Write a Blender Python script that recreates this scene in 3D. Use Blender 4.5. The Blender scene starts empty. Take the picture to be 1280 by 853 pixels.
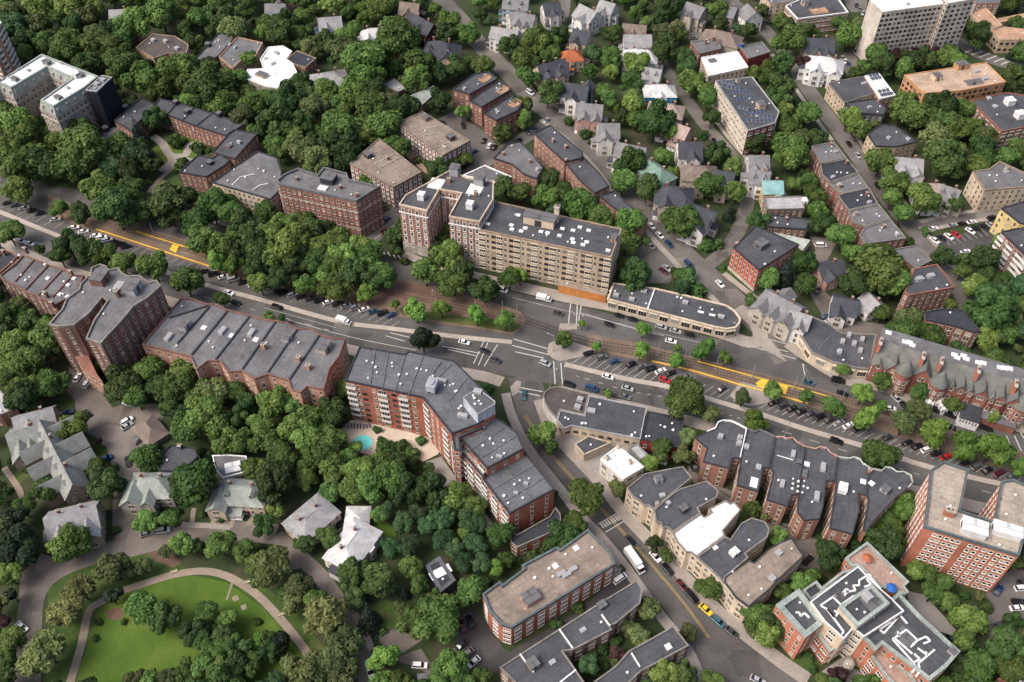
import bpy, math, random
import numpy as np
from mathutils import Vector, Matrix
R = math.radians
scene = bpy.context.scene
col = scene.collection
# ---------------------------------------------------------------- camera, sky, sun, exposure
CAM_H, PITCH = 265.0, math.atan2(1130.0, 1033.5)
cd = bpy.data.cameras.new('camera'); cam = bpy.data.objects.new('camera', cd); col.objects.link(cam)
cam.location = (0, 0, CAM_H); cam.rotation_euler = (math.pi/2 - PITCH, 0, 0)
cd.sensor_width = 36; cd.lens = 1130.0/1280*36; cd.clip_end = 5000; cd.clip_start = 1
scene.camera = cam
SUN_AZ, SUN_EL = R(250), R(52)          # light comes from the left and slightly from behind the camera
w = bpy.data.worlds.new('World'); scene.world = w; w.use_nodes = True
nt = w.node_tree
sky = nt.nodes.new('ShaderNodeTexSky'); sky.sky_type = 'NISHITA'; sky.sun_disc = False
sky.sun_elevation = SUN_EL; sky.sun_rotation = SUN_AZ; sky.dust_density = 6.0; sky.air_density = .8; sky.ozone_density = .4
nt.links.new(sky.outputs[0], nt.nodes['Background'].inputs[0]); nt.nodes['Background'].inputs[1].default_value = 0.15
sd = bpy.data.lights.new('sun', 'SUN'); sd.energy = 1.25; sd.angle = R(28); sd.color = (1, .955, .89)
so = bpy.data.objects.new('sun', sd); col.objects.link(so)
dirv = Vector((math.sin(SUN_AZ)*math.cos(SUN_EL), math.cos(SUN_AZ)*math.cos(SUN_EL), math.sin(SUN_EL)))
so.rotation_euler = dirv.to_track_quat('Z', 'Y').to_euler(); so.location = (0, 200, 400)
vs = scene.view_settings; vs.view_transform = 'Standard'; vs.look = 'None'; vs.gamma = 1; vs.exposure = 0.62; vs.use_curve_mapping = False
# ---------------------------------------------------------------- materials
PAL = dict(tar=(.07,.073,.081), tarl=(.135,.136,.142), tard=(.038,.042,.050), roofgrey=(.108,.114,.124), brownroof=(.085,.072,.066), tan=(.235,.19,.155),
 tanroof=(.42,.31,.23), gravel=(.33,.285,.235), white=(.72,.72,.71), stone=(.40,.36,.31), ltgrey=(.34,.34,.345), coping=(.10,.125,.13), copper=(.24,.115,.085),
 brick=(.25,.105,.08), brickd=(.19,.105,.085), bricko=(.36,.13,.085), brickm=(.235,.105,.084), brickp=(.3,.155,.115), brickk=(.43,.165,.105), redb=(.4,.085,.055), redw=(.20,.035,.032),
 peach=(.44,.235,.165), peachd=(.42,.26,.17), cream=(.55,.45,.34), whitew=(.66,.64,.61), panel=(.42,.46,.52), tanw=(.49,.375,.27), tand=(.30,.225,.165), ochre=(.48,.20,.06),
 concrete=(.52,.47,.41), greystone=(.34,.30,.27), net=(.012,.014,.022), slatew=(.10,.105,.12), orangeb=(.48,.255,.13), yellowb=(.58,.44,.20), verdi=(.29,.335,.31), mint=(.4,.44,.4), mintr=(.26,.285,.255),
 pink=(.44,.27,.225), terra=(.34,.235,.19), blue=(.03,.12,.42), maroon=(.10,.025,.035), blueh=(.28,.42,.52), bluep=(.06,.33,.55), greenw=(.25,.32,.26), tudor=(.30,.24,.19),
 slate=(.052,.056,.068), greyr=(.17,.17,.175), ltgreyr=(.25,.25,.255), whiter=(.48,.48,.48), brownr=(.17,.135,.115), pinkr=(.33,.25,.22), orange=(.34,.11,.05), green=(.14,.22,.18), greenr=(.13,.135,.125), tealr=(.20,.36,.36),
 tudorr=(.21,.22,.205), copest=(.21,.195,.175), yellow=(.85,.50,.02), rust=(.17,.07,.045), black=(.02,.02,.022), steel=(.30,.31,.33))
MATS = {}
def newmat(name):
    m = bpy.data.materials.new(name); m.use_nodes = True; n = m.node_tree; b = n.nodes['Principled BSDF']
    b.inputs['Specular IOR Level'].default_value = .25
    return m, n, b
def node(n, t, **k):
    x = n.nodes.new(t)
    for a, v in k.items(): setattr(x, a, v)
    return x
def coords(n, scale=(1,1,1), kind='Object'):
    tc = node(n, 'ShaderNodeTexCoord'); mp = node(n, 'ShaderNodeMapping'); mp.inputs['Scale'].default_value = scale
    n.links.new(tc.outputs[kind], mp.inputs[0]); return mp.outputs[0]
def noise(n, vec, scale, detail=3, rough=.6):
    t = node(n, 'ShaderNodeTexNoise'); t.inputs['Scale'].default_value = scale; t.inputs['Detail'].default_value = detail; t.inputs['Roughness'].default_value = rough
    n.links.new(vec, t.inputs['Vector']); return t.outputs['Fac']
def ramp(n, fac, stops):
    r = node(n, 'ShaderNodeValToRGB'); e = r.color_ramp.elements
    while len(e) < len(stops): e.new(.5)
    for i, (p, c) in enumerate(stops): e[i].position = p; e[i].color = (*c, 1) if len(c) == 3 else c
    n.links.new(fac, r.inputs[0]); return r.outputs[0]
def mult(n, a, b, fac=1.0, mode='MULTIPLY'):
    m = node(n, 'ShaderNodeMix', data_type='RGBA', blend_type=mode); m.inputs[0].default_value = fac
    for i, x in ((6, a), (7, b)):
        if isinstance(x, tuple): m.inputs[i].default_value = (*x, 1)
        else: n.links.new(x, m.inputs[i])
    return m.outputs[2]
def gray(lo, hi): return ((lo,)*3, (hi,)*3)
def M(c, kind):
    key = kind + '_' + c
    if key in MATS: return MATS[key]
    m, n, b = newmat(key); base = PAL[c]; b.inputs['Roughness'].default_value = .88
    v = coords(n)
    if kind == 'wall':
        a = ramp(n, noise(n, v, .16, 4), [(.3, gray(.72,1)[0]), (.7, (1.18,)*3)])
        f = ramp(n, noise(n, coords(n, (1.2, 1.2, 4)), 1.3, 2), [(.3, (.78,)*3), (.7, (1.2,)*3)])
        s = ramp(n, noise(n, coords(n, (1.3, 1.3, .07)), .8, 3), [(.35, (.84,)*3), (.6, (1.06,)*3)])
        c0 = mult(n, mult(n, mult(n, base, a), f), s)
    elif kind == 'roof':
        a = ramp(n, noise(n, v, .09, 5, .7), [(.32, (.66,)*3), (.5, (1,)*3), (.7, (1.32,)*3)])
        f = ramp(n, noise(n, v, 1.1, 3, .7), [(.3, (.82,)*3), (.72, (1.2,)*3)])
        st = ramp(n, noise(n, v, .32, 4, .75), [(.27, (.5, .48, .47)), (.40, (1,)*3), (.62, (1,)*3), (.72, (1.6, 1.55, 1.46))])
        br = node(n, 'ShaderNodeTexBrick'); n.links.new(v, br.inputs['Vector']); br.inputs['Scale'].default_value = 1; br.inputs['Brick Width'].default_value = 11; br.inputs['Row Height'].default_value = 2.1; br.inputs['Mortar Size'].default_value = .07
        br.inputs['Color1'].default_value = (1, 1, 1, 1); br.inputs['Color2'].default_value = (.92, .92, .93, 1); br.inputs['Mortar'].default_value = (.58, .58, .58, 1)
        c0 = mult(n, mult(n, mult(n, mult(n, base, a), f), st), br.outputs['Color'], .8)
        b.inputs['Roughness'].default_value = .75
    elif kind == 'shingle':
        a = ramp(n, noise(n, v, .35, 4), [(.3, (.75,)*3), (.7, (1.25,)*3)])
        f = ramp(n, noise(n, coords(n, (.8, .8, 6)), 1.6, 2), [(.3, (.8,)*3), (.7, (1.22,)*3)])
        c0 = mult(n, mult(n, base, a), f)
    else:
        a = ramp(n, noise(n, v, .9, 4), [(.3, (.8,)*3), (.7, (1.12,)*3)])
        c0 = mult(n, base, a); b.inputs['Roughness'].default_value = .6
    n.links.new(c0, b.inputs['Base Color'])
    MATS[key] = m; return m
def simple(name, c, rough=.6, metal=0, spec=.25):
    m, n, b = newmat(name); b.inputs['Base Color'].default_value = (*c, 1); b.inputs['Roughness'].default_value = rough; b.inputs['Metallic'].default_value = metal; b.inputs['Specular IOR Level'].default_value = spec
    return m
def ground_mat(name, stops, s1, s2=1.5, amt=(.8, 1.2), cracks=0, rough=.92, s1d=5):
    m, n, b = newmat(name); v = coords(n); b.inputs['Roughness'].default_value = rough
    c0 = ramp(n, noise(n, v, s1, s1d, .68), stops)
    c0 = mult(n, c0, ramp(n, noise(n, v, s2, 3, .7), [(.3, (amt[0],)*3), (.7, (amt[1],)*3)]))
    if cracks:
        vo = node(n, 'ShaderNodeTexVoronoi', feature='DISTANCE_TO_EDGE'); vo.inputs['Scale'].default_value = .11
        d = node(n, 'ShaderNodeVectorMath', operation='ADD'); nz = node(n, 'ShaderNodeTexNoise'); nz.inputs['Scale'].default_value = .25; n.links.new(v, nz.inputs['Vector'])
        sc = node(n, 'ShaderNodeVectorMath', operation='SCALE'); sc.inputs[3].default_value = 9; n.links.new(nz.outputs['Color'], sc.inputs[0]); n.links.new(v, d.inputs[0]); n.links.new(sc.outputs[0], d.inputs[1]); n.links.new(d.outputs[0], vo.inputs['Vector'])
        c0 = mult(n, c0, ramp(n, vo.outputs['Distance'], [(0, (.72,)*3), (.012, (1,)*3)]), cracks)
        c0 = mult(n, c0, ramp(n, noise(n, v, .045, 2), [(.35, (.84,)*3), (.5, (1,)*3), (.62, (1.14,)*3)]))
        vc = node(n, 'ShaderNodeTexVoronoi', distance='CHEBYCHEV'); vc.inputs['Scale'].default_value = .13; vc.inputs['Randomness'].default_value = .85; n.links.new(v, vc.inputs['Vector']); sp = node(n, 'ShaderNodeSeparateColor'); n.links.new(vc.outputs['Color'], sp.inputs[0])
        c0 = mult(n, c0, ramp(n, sp.outputs[0], [(0, (.72,)*3), (.12, (.72,)*3), (.125, (1,)*3), (.88, (1,)*3), (.885, (1.2,)*3)]), .9)
        c0 = mult(n, c0, ramp(n, noise(n, v, .5, 4, .8), [(.24, (.7,)*3), (.36, (1,)*3)]))
    n.links.new(c0, b.inputs['Base Color']); MATS[name] = m; return m
ground_mat('ground', [(.3, (.020, .032, .012)), (.48, (.032, .050, .018)), (.6, (.05, .052, .028)), (.75, (.10, .080, .055))], .07)
ground_mat('asphalt', [(.3, (.070, .068, .066)), (.7, (.104, .100, .096))], .05, 1.2, (.88, 1.12), .8)
ground_mat('asphalt2', [(.3, (.10, .093, .084)), (.7, (.15, .139, .126))], .06, 1.2, (.88, 1.12), .8)
ground_mat('asphalt3', [(.3, (.074, .070, .066)), (.7, (.108, .102, .095))], .05, 1.2, (.88, 1.12), 1)
ground_mat('asphaltd', [(.3, (.045, .043, .045)), (.7, (.075, .072, .072))], .08, 1.2, (.85, 1.15), .6)
ground_mat('lane', [(.3, (.115, .102, .090)), (.7, (.180, .160, .142))], .07, 1.3, (.85, 1.15), .7)
ground_mat('pave', [(.3, (.21, .20, .185)), (.7, (.30, .285, .265))], .1, 1.5, (.9, 1.1))
ground_mat('paves', [(.3, (.23, .205, .18)), (.7, (.33, .295, .26))], .12, 1.2, (.86, 1.12))
ground_mat('kerbs', [(.3, (.30, .265, .23)), (.7, (.42, .37, .32))], .15, 1.2, (.86, 1.12))
ground_mat('deckp', [(.3, (.42, .35, .29)), (.7, (.56, .48, .40))], .2)
ground_mat('path', [(.3, (.21, .170, .130)), (.7, (.31, .255, .205))], .15, 1.5, (.85, 1.15))
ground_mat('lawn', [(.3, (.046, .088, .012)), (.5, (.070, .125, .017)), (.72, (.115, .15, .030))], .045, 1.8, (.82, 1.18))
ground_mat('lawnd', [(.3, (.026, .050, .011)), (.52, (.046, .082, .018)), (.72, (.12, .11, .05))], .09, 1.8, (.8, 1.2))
ground_mat('ballast', [(.3, (.105, .075, .055)), (.55, (.16, .118, .086)), (.75, (.23, .18, .135))], .1, 2.0, (.75, 1.25))
ground_mat('soil', [(.3, (.10, .06, .045)), (.7, (.19, .125, .09))], .1, 2.0, (.75, 1.25))
ground_mat('grassy', [(.3, (.035, .06, .014)), (.6, (.08, .10, .028)), (.8, (.16, .13, .06))], .15, 2.2, (.7, 1.3))
ground_mat('terra', [(.3, (.28, .18, .14)), (.7, (.38, .26, .21))], .3, 2.0, (.85, 1.15))
WHITEP = simple('line_paint', (.46, .45, .43), .8); YELP = simple('yellow_line_paint', (.52, .36, .09), .8)
m, n, b = newmat('platform_yellow'); n.links.new(ramp(n, noise(n, coords(n), .8, 4), [(.3, (.50, .30, .05)), (.5, (.70, .43, .05)), (.7, (.78, .50, .07))]), b.inputs['Base Color']); PLATY = m
RAIL = simple('rail_steel', (.10, .075, .06), .5, .6); TYRE = simple('tyre', (.012, .012, .012), .9); FRAMEW = simple('frame_white', (.68, .66, .62), .6); FRAMEC = simple('frame_cream', (.50, .44, .36), .7); DARKF = simple('frame_dark', (.05, .045, .045), .6)
m, n, b = newmat('glass'); oi = node(n, 'ShaderNodeObjectInfo')
n.links.new(ramp(n, oi.outputs['Random'], [(0, (.012, .014, .018)), (.55, (.03, .032, .036)), (.78, (.10, .10, .10)), (.93, (.34, .32, .29))]), b.inputs['Base Color']); b.inputs['Roughness'].default_value = .12; b.inputs['Specular IOR Level'].default_value = .5; GLASS = m
CARGLASS = simple('car_glass', (.012, .014, .016), .08, 0, .6); LAMPM = simple('lamp_lens', (.7, .68, .62), .3); TAILM = simple('tail_lens', (.30, .01, .01), .3)
m, n, b = newmat('solar_cell'); v = coords(n); br = node(n, 'ShaderNodeTexBrick'); n.links.new(v, br.inputs['Vector']); br.offset = 0; br.inputs['Scale'].default_value = 1; br.inputs['Brick Width'].default_value = 1.0; br.inputs['Row Height'].default_value = .85; br.inputs['Mortar Size'].default_value = .06
br.inputs['Color1'].default_value = (.030, .046, .085, 1); br.inputs['Color2'].default_value = (.04, .058, .10, 1); br.inputs['Mortar'].default_value = (.20, .215, .235, 1); n.links.new(br.outputs['Color'], b.inputs['Base Color']); b.inputs['Roughness'].default_value = .25; SOLAR = m
m, n, b = newmat('pool_water'); n.links.new(ramp(n, noise(n, coords(n), .5, 3), [(.3, (.10, .50, .50)), (.7, (.16, .62, .60))]), b.inputs['Base Color']); b.inputs['Roughness'].default_value = .08; b.inputs['Specular IOR Level'].default_value = .5; WATER = m
PAINT = {k: simple('paint_'+nme, c, .28, .0 if k in 'wyr' else .3, .5) for k, nme, c in (('k','black',(.012,.012,.014)),('d','charcoal',(.055,.058,.064)),('g','grey',(.17,.175,.18)),('s','silver',(.42,.43,.44)),('w','white',(.74,.74,.73)),('r','red',(.42,.018,.02)),('b','blue',(.03,.07,.16)),('t','teal',(.05,.13,.17)),('m','maroon',(.11,.016,.022)),('y','yellow',(.80,.50,.03)))}
def leafmat(name, dark, mid, light, trans=.32):
    m, n, b = newmat(name)
    at = node(n, 'ShaderNodeAttribute', attribute_name='tint'); oi = node(n, 'ShaderNodeObjectInfo')
    c0 = ramp(n, at.outputs['Fac'], [(0, dark), (.5, mid), (1, light)])
    hsv = node(n, 'ShaderNodeHueSaturation'); hsv.inputs['Saturation'].default_value = .9; n.links.new(c0, hsv.inputs['Color'])
    h = node(n, 'ShaderNodeMapRange'); h.inputs[3].default_value = .488; h.inputs[4].default_value = .530; n.links.new(oi.outputs['Random'], h.inputs[0]); n.links.new(h.outputs[0], hsv.inputs['Hue'])
    mu = node(n, 'ShaderNodeMath', operation='MULTIPLY'); mu.inputs[1].default_value = 7.31; fr = node(n, 'ShaderNodeMath', operation='FRACT'); n.links.new(oi.outputs['Random'], mu.inputs[0]); n.links.new(mu.outputs[0], fr.inputs[0])
    vv = node(n, 'ShaderNodeMapRange'); vv.inputs[3].default_value = .7; vv.inputs[4].default_value = 1.6; n.links.new(fr.outputs[0], vv.inputs[0]); n.links.new(vv.outputs[0], hsv.inputs['Value'])
    n.links.new(hsv.outputs[0], b.inputs['Base Color']); b.inputs['Roughness'].default_value = .6; b.inputs['Specular IOR Level'].default_value = .2
    tr = node(n, 'ShaderNodeBsdfTranslucent'); n.links.new(hsv.outputs[0], tr.inputs[0]); mx = node(n, 'ShaderNodeMixShader'); mx.inputs[0].default_value = trans
    n.links.new(b.outputs[0], mx.inputs[1]); n.links.new(tr.outputs[0], mx.inputs[2]); n.links.new(mx.outputs[0], n.nodes['Material Output'].inputs[0])
    return m
LEAF = dict(b=leafmat('leaf_broad', (.040, .074, .012), (.072, .124, .020), (.125, .19, .036)), h=leafmat('leaf_mid', (.056, .098, .014), (.098, .160, .024), (.16, .235, .044)), k=leafmat('leaf_dark', (.026, .052, .012), (.046, .084, .018), (.080, .128, .030)), D=leafmat('leaf_deep', (.022, .054, .018), (.038, .082, .026), (.064, .12, .040)),
 l=leafmat('leaf_bright', (.06, .125, .014), (.095, .185, .020), (.15, .25, .032)), o=leafmat('leaf_olive', (.06, .078, .022), (.10, .125, .036), (.15, .18, .058)),
 w=leafmat('leaf_pale', (.10, .115, .032), (.19, .21, .060), (.28, .29, .10)), c=leafmat('leaf_needle', (.022, .042, .026), (.036, .062, .040), (.06, .09, .062)),
 e=leafmat('leaf_black', (.010, .020, .009), (.017, .032, .013), (.028, .046, .018)), m=leafmat('leaf_purple', (.030, .012, .015), (.050, .020, .024), (.075, .03, .034)), s=leafmat('leaf_shrub', (.026, .060, .013), (.052, .105, .022), (.10, .16, .036)))
BARK = ground_mat('bark', [(.3, (.045, .033, .024)), (.7, (.10, .075, .055))], 1.0)
# ---------------------------------------------------------------- mesh helpers
def mesh(name, vs_, fs, mats=None, idx=None, smooth=False):
    me = bpy.data.meshes.new(name); me.from_pydata([tuple(v) for v in vs_], [], fs)
    for m_ in (mats or []): me.materials.append(m_)
    if idx: me.polygons.foreach_set('material_index', idx)
    if smooth: me.polygons.foreach_set('use_smooth', [True]*len(me.polygons))
    me.update(); return me
def link(name, me, parent=None, loc=None, rz=None, scale=None):
    o = bpy.data.objects.new(name, me); col.objects.link(o)
    if parent: o.parent = parent
    if loc: o.location = loc
    if rz is not None: o.rotation_euler = (0, 0, rz)
    if scale: o.scale = scale
    return o
def tag(o, label, cat, group=None):
    o['label'] = label; o['category'] = cat
    if group: o['group'] = group
    return o
def root(name, loc, rz, label, cat, group=None):
    o = bpy.data.objects.new(name, None); col.objects.link(o); o.empty_display_size = .5; o.location = loc; o.rotation_euler = (0, 0, rz)
    return tag(o, label, cat, group)
class MB:
    def __init__(s): s.v = []; s.f = []; s.i = []
    def box(s, x0, x1, y0, y1, z0, z1, mi=0, xf=None):
        b0 = len(s.v); p = [(x, y, z) for z in (z0, z1) for x, y in ((x0, y0), (x1, y0), (x1, y1), (x0, y1))]
        s.v += [xf(*q) for q in p] if xf else p
        s.f += [tuple(b0+k for k in q) for q in ((3,2,1,0),(4,5,6,7),(0,1,5,4),(1,2,6,5),(2,3,7,6),(3,0,4,7))]; s.i += [mi]*6
    def poly(s, pts, mi=0):
        b0 = len(s.v); s.v += [tuple(p) for p in pts]; s.f.append(tuple(range(b0, b0+len(pts)))); s.i.append(mi)
    def cyl(s, x, y, z0, z1, r0, r1, n=10, mi=0):
        b0 = len(s.v)
        for z, r in ((z0, r0), (z1, r1)): s.v += [(x+r*math.cos(2*math.pi*k/n), y+r*math.sin(2*math.pi*k/n), z) for k in range(n)]
        for k in range(n): s.f.append((b0+k, b0+(k+1)%n, b0+n+(k+1)%n, b0+n+k)); s.i.append(mi)
        s.f.append(tuple(b0+n+k for k in range(n))); s.i.append(mi)
    def bar(s, a, b, wd, hh, mi=0):
        a, b = Vector(a), Vector(b); d = b-a; d.z = 0
        if d.length < 1e-4: return
        d.normalize(); t = Vector((-d.y, d.x, 0))*wd/2; u = Vector((0, 0, hh)); b0 = len(s.v)
        s.v += [tuple(q) for q in (a-t, b-t, b+t, a+t, a-t+u, b-t+u, b+t+u, a+t+u)]
        s.f += [tuple(b0+k for k in q) for q in ((3,2,1,0),(4,5,6,7),(0,1,5,4),(1,2,6,5),(2,3,7,6),(3,0,4,7))]; s.i += [mi]*6
    def me(s, name, *mats, smooth=False): return mesh(name, s.v, s.f, mats, s.i, smooth)
def area2(p): return sum(p[i-1][0]*p[i][1]-p[i][0]*p[i-1][1] for i in range(len(p)))/2
def inset(p, d):
    out = []; n_ = len(p)
    for i in range(n_):
        a, b_, c = Vector(p[i-1]), Vector(p[i]), Vector(p[(i+1) % n_]); u, v_ = (b_-a).normalized(), (c-b_).normalized()
        n1, n2 = Vector((-u.y, u.x)), Vector((-v_.y, v_.x)); s = n1+n2; k = 1+n1.dot(n2)
        s = s/max(k, .35); out.append((b_.x+s.x*d, b_.y+s.y*d))
    return out
def pin(x, y, p):
    c = False
    for i in range(len(p)):
        x1, y1 = p[i]; x2, y2 = p[i-1]
        if (y1 > y) != (y2 > y) and x < (x2-x1)*(y-y1)/(y2-y1)+x1: c = not c
    return c
rnd = random.Random(7)
# ---------------------------------------------------------------- ground and roads
def structure(name, me): o = link(name, me); o['kind'] = 'structure'; return o
gm = MB(); gm.poly([(-3000, -600, 0), (3000, -600, 0), (3000, 4000, 0), (-3000, 4000, 0)]); structure('ground', gm.me('ground', MATS['ground']))
def flat(name, mat, z, pts, th=0):
    pts = pts if area2(pts) > 0 else pts[::-1]; m_ = MB(); m_.poly([(x, y, z+th) for x, y in pts])
    if th:
        for i in range(len(pts)): a, b_ = pts[i-1], pts[i]; m_.poly([(*a, z), (*b_, z), (*b_, z+th), (*a, z+th)])
    return structure(name, m_.me(name, MATS[mat]))
def smooth_line(pts, k=4):
    if len(pts) < 3: return [Vector(p) for p in pts]
    P_ = [Vector(pts[0])]+[Vector(p) for p in pts]+[Vector(pts[-1])]; out = []
    for i in range(1, len(P_)-2):
        p0, p1, p2, p3 = P_[i-1:i+3]
        for j in range(k):
            t = j/k; out.append(.5*((2*p1)+(p2-p0)*t+(2*p0-5*p1+4*p2-p3)*t*t+(3*p1-p0-3*p2+p3)*t**3))
    return out+[P_[-2]]
def ribbon(name, mat, z, wd, th, pts, mobj=None):
    L = smooth_line(pts); lft = []; rgt = []
    for i, p in enumerate(L):
        d = (L[min(i+1, len(L)-1)]-L[max(i-1, 0)]).normalized(); t = Vector((-d.y, d.x))*wd/2; lft.append(p+t); rgt.append(p-t)
    m_ = MB(); zt = z+th
    for i in range(len(L)-1):
        a, b_, c, d = rgt[i], rgt[i+1], lft[i+1], lft[i]; m_.poly([(a.x, a.y, zt), (b_.x, b_.y, zt), (c.x, c.y, zt), (d.x, d.y, zt)])
        if th:
            m_.poly([(a.x, a.y, z), (b_.x, b_.y, z), (b_.x, b_.y, zt), (a.x, a.y, zt)]); m_.poly([(c.x, c.y, z), (d.x, d.y, z), (d.x, d.y, zt), (c.x, c.y, zt)])
    return structure(name, m_.me(name, mobj or MATS[mat]))
def marks(items):
    m_ = MB(); zz = .072
    for pts, wd, dash, c in items:
        L = smooth_line(pts); mi = 1 if c == 'yellow' else 0
        segs = []
        if dash:
            for i in range(len(L)-1):
                d = (L[i+1]-L[i]); n_ = max(1, int(d.length/9))
                for k in range(n_): segs.append((L[i]+d*(k/n_), L[i]+d*((k+.36)/n_)))
        else: segs = list(zip(L[:-1], L[1:]))
        for a, b_ in segs:
            d = (b_-a).normalized(); t = Vector((-d.y, d.x))*wd/2; m_.poly([(a.x-t.x, a.y-t.y, zz), (b_.x-t.x, b_.y-t.y, zz), (b_.x+t.x, b_.y+t.y, zz), (a.x+t.x, a.y+t.y, zz)], mi)
        zz += .0004
    structure('road_marking', m_.me('road_marking', WHITEP, YELP))
# ---------------------------------------------------------------- windows
WIN = {}
def win_mesh(style):
    if style in WIN: return WIN[style]
    m_ = MB(); fr = FRAMEW
    def framed(wd, hh, bw, pan=1, rail=True, sill=True):
        m_.box(-wd/2, wd/2, -.02, .05, -hh/2, hh/2, 1)
        for x0, x1, z0, z1 in ((-wd/2-bw, -wd/2, -hh/2-bw, hh/2+bw), (wd/2, wd/2+bw, -hh/2-bw, hh/2+bw), (-wd/2, wd/2, hh/2, hh/2+bw), (-wd/2, wd/2, -hh/2-bw, -hh/2)): m_.box(x0, x1, -.07, .05, z0, z1, 0)
        if rail: m_.box(-wd/2, wd/2, -.045, .0, -.04, .05, 0)
        for k in range(1, pan): x = -wd/2+wd*k/pan; m_.box(x-.06, x+.06, -.06, .0, -hh/2, hh/2, 0)
        if sill: m_.box(-wd/2-.2, wd/2+.2, -.16, .05, -hh/2-bw-.14, -hh/2-bw, 0)
    if style == 'sash': framed(1.0, 1.6, .13); fr = FRAMEC
    elif style == 'sashw': framed(1.1, 1.7, .26)
    elif style == 'small': framed(.95, 1.05, .2, 1, False)
    elif style == 'pair': framed(2.0, 1.6, .13, 2); fr = FRAMEC
    elif style == 'wide': framed(2.2, 1.3, .16, 3, False)
    elif style == 'dark': framed(1.7, 1.25, .06, 2, False, False); fr = DARKF
    elif style == 'shop': framed(3.2, 2.5, .14, 3, False); fr = FRAMEC; m_.box(-1.8, 1.8, -.5, .05, 1.5, 1.75, 0)
    elif style == 'loggia': framed(2.6, 1.5, .10, 3, False, False); fr = FRAMEC; m_.box(-1.4, 1.4, -.35, .05, -1.25, -.62, 0); m_.box(-1.45, 1.45, -.4, .05, .86, 1.0, 0)
    elif style == 'balc':
        framed(2.6, 2.0, .06, 3, False, False); m_.box(-1.8, 1.8, -.6, .05, -1.32, -1.16, 0); m_.box(-1.8, 1.8, -.6, -.52, -1.16, -.05, 0); m_.box(-1.8, -1.72, -.52, .05, -1.16, -.05, 0); m_.box(1.72, 1.8, -.52, .05, -1.16, -.05, 0)
    WIN[style] = m_.me('window_'+style, fr, GLASS); return WIN[style]
WH = dict(sash=(1.0, 2.7), sashw=(1.1, 2.7), small=(1.0, 2.5), pair=(2.0, 3), wide=(2.2, 3), dark=(1.7, 3), shop=(3.2, 4), loggia=(2.9, 3), balc=(3.2, 3))
# ---------------------------------------------------------------- roof-top pieces (shared meshes, scaled)
UNI = {}
def unit_mesh(kind, c):
    key = kind+c
    if key in UNI: return UNI[key]
    m_ = MB()
    if kind == 'vent': m_.cyl(0, 0, 0, .5, .28, .28, 8); m_.cyl(0, 0, .5, .8, .55, .42, 8); mats = [M('white', 'metal')]
    elif kind == 'ac':
        m_.box(-.46, .46, -.46, .46, .12, .95); m_.box(-.5, .5, -.5, .5, .0, .12, 1); m_.cyl(-.2, 0, .95, 1.02, .2, .2, 10, 1); m_.cyl(.24, 0, .95, 1.02, .2, .2, 10, 1); m_.box(.46, .5, -.3, .3, .3, .8, 1); mats = [M(c or 'ltgrey', 'metal'), M('steel', 'metal')]
    elif kind == 'hut':
        m_.box(-.5, .5, -.5, .5, 0, .93); m_.box(-.53, .53, -.53, .53, .93, 1.0, 1); m_.box(-.12, .1, -.512, -.5, 0, .75, 2); m_.box(.5, .512, -.2, .2, .35, .75, 2); mats = [M(c, 'wall'), M('white' if c == 'white' else 'tarl', 'roof'), DARKF]
    elif kind == 'sky':
        m_.box(-.5, .5, -.5, .5, 0, .7); m_.poly([(-.46, -.46, .71), (.46, -.46, .71), (.3, .3, 1.0), (-.3, .3, 1.0)]); m_.poly([(.46, .46, .71), (-.46, .46, .71), (-.3, .3, 1.0), (.3, .3, 1.0)]); m_.poly([(-.46, .46, .71), (-.46, -.46, .71), (-.3, .3, 1)]); m_.poly([(.46, -.46, .71), (.46, .46, .71), (.3, .3, 1)]); mats = [M('white', 'metal')]
    elif kind == 'chim':
        m_.box(-.45, .45, -.45, .45, 0, .9); m_.box(-.52, .52, -.52, .52, .9, .97, 1); m_.cyl(-.18, 0, .97, 1.1, .13, .1, 8, 2); m_.cyl(.2, 0, .97, 1.1, .13, .1, 8, 2); mats = [M(c or 'brick', 'wall'), M('stone', 'wall'), M('rust', 'wall')]
    elif kind == 'tank':
        for x in (-.4, .4):
            for y in (-.4, .4): m_.box(x-.06, x+.06, y-.06, y+.06, 0, .3, 1)
        m_.box(-.5, .5, -.5, .5, .3, .95); m_.box(-.54, .54, -.54, .54, .95, 1.0, 1); m_.cyl(0, 0, 1.0, 1.12, .36, .3, 12, 1)
        for k in range(5): m_.box(-.52, .52, -.515, -.5, .36+k*.11, .42+k*.11, 1)
        mats = [M('panel', 'metal'), M('steel', 'metal')]
    elif kind == 'deck':
        for k in range(9): m_.box(-.5, .5, -.5+k/9, -.5+k/9+.1, 0, .3)
        for x in (-.5, .48): m_.box(x, x+.02, -.5, .5, .3, 2.2)
        m_.box(-.5, .5, .48, .5, 2.0, 2.3); mats = [M('peachd', 'wall')]
    UNI[key] = m_.me(kind, *mats); return UNI[key]
UNAME = dict(vent='roof_vent', ac='rooftop_unit', hut='roof_hut', sky='skylight', chim='chimney', tank='cooling_unit', deck='roof_deck')
UDEF = dict(vent=(1.3, 1.3, 1.1), ac=(2, 1.5, 1), hut=(3, 3, 2), sky=(1.6, 1.6, .6), chim=(1.2, 1.2, 2), tank=(3, 4, 4), deck=(5, 4, .5))
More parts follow.
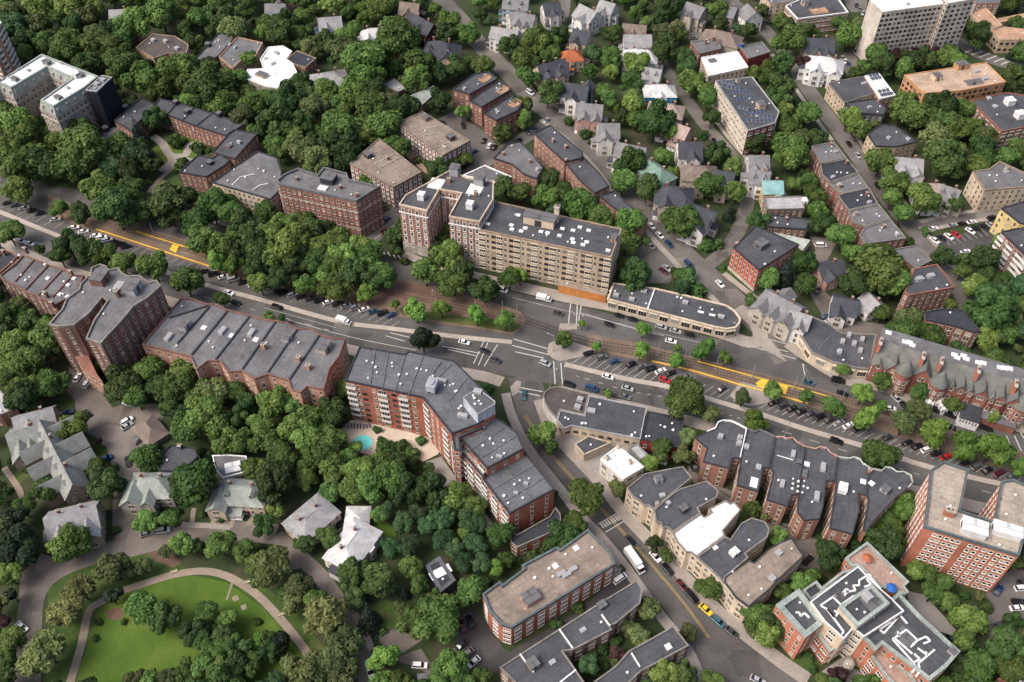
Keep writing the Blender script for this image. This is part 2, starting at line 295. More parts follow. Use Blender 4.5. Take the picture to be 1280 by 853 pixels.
# ---------------------------------------------------------------- flat-roofed buildings
def facing(a, b_):
    mx, my = (a[0]+b_[0])/2, (a[1]+b_[1])/2; dx, dy = b_[0]-a[0], b_[1]-a[1]; L = math.hypot(dx, dy)
    return (dy*-mx+-dx*-my)/max(1e-6, L*math.hypot(mx, my)), L
def building(name, label, cat, vols, group=None):
    allp = [p for v_ in vols for p in v_['poly']]; ox = sum(p[0] for p in allp)/len(allp); oy = sum(p[1] for p in allp)/len(allp)
    p0 = vols[0]['poly']; e = max(range(len(p0)), key=lambda i: math.dist(p0[i-1], p0[i])); th = math.atan2(p0[e][1]-p0[e-1][1], p0[e][0]-p0[e-1][0])
    r_ = root(name, (ox, oy, 0), th, label, cat, group); ct, st = math.cos(th), math.sin(th)
    loc = lambda p: ((p[0]-ox)*ct+(p[1]-oy)*st, -(p[0]-ox)*st+(p[1]-oy)*ct)
    for v_ in vols: volume(r_, loc, **v_)
    return r_
def volume(r_, loc, poly, h, wall, roof, para=None, fl=3, win='sash:2.8', z0=0, units=(), lines=(), cols=None, auto=None, bands=(), mansard=0, solar=(), escape=0, wallx=None):
    cols = cols or {}; wallx = wallx or {}
    if area2(poly) < 0:
        n_ = len(poly); poly = poly[::-1]; cols = {(n_-2-k) % n_: [(1-t, s) for t, s in v_] for k, v_ in cols.items()}; wallx = {(n_-2-k) % n_: c for k, c in wallx.items()}
    lp = [loc(p) for p in poly]; n_ = len(lp)
    hw = h-3.6 if mansard else h
    m_ = MB()
    for i in range(n_): a, b_ = lp[i-1], lp[i]; m_.poly([(*a, z0), (*b_, z0), (*b_, hw), (*a, hw)], 1 if (i-1) % n_ in wallx else 0)
    link('wall', m_.me('wall', M(wall, 'wall'), M(list(wallx.values())[0] if wallx else wall, 'wall')), r_)
    top = lp
    if mansard:
        top = inset(lp, 1.3); m_ = MB()
        for i in range(n_): a, b_, c, d = lp[i-1], lp[i], top[i], top[i-1]; m_.poly([(*a, hw), (*b_, hw), (*c, h), (*d, h)])
        link('mansard', m_.me('mansard', M('mintr', 'shingle')), r_)
        m_ = MB()
        for i in range(n_):
            a, b_ = Vector(lp[i-1]), Vector(lp[i]); d = b_-a; k = int(d.length/4.5)
            for j in range(k):
                p = a+d*((j+.5)/k); t = d.normalized(); nn = Vector((-t.y, t.x))
                xf = lambda x, y, z, p=p, t=t, nn=nn: (p.x+t.x*x+nn.x*y, p.y+t.y*x+nn.y*y, z)
                m_.box(-.7, .7, .1, 1.4, hw+.6, hw+2.6, 0, xf); m_.box(-.45, .45, .06, .1, hw+.9, hw+2.2, 1, xf)
        link('dormer', m_.me('dormer', M('greystone', 'wall'), GLASS), r_)
    zr = h; ri = top
    if para:
        pc, ph, pw = para; inn = inset(top, pw); m_ = MB(); out = inset(top, -.06)
        for i in range(n_):
            a, b_, c, d, a2, b2 = out[i-1], out[i], inn[i], inn[i-1], top[i-1], top[i]
            m_.poly([(*a, h-.25), (*b_, h-.25), (*b_, h+ph), (*a, h+ph)]); m_.poly([(*a, h+ph), (*b_, h+ph), (*c, h+ph), (*d, h+ph)]); m_.poly([(*c, h-.1), (*d, h-.1), (*d, h+ph), (*c, h+ph)])
        link('parapet', m_.me('parapet', M(pc, 'metal' if pc in ('white', 'mint') else 'wall')), r_); ri = inset(top, pw*.5)
    m_ = MB(); m_.poly([(*p, zr) for p in ri]); rf = link('roof', m_.me('roof', M(roof, 'roof')), r_)
    for (zb, hh, c, pr) in bands:
        o_ = inset(lp, -pr); m_ = MB()
        for i in range(n_): a, b_, c2, d = o_[i-1], o_[i], lp[i], lp[i-1]; m_.poly([(*a, zb), (*b_, zb), (*b_, zb+hh), (*a, zb+hh)]); m_.poly([(*a, zb+hh), (*b_, zb+hh), (*c2, zb+hh), (*d, zb+hh)])
        link('belt_course', m_.me('belt_course', M(c, 'wall')), r_)
    # windows, one object each
    if fl:
        style, sp = win.split(':'); sp = float(sp); style_list = style.split('/'); style = style_list[0]; fh = (hw-z0-.8)/fl; cnt = 0
        for i in range(n_):
            f_, L = facing(poly[i-1], poly[i])
            if f_ < -.2 or L < 1.9: continue
            a, b_ = lp[i-1], lp[i]; ang = math.atan2(b_[1]-a[1], b_[0]-a[0])
            ei = (i-1) % n_
            if ei in cols: items = cols[ei]
            else:
                s_ = style if L > WH[style][0]+.5 else 'sash'; k = max(1, int((L-.5)/sp)); al = style_list if s_ == style else [s_]; items = [((j+.5)/k, al[j % len(al)]) for j in range(k)]
            for t, s_ in items:
                x, y = a[0]+(b_[0]-a[0])*t, a[1]+(b_[1]-a[1])*t
                for q in range(fl):
                    if s_ == 'balc' and q == 0 and fl > 2: st_ = 'pair'
                    else: st_ = s_
                    if cnt >= 298: break
                    link('window', win_mesh(st_), r_, (x, y, z0+fh*(q+.54)+.2), ang); cnt += 1
        if escape:
            i = max(range(n_), key=lambda k: (facing(poly[k-1], poly[k])[0] > 0)*(poly[k][0]+poly[k-1][0])); a, b_ = Vector(lp[i-1]), Vector(lp[i]); d = (b_-a); t = d.normalized(); nn = Vector((t.y, -t.x))
            for q in range(1, fl):
                m_ = MB(); z = fh*q+.6; p = a+d*.25; p2 = a+d*.65
                m_.bar((*(p+nn*.6), z), (*(p2+nn*.6), z), 1.2, .12); m_.bar((*(p+nn*1.15), z+.9), (*(p2+nn*1.15), z+.9), .06, .1); m_.bar((*(p2+nn*.9), z), (*(p+nn*.9), z-fh+.3), .5, .12) if q > 1 else None
                link('fire_escape', m_.me('fire_escape', M('black', 'metal')), r_)
    if lines:
        by = {}
        for a, b_, c, wd, hh in lines: by.setdefault((c, wd, hh), []).append((a, b_))
        for (c, wd, hh), ls in by.items():
            for a, b_ in ls:
                m_ = MB(); a, b_ = loc(a), loc(b_); m_.bar((*a, zr+.01), (*b_, zr+.01), wd, hh)
                link('duct' if c == 'white' and wd >= .5 else ('party_wall' if hh > .4 else 'roof_seam'), m_.me('strip', M(c, 'metal' if c == 'white' else 'roof')), rf)
    def put(kind, p, c='', dims=None, rz=0):
        sx, sy, sz = dims or UDEF[kind]; x, y = loc(p); link(UNAME[kind], unit_mesh(kind, c), rf, (x, y, zr+.005), rz, (sx, sy, sz))
    for u in units:
        a = list(u[2:]); c = ''
        if a and isinstance(a[-1], str): c = a.pop()
        if u[0] == 'chim' and not c: c = {'whitew': 'cream', 'tanw': 'cream'}.get(wall, wall)
        if u[0] == 'hut' and not c: c = 'ltgrey'
        d = a if len(a) == 3 else None
        if u[0] == 'vent': s = rnd.uniform(.55, .95); d = (s*1.2, s*1.2, s)
        put(u[0], u[1], c, d, 0)
    # small roof pieces every roof has
    nv, na, nc = auto or (max(1, int(abs(area2(poly))/160)), 0, 0)
    xs = [p[0] for p in poly]; ys = [p[1] for p in poly]
    for kind, k in (('vent', nv), ('ac', na), ('chim', nc)):
        for _ in range(k):
            for _t in range(20):
                p = (rnd.uniform(min(xs), max(xs)), rnd.uniform(min(ys), max(ys)))
                if pin(p[0], p[1], inset(poly, 1.6)) and pin(p[0], p[1], poly): put(kind, p, wall if kind == 'chim' else '', None if kind != 'vent' else (.8, .8, .8)); break
    for a, b_ in solar:
        a, b_ = Vector(loc(a)), Vector(loc(b_)); d = b_-a; ang = math.atan2(d.y, d.x); k = max(1, int(d.length/1.75))
        for j in range(k):
            p = a+d*((j+.5)/k); m_ = UNI.get('solar')
            if not m_:
                q = MB(); q.poly([(-.82, -.85, .35), (.82, -.85, .35), (.82, .85, .95), (-.82, .85, .95)]); q.box(-.82, .82, .78, .85, 0, .9, 1); q.box(-.82, .82, -.85, -.8, 0, .33, 1); m_ = UNI['solar'] = q.me('solar_panel', SOLAR, M('steel', 'metal'))
            link('solar_panel', m_, rf, (p.x, p.y, zr+.02), ang)
# ---------------------------------------------------------------- pitched-roof houses
def slab(m_, a, b_, c, d, th=.18, mi=0):
    a, b_, c, d = map(Vector, (a, b_, c, d)); n_ = (b_-a).cross(c-a).normalized()*th; b0 = len(m_.v)
    m_.v += [tuple(p) for p in (a, b_, c, d, a+n_, b_+n_, c+n_, d+n_)]; m_.f += [tuple(b0+k for k in q) for q in ((3,2,1,0),(4,5,6,7),(0,1,5,4),(1,2,6,5),(2,3,7,6),(3,0,4,7))]; m_.i += [mi]*6
def house(name, label, a, b, w, roof, wall, hr, he, kind, cross=(), porch=0, chim=1, dorm=0, ext=0, group=None):
    hg = random.Random(label); house_like = hr > 8.5 and 'terrace' not in name
    A, B_ = Vector(a), Vector(b); mid = (A+B_)/2; d = B_-A; th = math.atan2(d.y, d.x); L = d.length+(w*.62 if kind == 'hip' else 0)
    if L < w*.8: L = w*.8
    # local +y is kept on the far side so that side 1 faces the camera
    if math.cos(th) < 0: th += math.pi; cross = [(1-t, s, c) for t, s, c in cross]
    r_ = root(name, (mid.x, mid.y, 0), th, label, 'garage' if 'garage' in name else 'house', group)
    hl, hw = L/2, w/2; wm, rm = M(wall, 'wall'), M(roof, 'shingle'); oh = .45
    m_ = MB()
    for p, q in (((-hl, -hw), (hl, -hw)), ((hl, -hw), (hl, hw)), ((hl, hw), (-hl, hw)), ((-hl, hw), (-hl, -hw))): m_.poly([(*p, 0), (*q, 0), (*q, he), (*p, he)])
    if kind == 'gable': m_.poly([(-hl, hw, he), (-hl, -hw, he), (-hl, 0, hr-.1)]); m_.poly([(hl, -hw, he), (hl, hw, he), (hl, 0, hr-.1)])
    link('wall', m_.me('wall', wm), r_)
    sl = (hr-he)/hw; ez = he-oh*sl; m_ = MB(); o = hw+oh
    if kind == 'gable':
        e = hl+oh; slab(m_, (-e, -o, ez), (e, -o, ez), (e, 0, hr), (-e, 0, hr)); slab(m_, (e, o, ez), (-e, o, ez), (-e, 0, hr), (e, 0, hr)); m_.bar((-e, 0, hr+.1), (e, 0, hr+.1), .3, .12)
    else:
        e = hl+oh; k = max(.3, hl-hw); m_.poly([(-e, -o, ez), (e, -o, ez), (k, 0, hr), (-k, 0, hr)]); m_.poly([(e, o, ez), (-e, o, ez), (-k, 0, hr), (k, 0, hr)]); m_.poly([(e, -o, ez), (e, o, ez), (k, 0, hr)]); m_.poly([(-e, o, ez), (-e, -o, ez), (-k, 0, hr)]); m_.poly([(-e, -o, ez-.05), (-e, o, ez-.05), (e, o, ez-.05), (e, -o, ez-.05)])
        m_.bar((-k, 0, hr-.02), (k, 0, hr-.02), .3, .14)
    rf = link('roof', m_.me('roof', rm), r_)
    for t, s, cw in cross:           # cross gables: s = 1 towards the camera side
        x = -hl+L*t; y1 = -s*(hw+min(3.2, w*.3)+ext); gh = min(hr-.5, he+sl*cw/2*1.15); m_ = MB(); c2 = cw/2
        lo, hi = sorted((y1, 0)); fy = y1
        m_.poly([(x-c2, 0, 0), (x-c2, fy, 0), (x-c2, fy, he), (x-c2, 0, he)]); m_.poly([(x+c2, fy, 0), (x+c2, 0, 0), (x+c2, 0, he), (x+c2, fy, he)])
        m_.poly([(x-c2, fy, 0), (x+c2, fy, 0), (x+c2, fy, he), (x, fy, gh), (x-c2, fy, he)])
        link('gable_wing', m_.me('gable_wing', wm), r_)
        m_ = MB(); fo = fy-s*.4; e2 = c2+.35; ez2 = he-.35*(gh-he)/c2
        slab(m_, (x-e2, fo, ez2), (x, fo, gh), (x, 0, gh), (x-e2, 0, ez2), .16 if s > 0 else -.16); slab(m_, (x, fo, gh), (x+e2, fo, ez2), (x+e2, 0, ez2), (x, 0, gh), .16 if s > 0 else -.16)
        link('gable_roof', m_.me('gable_roof', rm), r_)
        for q in range(2): link('window', win_mesh('pair' if cw > 5 else 'sash'), r_, (x, fy, 1.9+q*3), 0 if s > 0 else math.pi)
        link('window', win_mesh('sash'), r_, (x, fy, he+.5*(gh-he)-.1), 0 if s > 0 else math.pi, (.8, 1, .8))
    if house_like:                  # lean-to at the back corner and a bay at the front
        lx, lw, lh = hg.choice((-1, 1)), hg.uniform(3, 4.5), hg.uniform(3.2, he-1.5); m_ = MB(); x0, x1 = sorted((lx*hl, lx*(hl+hg.uniform(2.2, 3.6)))); ya = hg.uniform(-hw+.3, hw-lw-.3)
        if lx > 0: x0 += .01
        else: x1 -= .01
        m_.box(x0, x1, ya, ya+lw, 0, lh); z2 = lh+.9; i0, i1 = (x0, x1) if lx > 0 else (x1, x0)
        q0, q1 = (ya-.25, ya+lw+.25) if lx > 0 else (ya+lw+.25, ya-.25)
        slab(m_, (i1+lx*.3, q0, lh), (i1+lx*.3, q1, lh), (i0, q1, z2), (i0, q0, z2), .14, 1); link('side_wing', m_.me('side_wing', wm, M(hg.choice([roof, 'slate', 'greyr']), 'shingle')), r_)
        link('window', win_mesh('pair'), r_, ((x0+x1)/2, ya, lh*.55), 0)
        bx = hl*hg.uniform(-.6, .6)
        if not any(abs(bx-(-hl+L*c[0])) < c[2]/2+2 and c[1] > 0 for c in cross):
            m_ = MB(); bp = [(bx-1.7, -hw-.01), (bx-1, -hw-1.2), (bx+1, -hw-1.2), (bx+1.7, -hw-.01)]; bz = he-.4
            for k in range(3): m_.poly([(*bp[k], 0), (*bp[k+1], 0), (*bp[k+1], bz), (*bp[k], bz)])
            m_.poly([(*p, bz) for p in bp], 1); link('bay', m_.me('bay', wm, rm), r_)
            for q in range(max(1, int(bz/2.9))): link('window', win_mesh('pair'), r_, (bx, -hw-1.2, 1.8+q*2.9), 0, (.85, 1, 1))
        if not porch and hg.random() < .6: porch = 1
        if not dorm and hg.random() < .5 and kind == 'gable' and not cross: dorm = 2
    fln = max(1, int(he/2.9))
    for (p, q, rz) in (((-hl, -hw), (hl, -hw), 0), ((hl, -hw), (hl, hw), math.pi/2), ((-hl, hw), (-hl, -hw), -math.pi/2)):
        LL = math.dist(p, q); k = max(1, int(LL/2.8))
        for j in range(k):
            t = (j+.5)/k; x, y = p[0]+(q[0]-p[0])*t, p[1]+(q[1]-p[1])*t
            if rz == 0 and any(abs(x-(-hl+L*c[0])) < c[2]/2+.6 and c[1] > 0 for c in cross): continue
            for f_ in range(fln): link('window', win_mesh('sash'), r_, (x, y, 1.8+f_*2.9), rz)
    if kind == 'gable' and hr-he > 2.5:
        for sx in (-1, 1): link('window', win_mesh('sash'), r_, (sx*hl, 0, he+.9), sx*math.pi/2, (.8, 1, .8))
    for k in range(dorm):
        x = -hl+L*(k+.5)/dorm; yb = -hw*.62; zb = he+sl*(hw-hw*.62); m_ = MB(); m_.box(-.8, .8, -.0, 2.2, -.3, 1.2); m_.poly([(-.8, 0, 1.2), (.8, 0, 1.2), (0, 0, 1.9)]); m_.box(-.45, .45, -.04, 0, .15, 1.05, 1)
        slab(m_, (-1, -.25, 1.05), (0, -.25, 1.95), (0, 2.6, 1.95), (-1, 2.6, 1.05), .12, 2); slab(m_, (0, -.25, 1.95), (1, -.25, 1.05), (1, 2.6, 1.05), (0, 2.6, 1.95), .12, 2)
        link('dormer', m_.me('dormer', wm, GLASS, rm), rf, (x, yb, zb))
    if chim:
        for k in range(1+(L > 14)): link('chimney', unit_mesh('chim', 'brick'), rf, (hl*(.45-.9*k), .25*hw, hr-1.2), 0, (1.0, .8, 2.4))
    if porch:
        m_ = MB(); pw_ = L*.55; pd = 2.4; x0 = -hl+.1
        m_.box(x0, x0+pw_, -hw-pd, -hw-.01, .0, .6); slab(m_, (x0-.2, -hw-pd-.3, 2.9), (x0+pw_+.2, -hw-pd-.3, 2.9), (x0+pw_+.2, -hw-.01, 3.7), (x0-.2, -hw-.01, 3.7), .12, 1)
        for k in range(4): x = x0+.2+(pw_-.4)*k/3; m_.box(x-.1, x+.1, -hw-pd+.05, -hw-pd+.25, .6, 2.95)
        m_.box(x0, x0+pw_, -hw-pd+.05, -hw-pd+.13, 1.4, 1.5)
        link('porch', m_.me('porch', M('white', 'metal'), rm), r_)
    dm = MB(); dm.box(-.5, .5, -.06, .02, 0, 2.1); link('door', dm.me('door', M('maroon', 'metal')), r_, (hl*.3, -hw, .3), 0)
    return r_
# ---------------------------------------------------------------- trees
def crown_mesh(name, seed, mat, n=2400, lobes=12, flat_=.8, leaf=.105, droop=0, cone=0, low=-.55):
    g = np.random.default_rng(seed); cs = []; rs = []; asx = g.uniform(.86, 1.16)
    if cone:
        k = np.linspace(0, 1, 9); cs = [(0, 0, -1.0+2.4*t) for t in k]; rs = [(.75*(1-t)+.07) for t in k]
    else:
        cs.append((g.uniform(-.12, .12), g.uniform(-.12, .12), -.04)); rs.append(.56)
        for i in range(lobes):
            a = 2.399*i+g.uniform(-.7, .7); zz = g.uniform(-.55, .9); rad = math.sqrt(max(.05, 1-zz*zz))*g.uniform(.35, .82)
            cs.append((rad*math.cos(a)*asx, rad*math.sin(a)/asx, zz*flat_*.66)); rs.append(g.uniform(.17, .46))
    cs = np.array(cs); rs = np.array(rs); wts = rs**2/np.sum(rs**2); pick = g.choice(len(rs), n, p=wts)
    dv = g.normal(size=(n, 3)); dv[:, 2] += .35; dv /= np.linalg.norm(dv, axis=1)[:, None]
    rr = g.uniform(.80, 1.06, n)[:, None]; rr[g.random(n) < .22] *= .72
    if cone: dv[:, 2] *= .45
    p = cs[pick]+dv*rs[pick][:, None]*rr
    if not cone: p[:, 2] = np.maximum(p[:, 2], low+g.uniform(0, .25, n))
    nrm = dv+g.normal(size=(n, 3))*.42; nrm[:, 2] += .28; nrm /= np.linalg.norm(nrm, axis=1)[:, None]
    t = np.cross(nrm, g.normal(size=(n, 3))); t /= np.linalg.norm(t, axis=1)[:, None]
    if droop: t[:, 2] -= droop; t /= np.linalg.norm(t, axis=1)[:, None]
    u = np.cross(nrm, t); sz = leaf*g.uniform(.65, 1.35, n)[:, None]*(.62 if cone else 1)
    q = np.stack([p-t*sz*(1+droop), p-u*sz*.75+nrm*sz*.18, p+t*sz*(1+droop), p+u*sz*.75+nrm*sz*.18], 1).reshape(-1, 3)
    me = bpy.data.meshes.new(name); me.vertices.add(4*n); me.vertices.foreach_set('co', q.ravel())
    me.loops.add(4*n); me.loops.foreach_set('vertex_index', np.arange(4*n)); me.polygons.add(n); me.polygons.foreach_set('loop_start', np.arange(n)*4); me.polygons.foreach_set('loop_total', np.full(n, 4))
    lobt = g.random(len(rs)); tint = np.clip(.5*lobt[pick]+.5*g.random(n), 0, 1)
    at = me.attributes.new('tint', 'FLOAT', 'FACE'); at.data.foreach_set('value', tint.astype(np.float32))
    me.materials.append(mat); me.update(calc_edges=True); me.validate(); return me
CROWN = {}
for k, nv, kw in (('b', 8, dict(n=4600, lobes=19, leaf=.086)), ('h', 7, dict(n=4300, lobes=22, flat_=.8, leaf=.086)), ('k', 7, dict(n=4600, lobes=17, flat_=1.1, leaf=.086)), ('D', 4, dict(n=4200, lobes=16, leaf=.088)), ('l', 5, dict(n=2600, lobes=13, flat_=1.05, leaf=.10)), ('o', 5, dict(n=3200, lobes=18, leaf=.088)), ('w', 4, dict(n=3000, lobes=17, droop=.5, leaf=.10)), ('c', 2, dict(n=1600, cone=1)), ('e', 2, dict(n=3000, lobes=9, leaf=.10)), ('m', 2, dict(n=2200, lobes=11)), ('s', 4, dict(n=1100, lobes=9, flat_=.8, leaf=.15, low=-.5))):
    CROWN[k] = [crown_mesh('crown_'+k, 31*i+ord(k), LEAF[k], **kw) for i in range(nv)]
def trunk_mesh(seed):
    g = random.Random(seed); m_ = MB(); m_.cyl(0, 0, 0, .55, .05, .036, 8)
    for k in range(5):
        a = k*1.256+g.uniform(-.3, .3); z = .42+.04*k; q = Vector((math.cos(a)*.26, math.sin(a)*.26, z+.26)); s = Vector((0, 0, z)); t = Vector((-math.sin(a), math.cos(a), 0)); b0 = len(m_.v)
        for c, r_ in ((s, .024), (q, .009)): m_.v += [tuple(c+t*r_), tuple(c+Vector((0, 0, r_))), tuple(c-t*r_), tuple(c-Vector((0, 0, r_)))]
        for j in range(4): m_.f.append((b0+j, b0+(j+1) % 4, b0+4+(j+1) % 4, b0+4+j)); m_.i.append(0)
    return m_.me('trunk', BARK)
TRUNK = [trunk_mesh(k) for k in range(3)]
TN = dict(b='broadleaf_tree', D='broadleaf_tree', h='maple_tree', k='oak_tree', l='street_tree', o='olive_tree', w='pale_tree', c='conifer_tree', e='evergreen_tree', m='purple_tree', s='shrub')
TC = dict(s='shrub')
TLOOK = dict(b='broad green leafy tree', D='deep green leafy tree', h='light green domed tree', k='dark green tall crowned tree', l='bright yellow green tree', o='dull olive green tree', w='pale yellowish full tree', c='pointed blue green conifer', e='very dark green rounded tree', m='dark purple leaved tree', s='low green shrub')
TN['o'] = 'leafy_tree'
tcount = 0
def tree(x, y, r, typ, where):
    zc = {'s': .42*r, 'l': 2.4+r, 'c': 1.173*r}.get(typ, 2+r)
    global tcount; tcount += 1; g = random.Random(tcount*13+5); vs_ = CROWN[typ]
    o = root(TN[typ], (x, y, 0), g.uniform(0, 6.28), TLOOK[typ]+' '+where, TC.get(typ, 'tree'), TLOOK[typ]+'s '+where)
    sz = r*(1.05 if typ in 'lk' else (.95 if typ != 'c' else 1.15))*g.uniform(.92, 1.1)
    c = link('foliage' if typ == 's' else 'crown', vs_[g.randrange(len(vs_))], o, (0, 0, zc), 0, (r*g.uniform(.95, 1.08), r*g.uniform(.95, 1.08), sz))
    if typ != 's': link('trunk', TRUNK[tcount % 3], o, (0, 0, 0), 0, (zc*.8+r*.2, zc*.8+r*.2, zc*1.05))
    return o
# ---------------------------------------------------------------- vehicles
def car_meshes(L, W, H_, prof, cab, wr):
    # prof: lower body side outline (x, z); cab: (x0, x1, x2, x3, z0, z1) greenhouse trapezoid
    m_ = MB(); n_ = len(prof); b0 = 0
    for y, k in ((-W/2, 1), (-W/2+.09, 0), (W/2-.09, 0), (W/2, 1)):
        m_.v += [(x*(1-.015*k), y, z-(.05*k if z > .6 else 0)) for x, z in prof]
    for s in range(3):
        for i in range(n_):
            j = (i+1) % n_; m_.f.append((s*n_+i, s*n_+j, (s+1)*n_+j, (s+1)*n_+i)); m_.i.append(0)
    m_.f += [tuple(range(n_))[::-1], tuple(range(3*n_, 4*n_))]; m_.i += [0, 0]
    x0, x1, x2, x3, z0, z1 = cab; y0, y1 = W/2-.1, W/2-.28
    m_.poly([(x1, -y1, z1), (x2, -y1, z1), (x2, y1, z1), (x1, y1, z1)]); m_.box(x1, x2, -y1, y1, z1-.06, z1+.03)
    for xx in (x0, x3):
        pass
    body = m_.me('car_body', PAINT['w'])
    q = MB(); P_ = [(x0, z0), (x1, z1), (x2, z1), (x3, z0)]
    bl = [(x0, -y0, z0), (x3, -y0, z0), (x3, y0, z0), (x0, y0, z0)]; tl = [(x1, -y1, z1-.03), (x2, -y1, z1-.03), (x2, y1, z1-.03), (x1, y1, z1-.03)]
    for i in range(4): j = (i+1) % 4; q.poly([bl[i], bl[j], tl[j], tl[i]])
    gl = q.me('glazing', CARGLASS)
    return body, gl
def wheel_mesh(r):
    m_ = MB(); b0 = 0; n_ = 12
    for y in (-.11, .11): m_.v += [(r*math.cos(2*math.pi*k/n_), y, r*math.sin(2*math.pi*k/n_)) for k in range(n_)]
    for k in range(n_): m_.f.append((k, (k+1) % n_, n_+(k+1) % n_, n_+k)); m_.i.append(0)
    m_.f += [tuple(range(n_)), tuple(range(n_, 2*n_))[::-1]]; m_.i += [0, 0]
    for y in (-.115, .115): m_.poly([(r*.55*math.cos(2*math.pi*k/8), y, r*.55*math.sin(2*math.pi*k/8)) for k in range(8)], 1)
    return m_.me('wheel', TYRE, M('steel', 'metal'))
WHEEL = wheel_mesh(.33); BIGW = wheel_mesh(.46)
def lamp_mesh(mt): m_ = MB(); m_.box(-.03, .03, -.2, .2, -.08, .08); return m_.me('lamp', mt)
HEADL, TAILL = lamp_mesh(LAMPM), lamp_mesh(TAILM)
CAR = dict(
 s=(4.6, 1.82, car_meshes(4.6, 1.82, 1.45, [(-2.3, .3), (2.25, .28), (2.3, .62), (2.1, .78), (.95, .93), (-1.5, .98), (-2.25, .92)], (-1.95, -1.2, .25, 1.15, .93, 1.43), .33), 1.42),
 u=(4.75, 1.92, car_meshes(4.75, 1.92, 1.75, [(-2.37, .34), (2.3, .32), (2.37, .75), (2.2, .95), (1.15, 1.08), (-2.2, 1.12), (-2.36, 1.0)], (-2.25, -1.95, .45, 1.3, 1.06, 1.72), .36), 1.45),
 v=(5.2, 2.0, car_meshes(5.2, 2.0, 2.05, [(-2.6, .34), (2.55, .32), (2.6, .8), (2.35, 1.05), (1.75, 1.2), (-2.5, 1.25), (-2.6, 1.0)], (-2.5, -2.4, .95, 1.85, 1.18, 2.02), .36), 1.65))
CN = dict(k='black', d='charcoal', g='grey', s='silver', w='white', r='red', b='dark blue', t='teal blue', m='maroon', y='yellow')
KN = dict(s=('parked_car', 'sedan', 'car'), u=('parked_car', 'hatchback', 'car'), v=('parked_van', 'van', 'van'))
def with_mat(o, m_, i=0): o.material_slots[i].link = 'OBJECT'; o.material_slots[i].material = m_
def car(zone, x, y, th, c, kind):
    if kind in 'tT': return truck(zone, x, y, th, c, kind)
    L, W, (bm, gmh), wb = CAR[kind]; nm, kn, cat = KN[kind]
    if 'driving' in zone or 'junction' in zone: nm = 'car' if kind != 'v' else 'van'
    o = root(nm, (x, y, .05), th, CN[c]+' '+kn+' '+zone, cat, 'vehicles '+zone)
    b_ = link('body', bm, o); with_mat(b_, PAINT[c]); link('glazing', gmh, o)
    for sx in (-1, 1):
        for sy in (-1, 1): link('wheel', WHEEL, o, (sx*wb, sy*(W/2-.1), .33))
    for sy in (-1, 1): link('headlight', HEADL, o, (L/2-.03, sy*(W/2-.32), .66)); link('tail_light', TAILL, o, (-L/2+.03, sy*(W/2-.32), .8))
    return o
def truck(zone, x, y, th, c, kind):
    s = 1.0 if kind == 'T' else .66; o = root('box_truck' if kind == 'T' else 'delivery_truck', (x, y, .05), th, CN[c]+(' long box truck ' if kind == 'T' else ' short delivery truck ')+zone, 'truck')
    L = 9.0*s+.4; W = 2.4 if kind == 'T' else 2.1; hc = 3.5 if kind == 'T' else 2.7
    m_ = MB(); m_.box(-L/2, L/2-2.2, -W/2, W/2, .95, hc); m_.box(-L/2+.01, L/2-2.21, -W/2-.03, W/2+.03, hc-.12, hc+.02, 0); m_.box(-L/2-.03, -L/2, -W/2+.1, W/2-.1, 1.05, hc-.2, 1); link('cargo_box', m_.me('cargo_box', PAINT[c], M('ltgrey', 'metal')), o)
    m_ = MB(); xa, xb = L/2-2.05, L/2; m_.box(xa, xb, -W/2+.1, W/2-.1, .5, 1.5); m_.poly([(xa, -W/2+.15, hc-.7), (xb-.9, -W/2+.2, hc-.7), (xb-.9, W/2-.2, hc-.7), (xa, W/2-.15, hc-.7)]); m_.box(xa, xa+.25, -W/2+.12, W/2-.12, 1.5, hc-.72); link('cab', m_.me('cab', PAINT[c]), o)
    q = MB(); bl = [(xa+.25, -W/2+.12, 1.5), (xb-.2, -W/2+.12, 1.5), (xb-.2, W/2-.12, 1.5), (xa+.25, W/2-.12, 1.5)]; tl = [(xa+.25, -W/2+.2, hc-.72), (xb-.9, -W/2+.2, hc-.72), (xb-.9, W/2-.2, hc-.72), (xa+.25, W/2-.2, hc-.72)]
    for i in range(4): j = (i+1) % 4; q.poly([bl[i], bl[j], tl[j], tl[i]])
    link('glazing', q.me('glazing', CARGLASS), o); m_ = MB(); m_.box(-L/2+.2, L/2-.3, -.45, .45, .55, .95); link('chassis', m_.me('chassis', M('black', 'metal')), o)
    for xx in (-L/2+1.4, L/2-1.1):
        for sy in (-1, 1): link('wheel', BIGW, o, (xx, sy*(W/2-.2), .46))
    return o
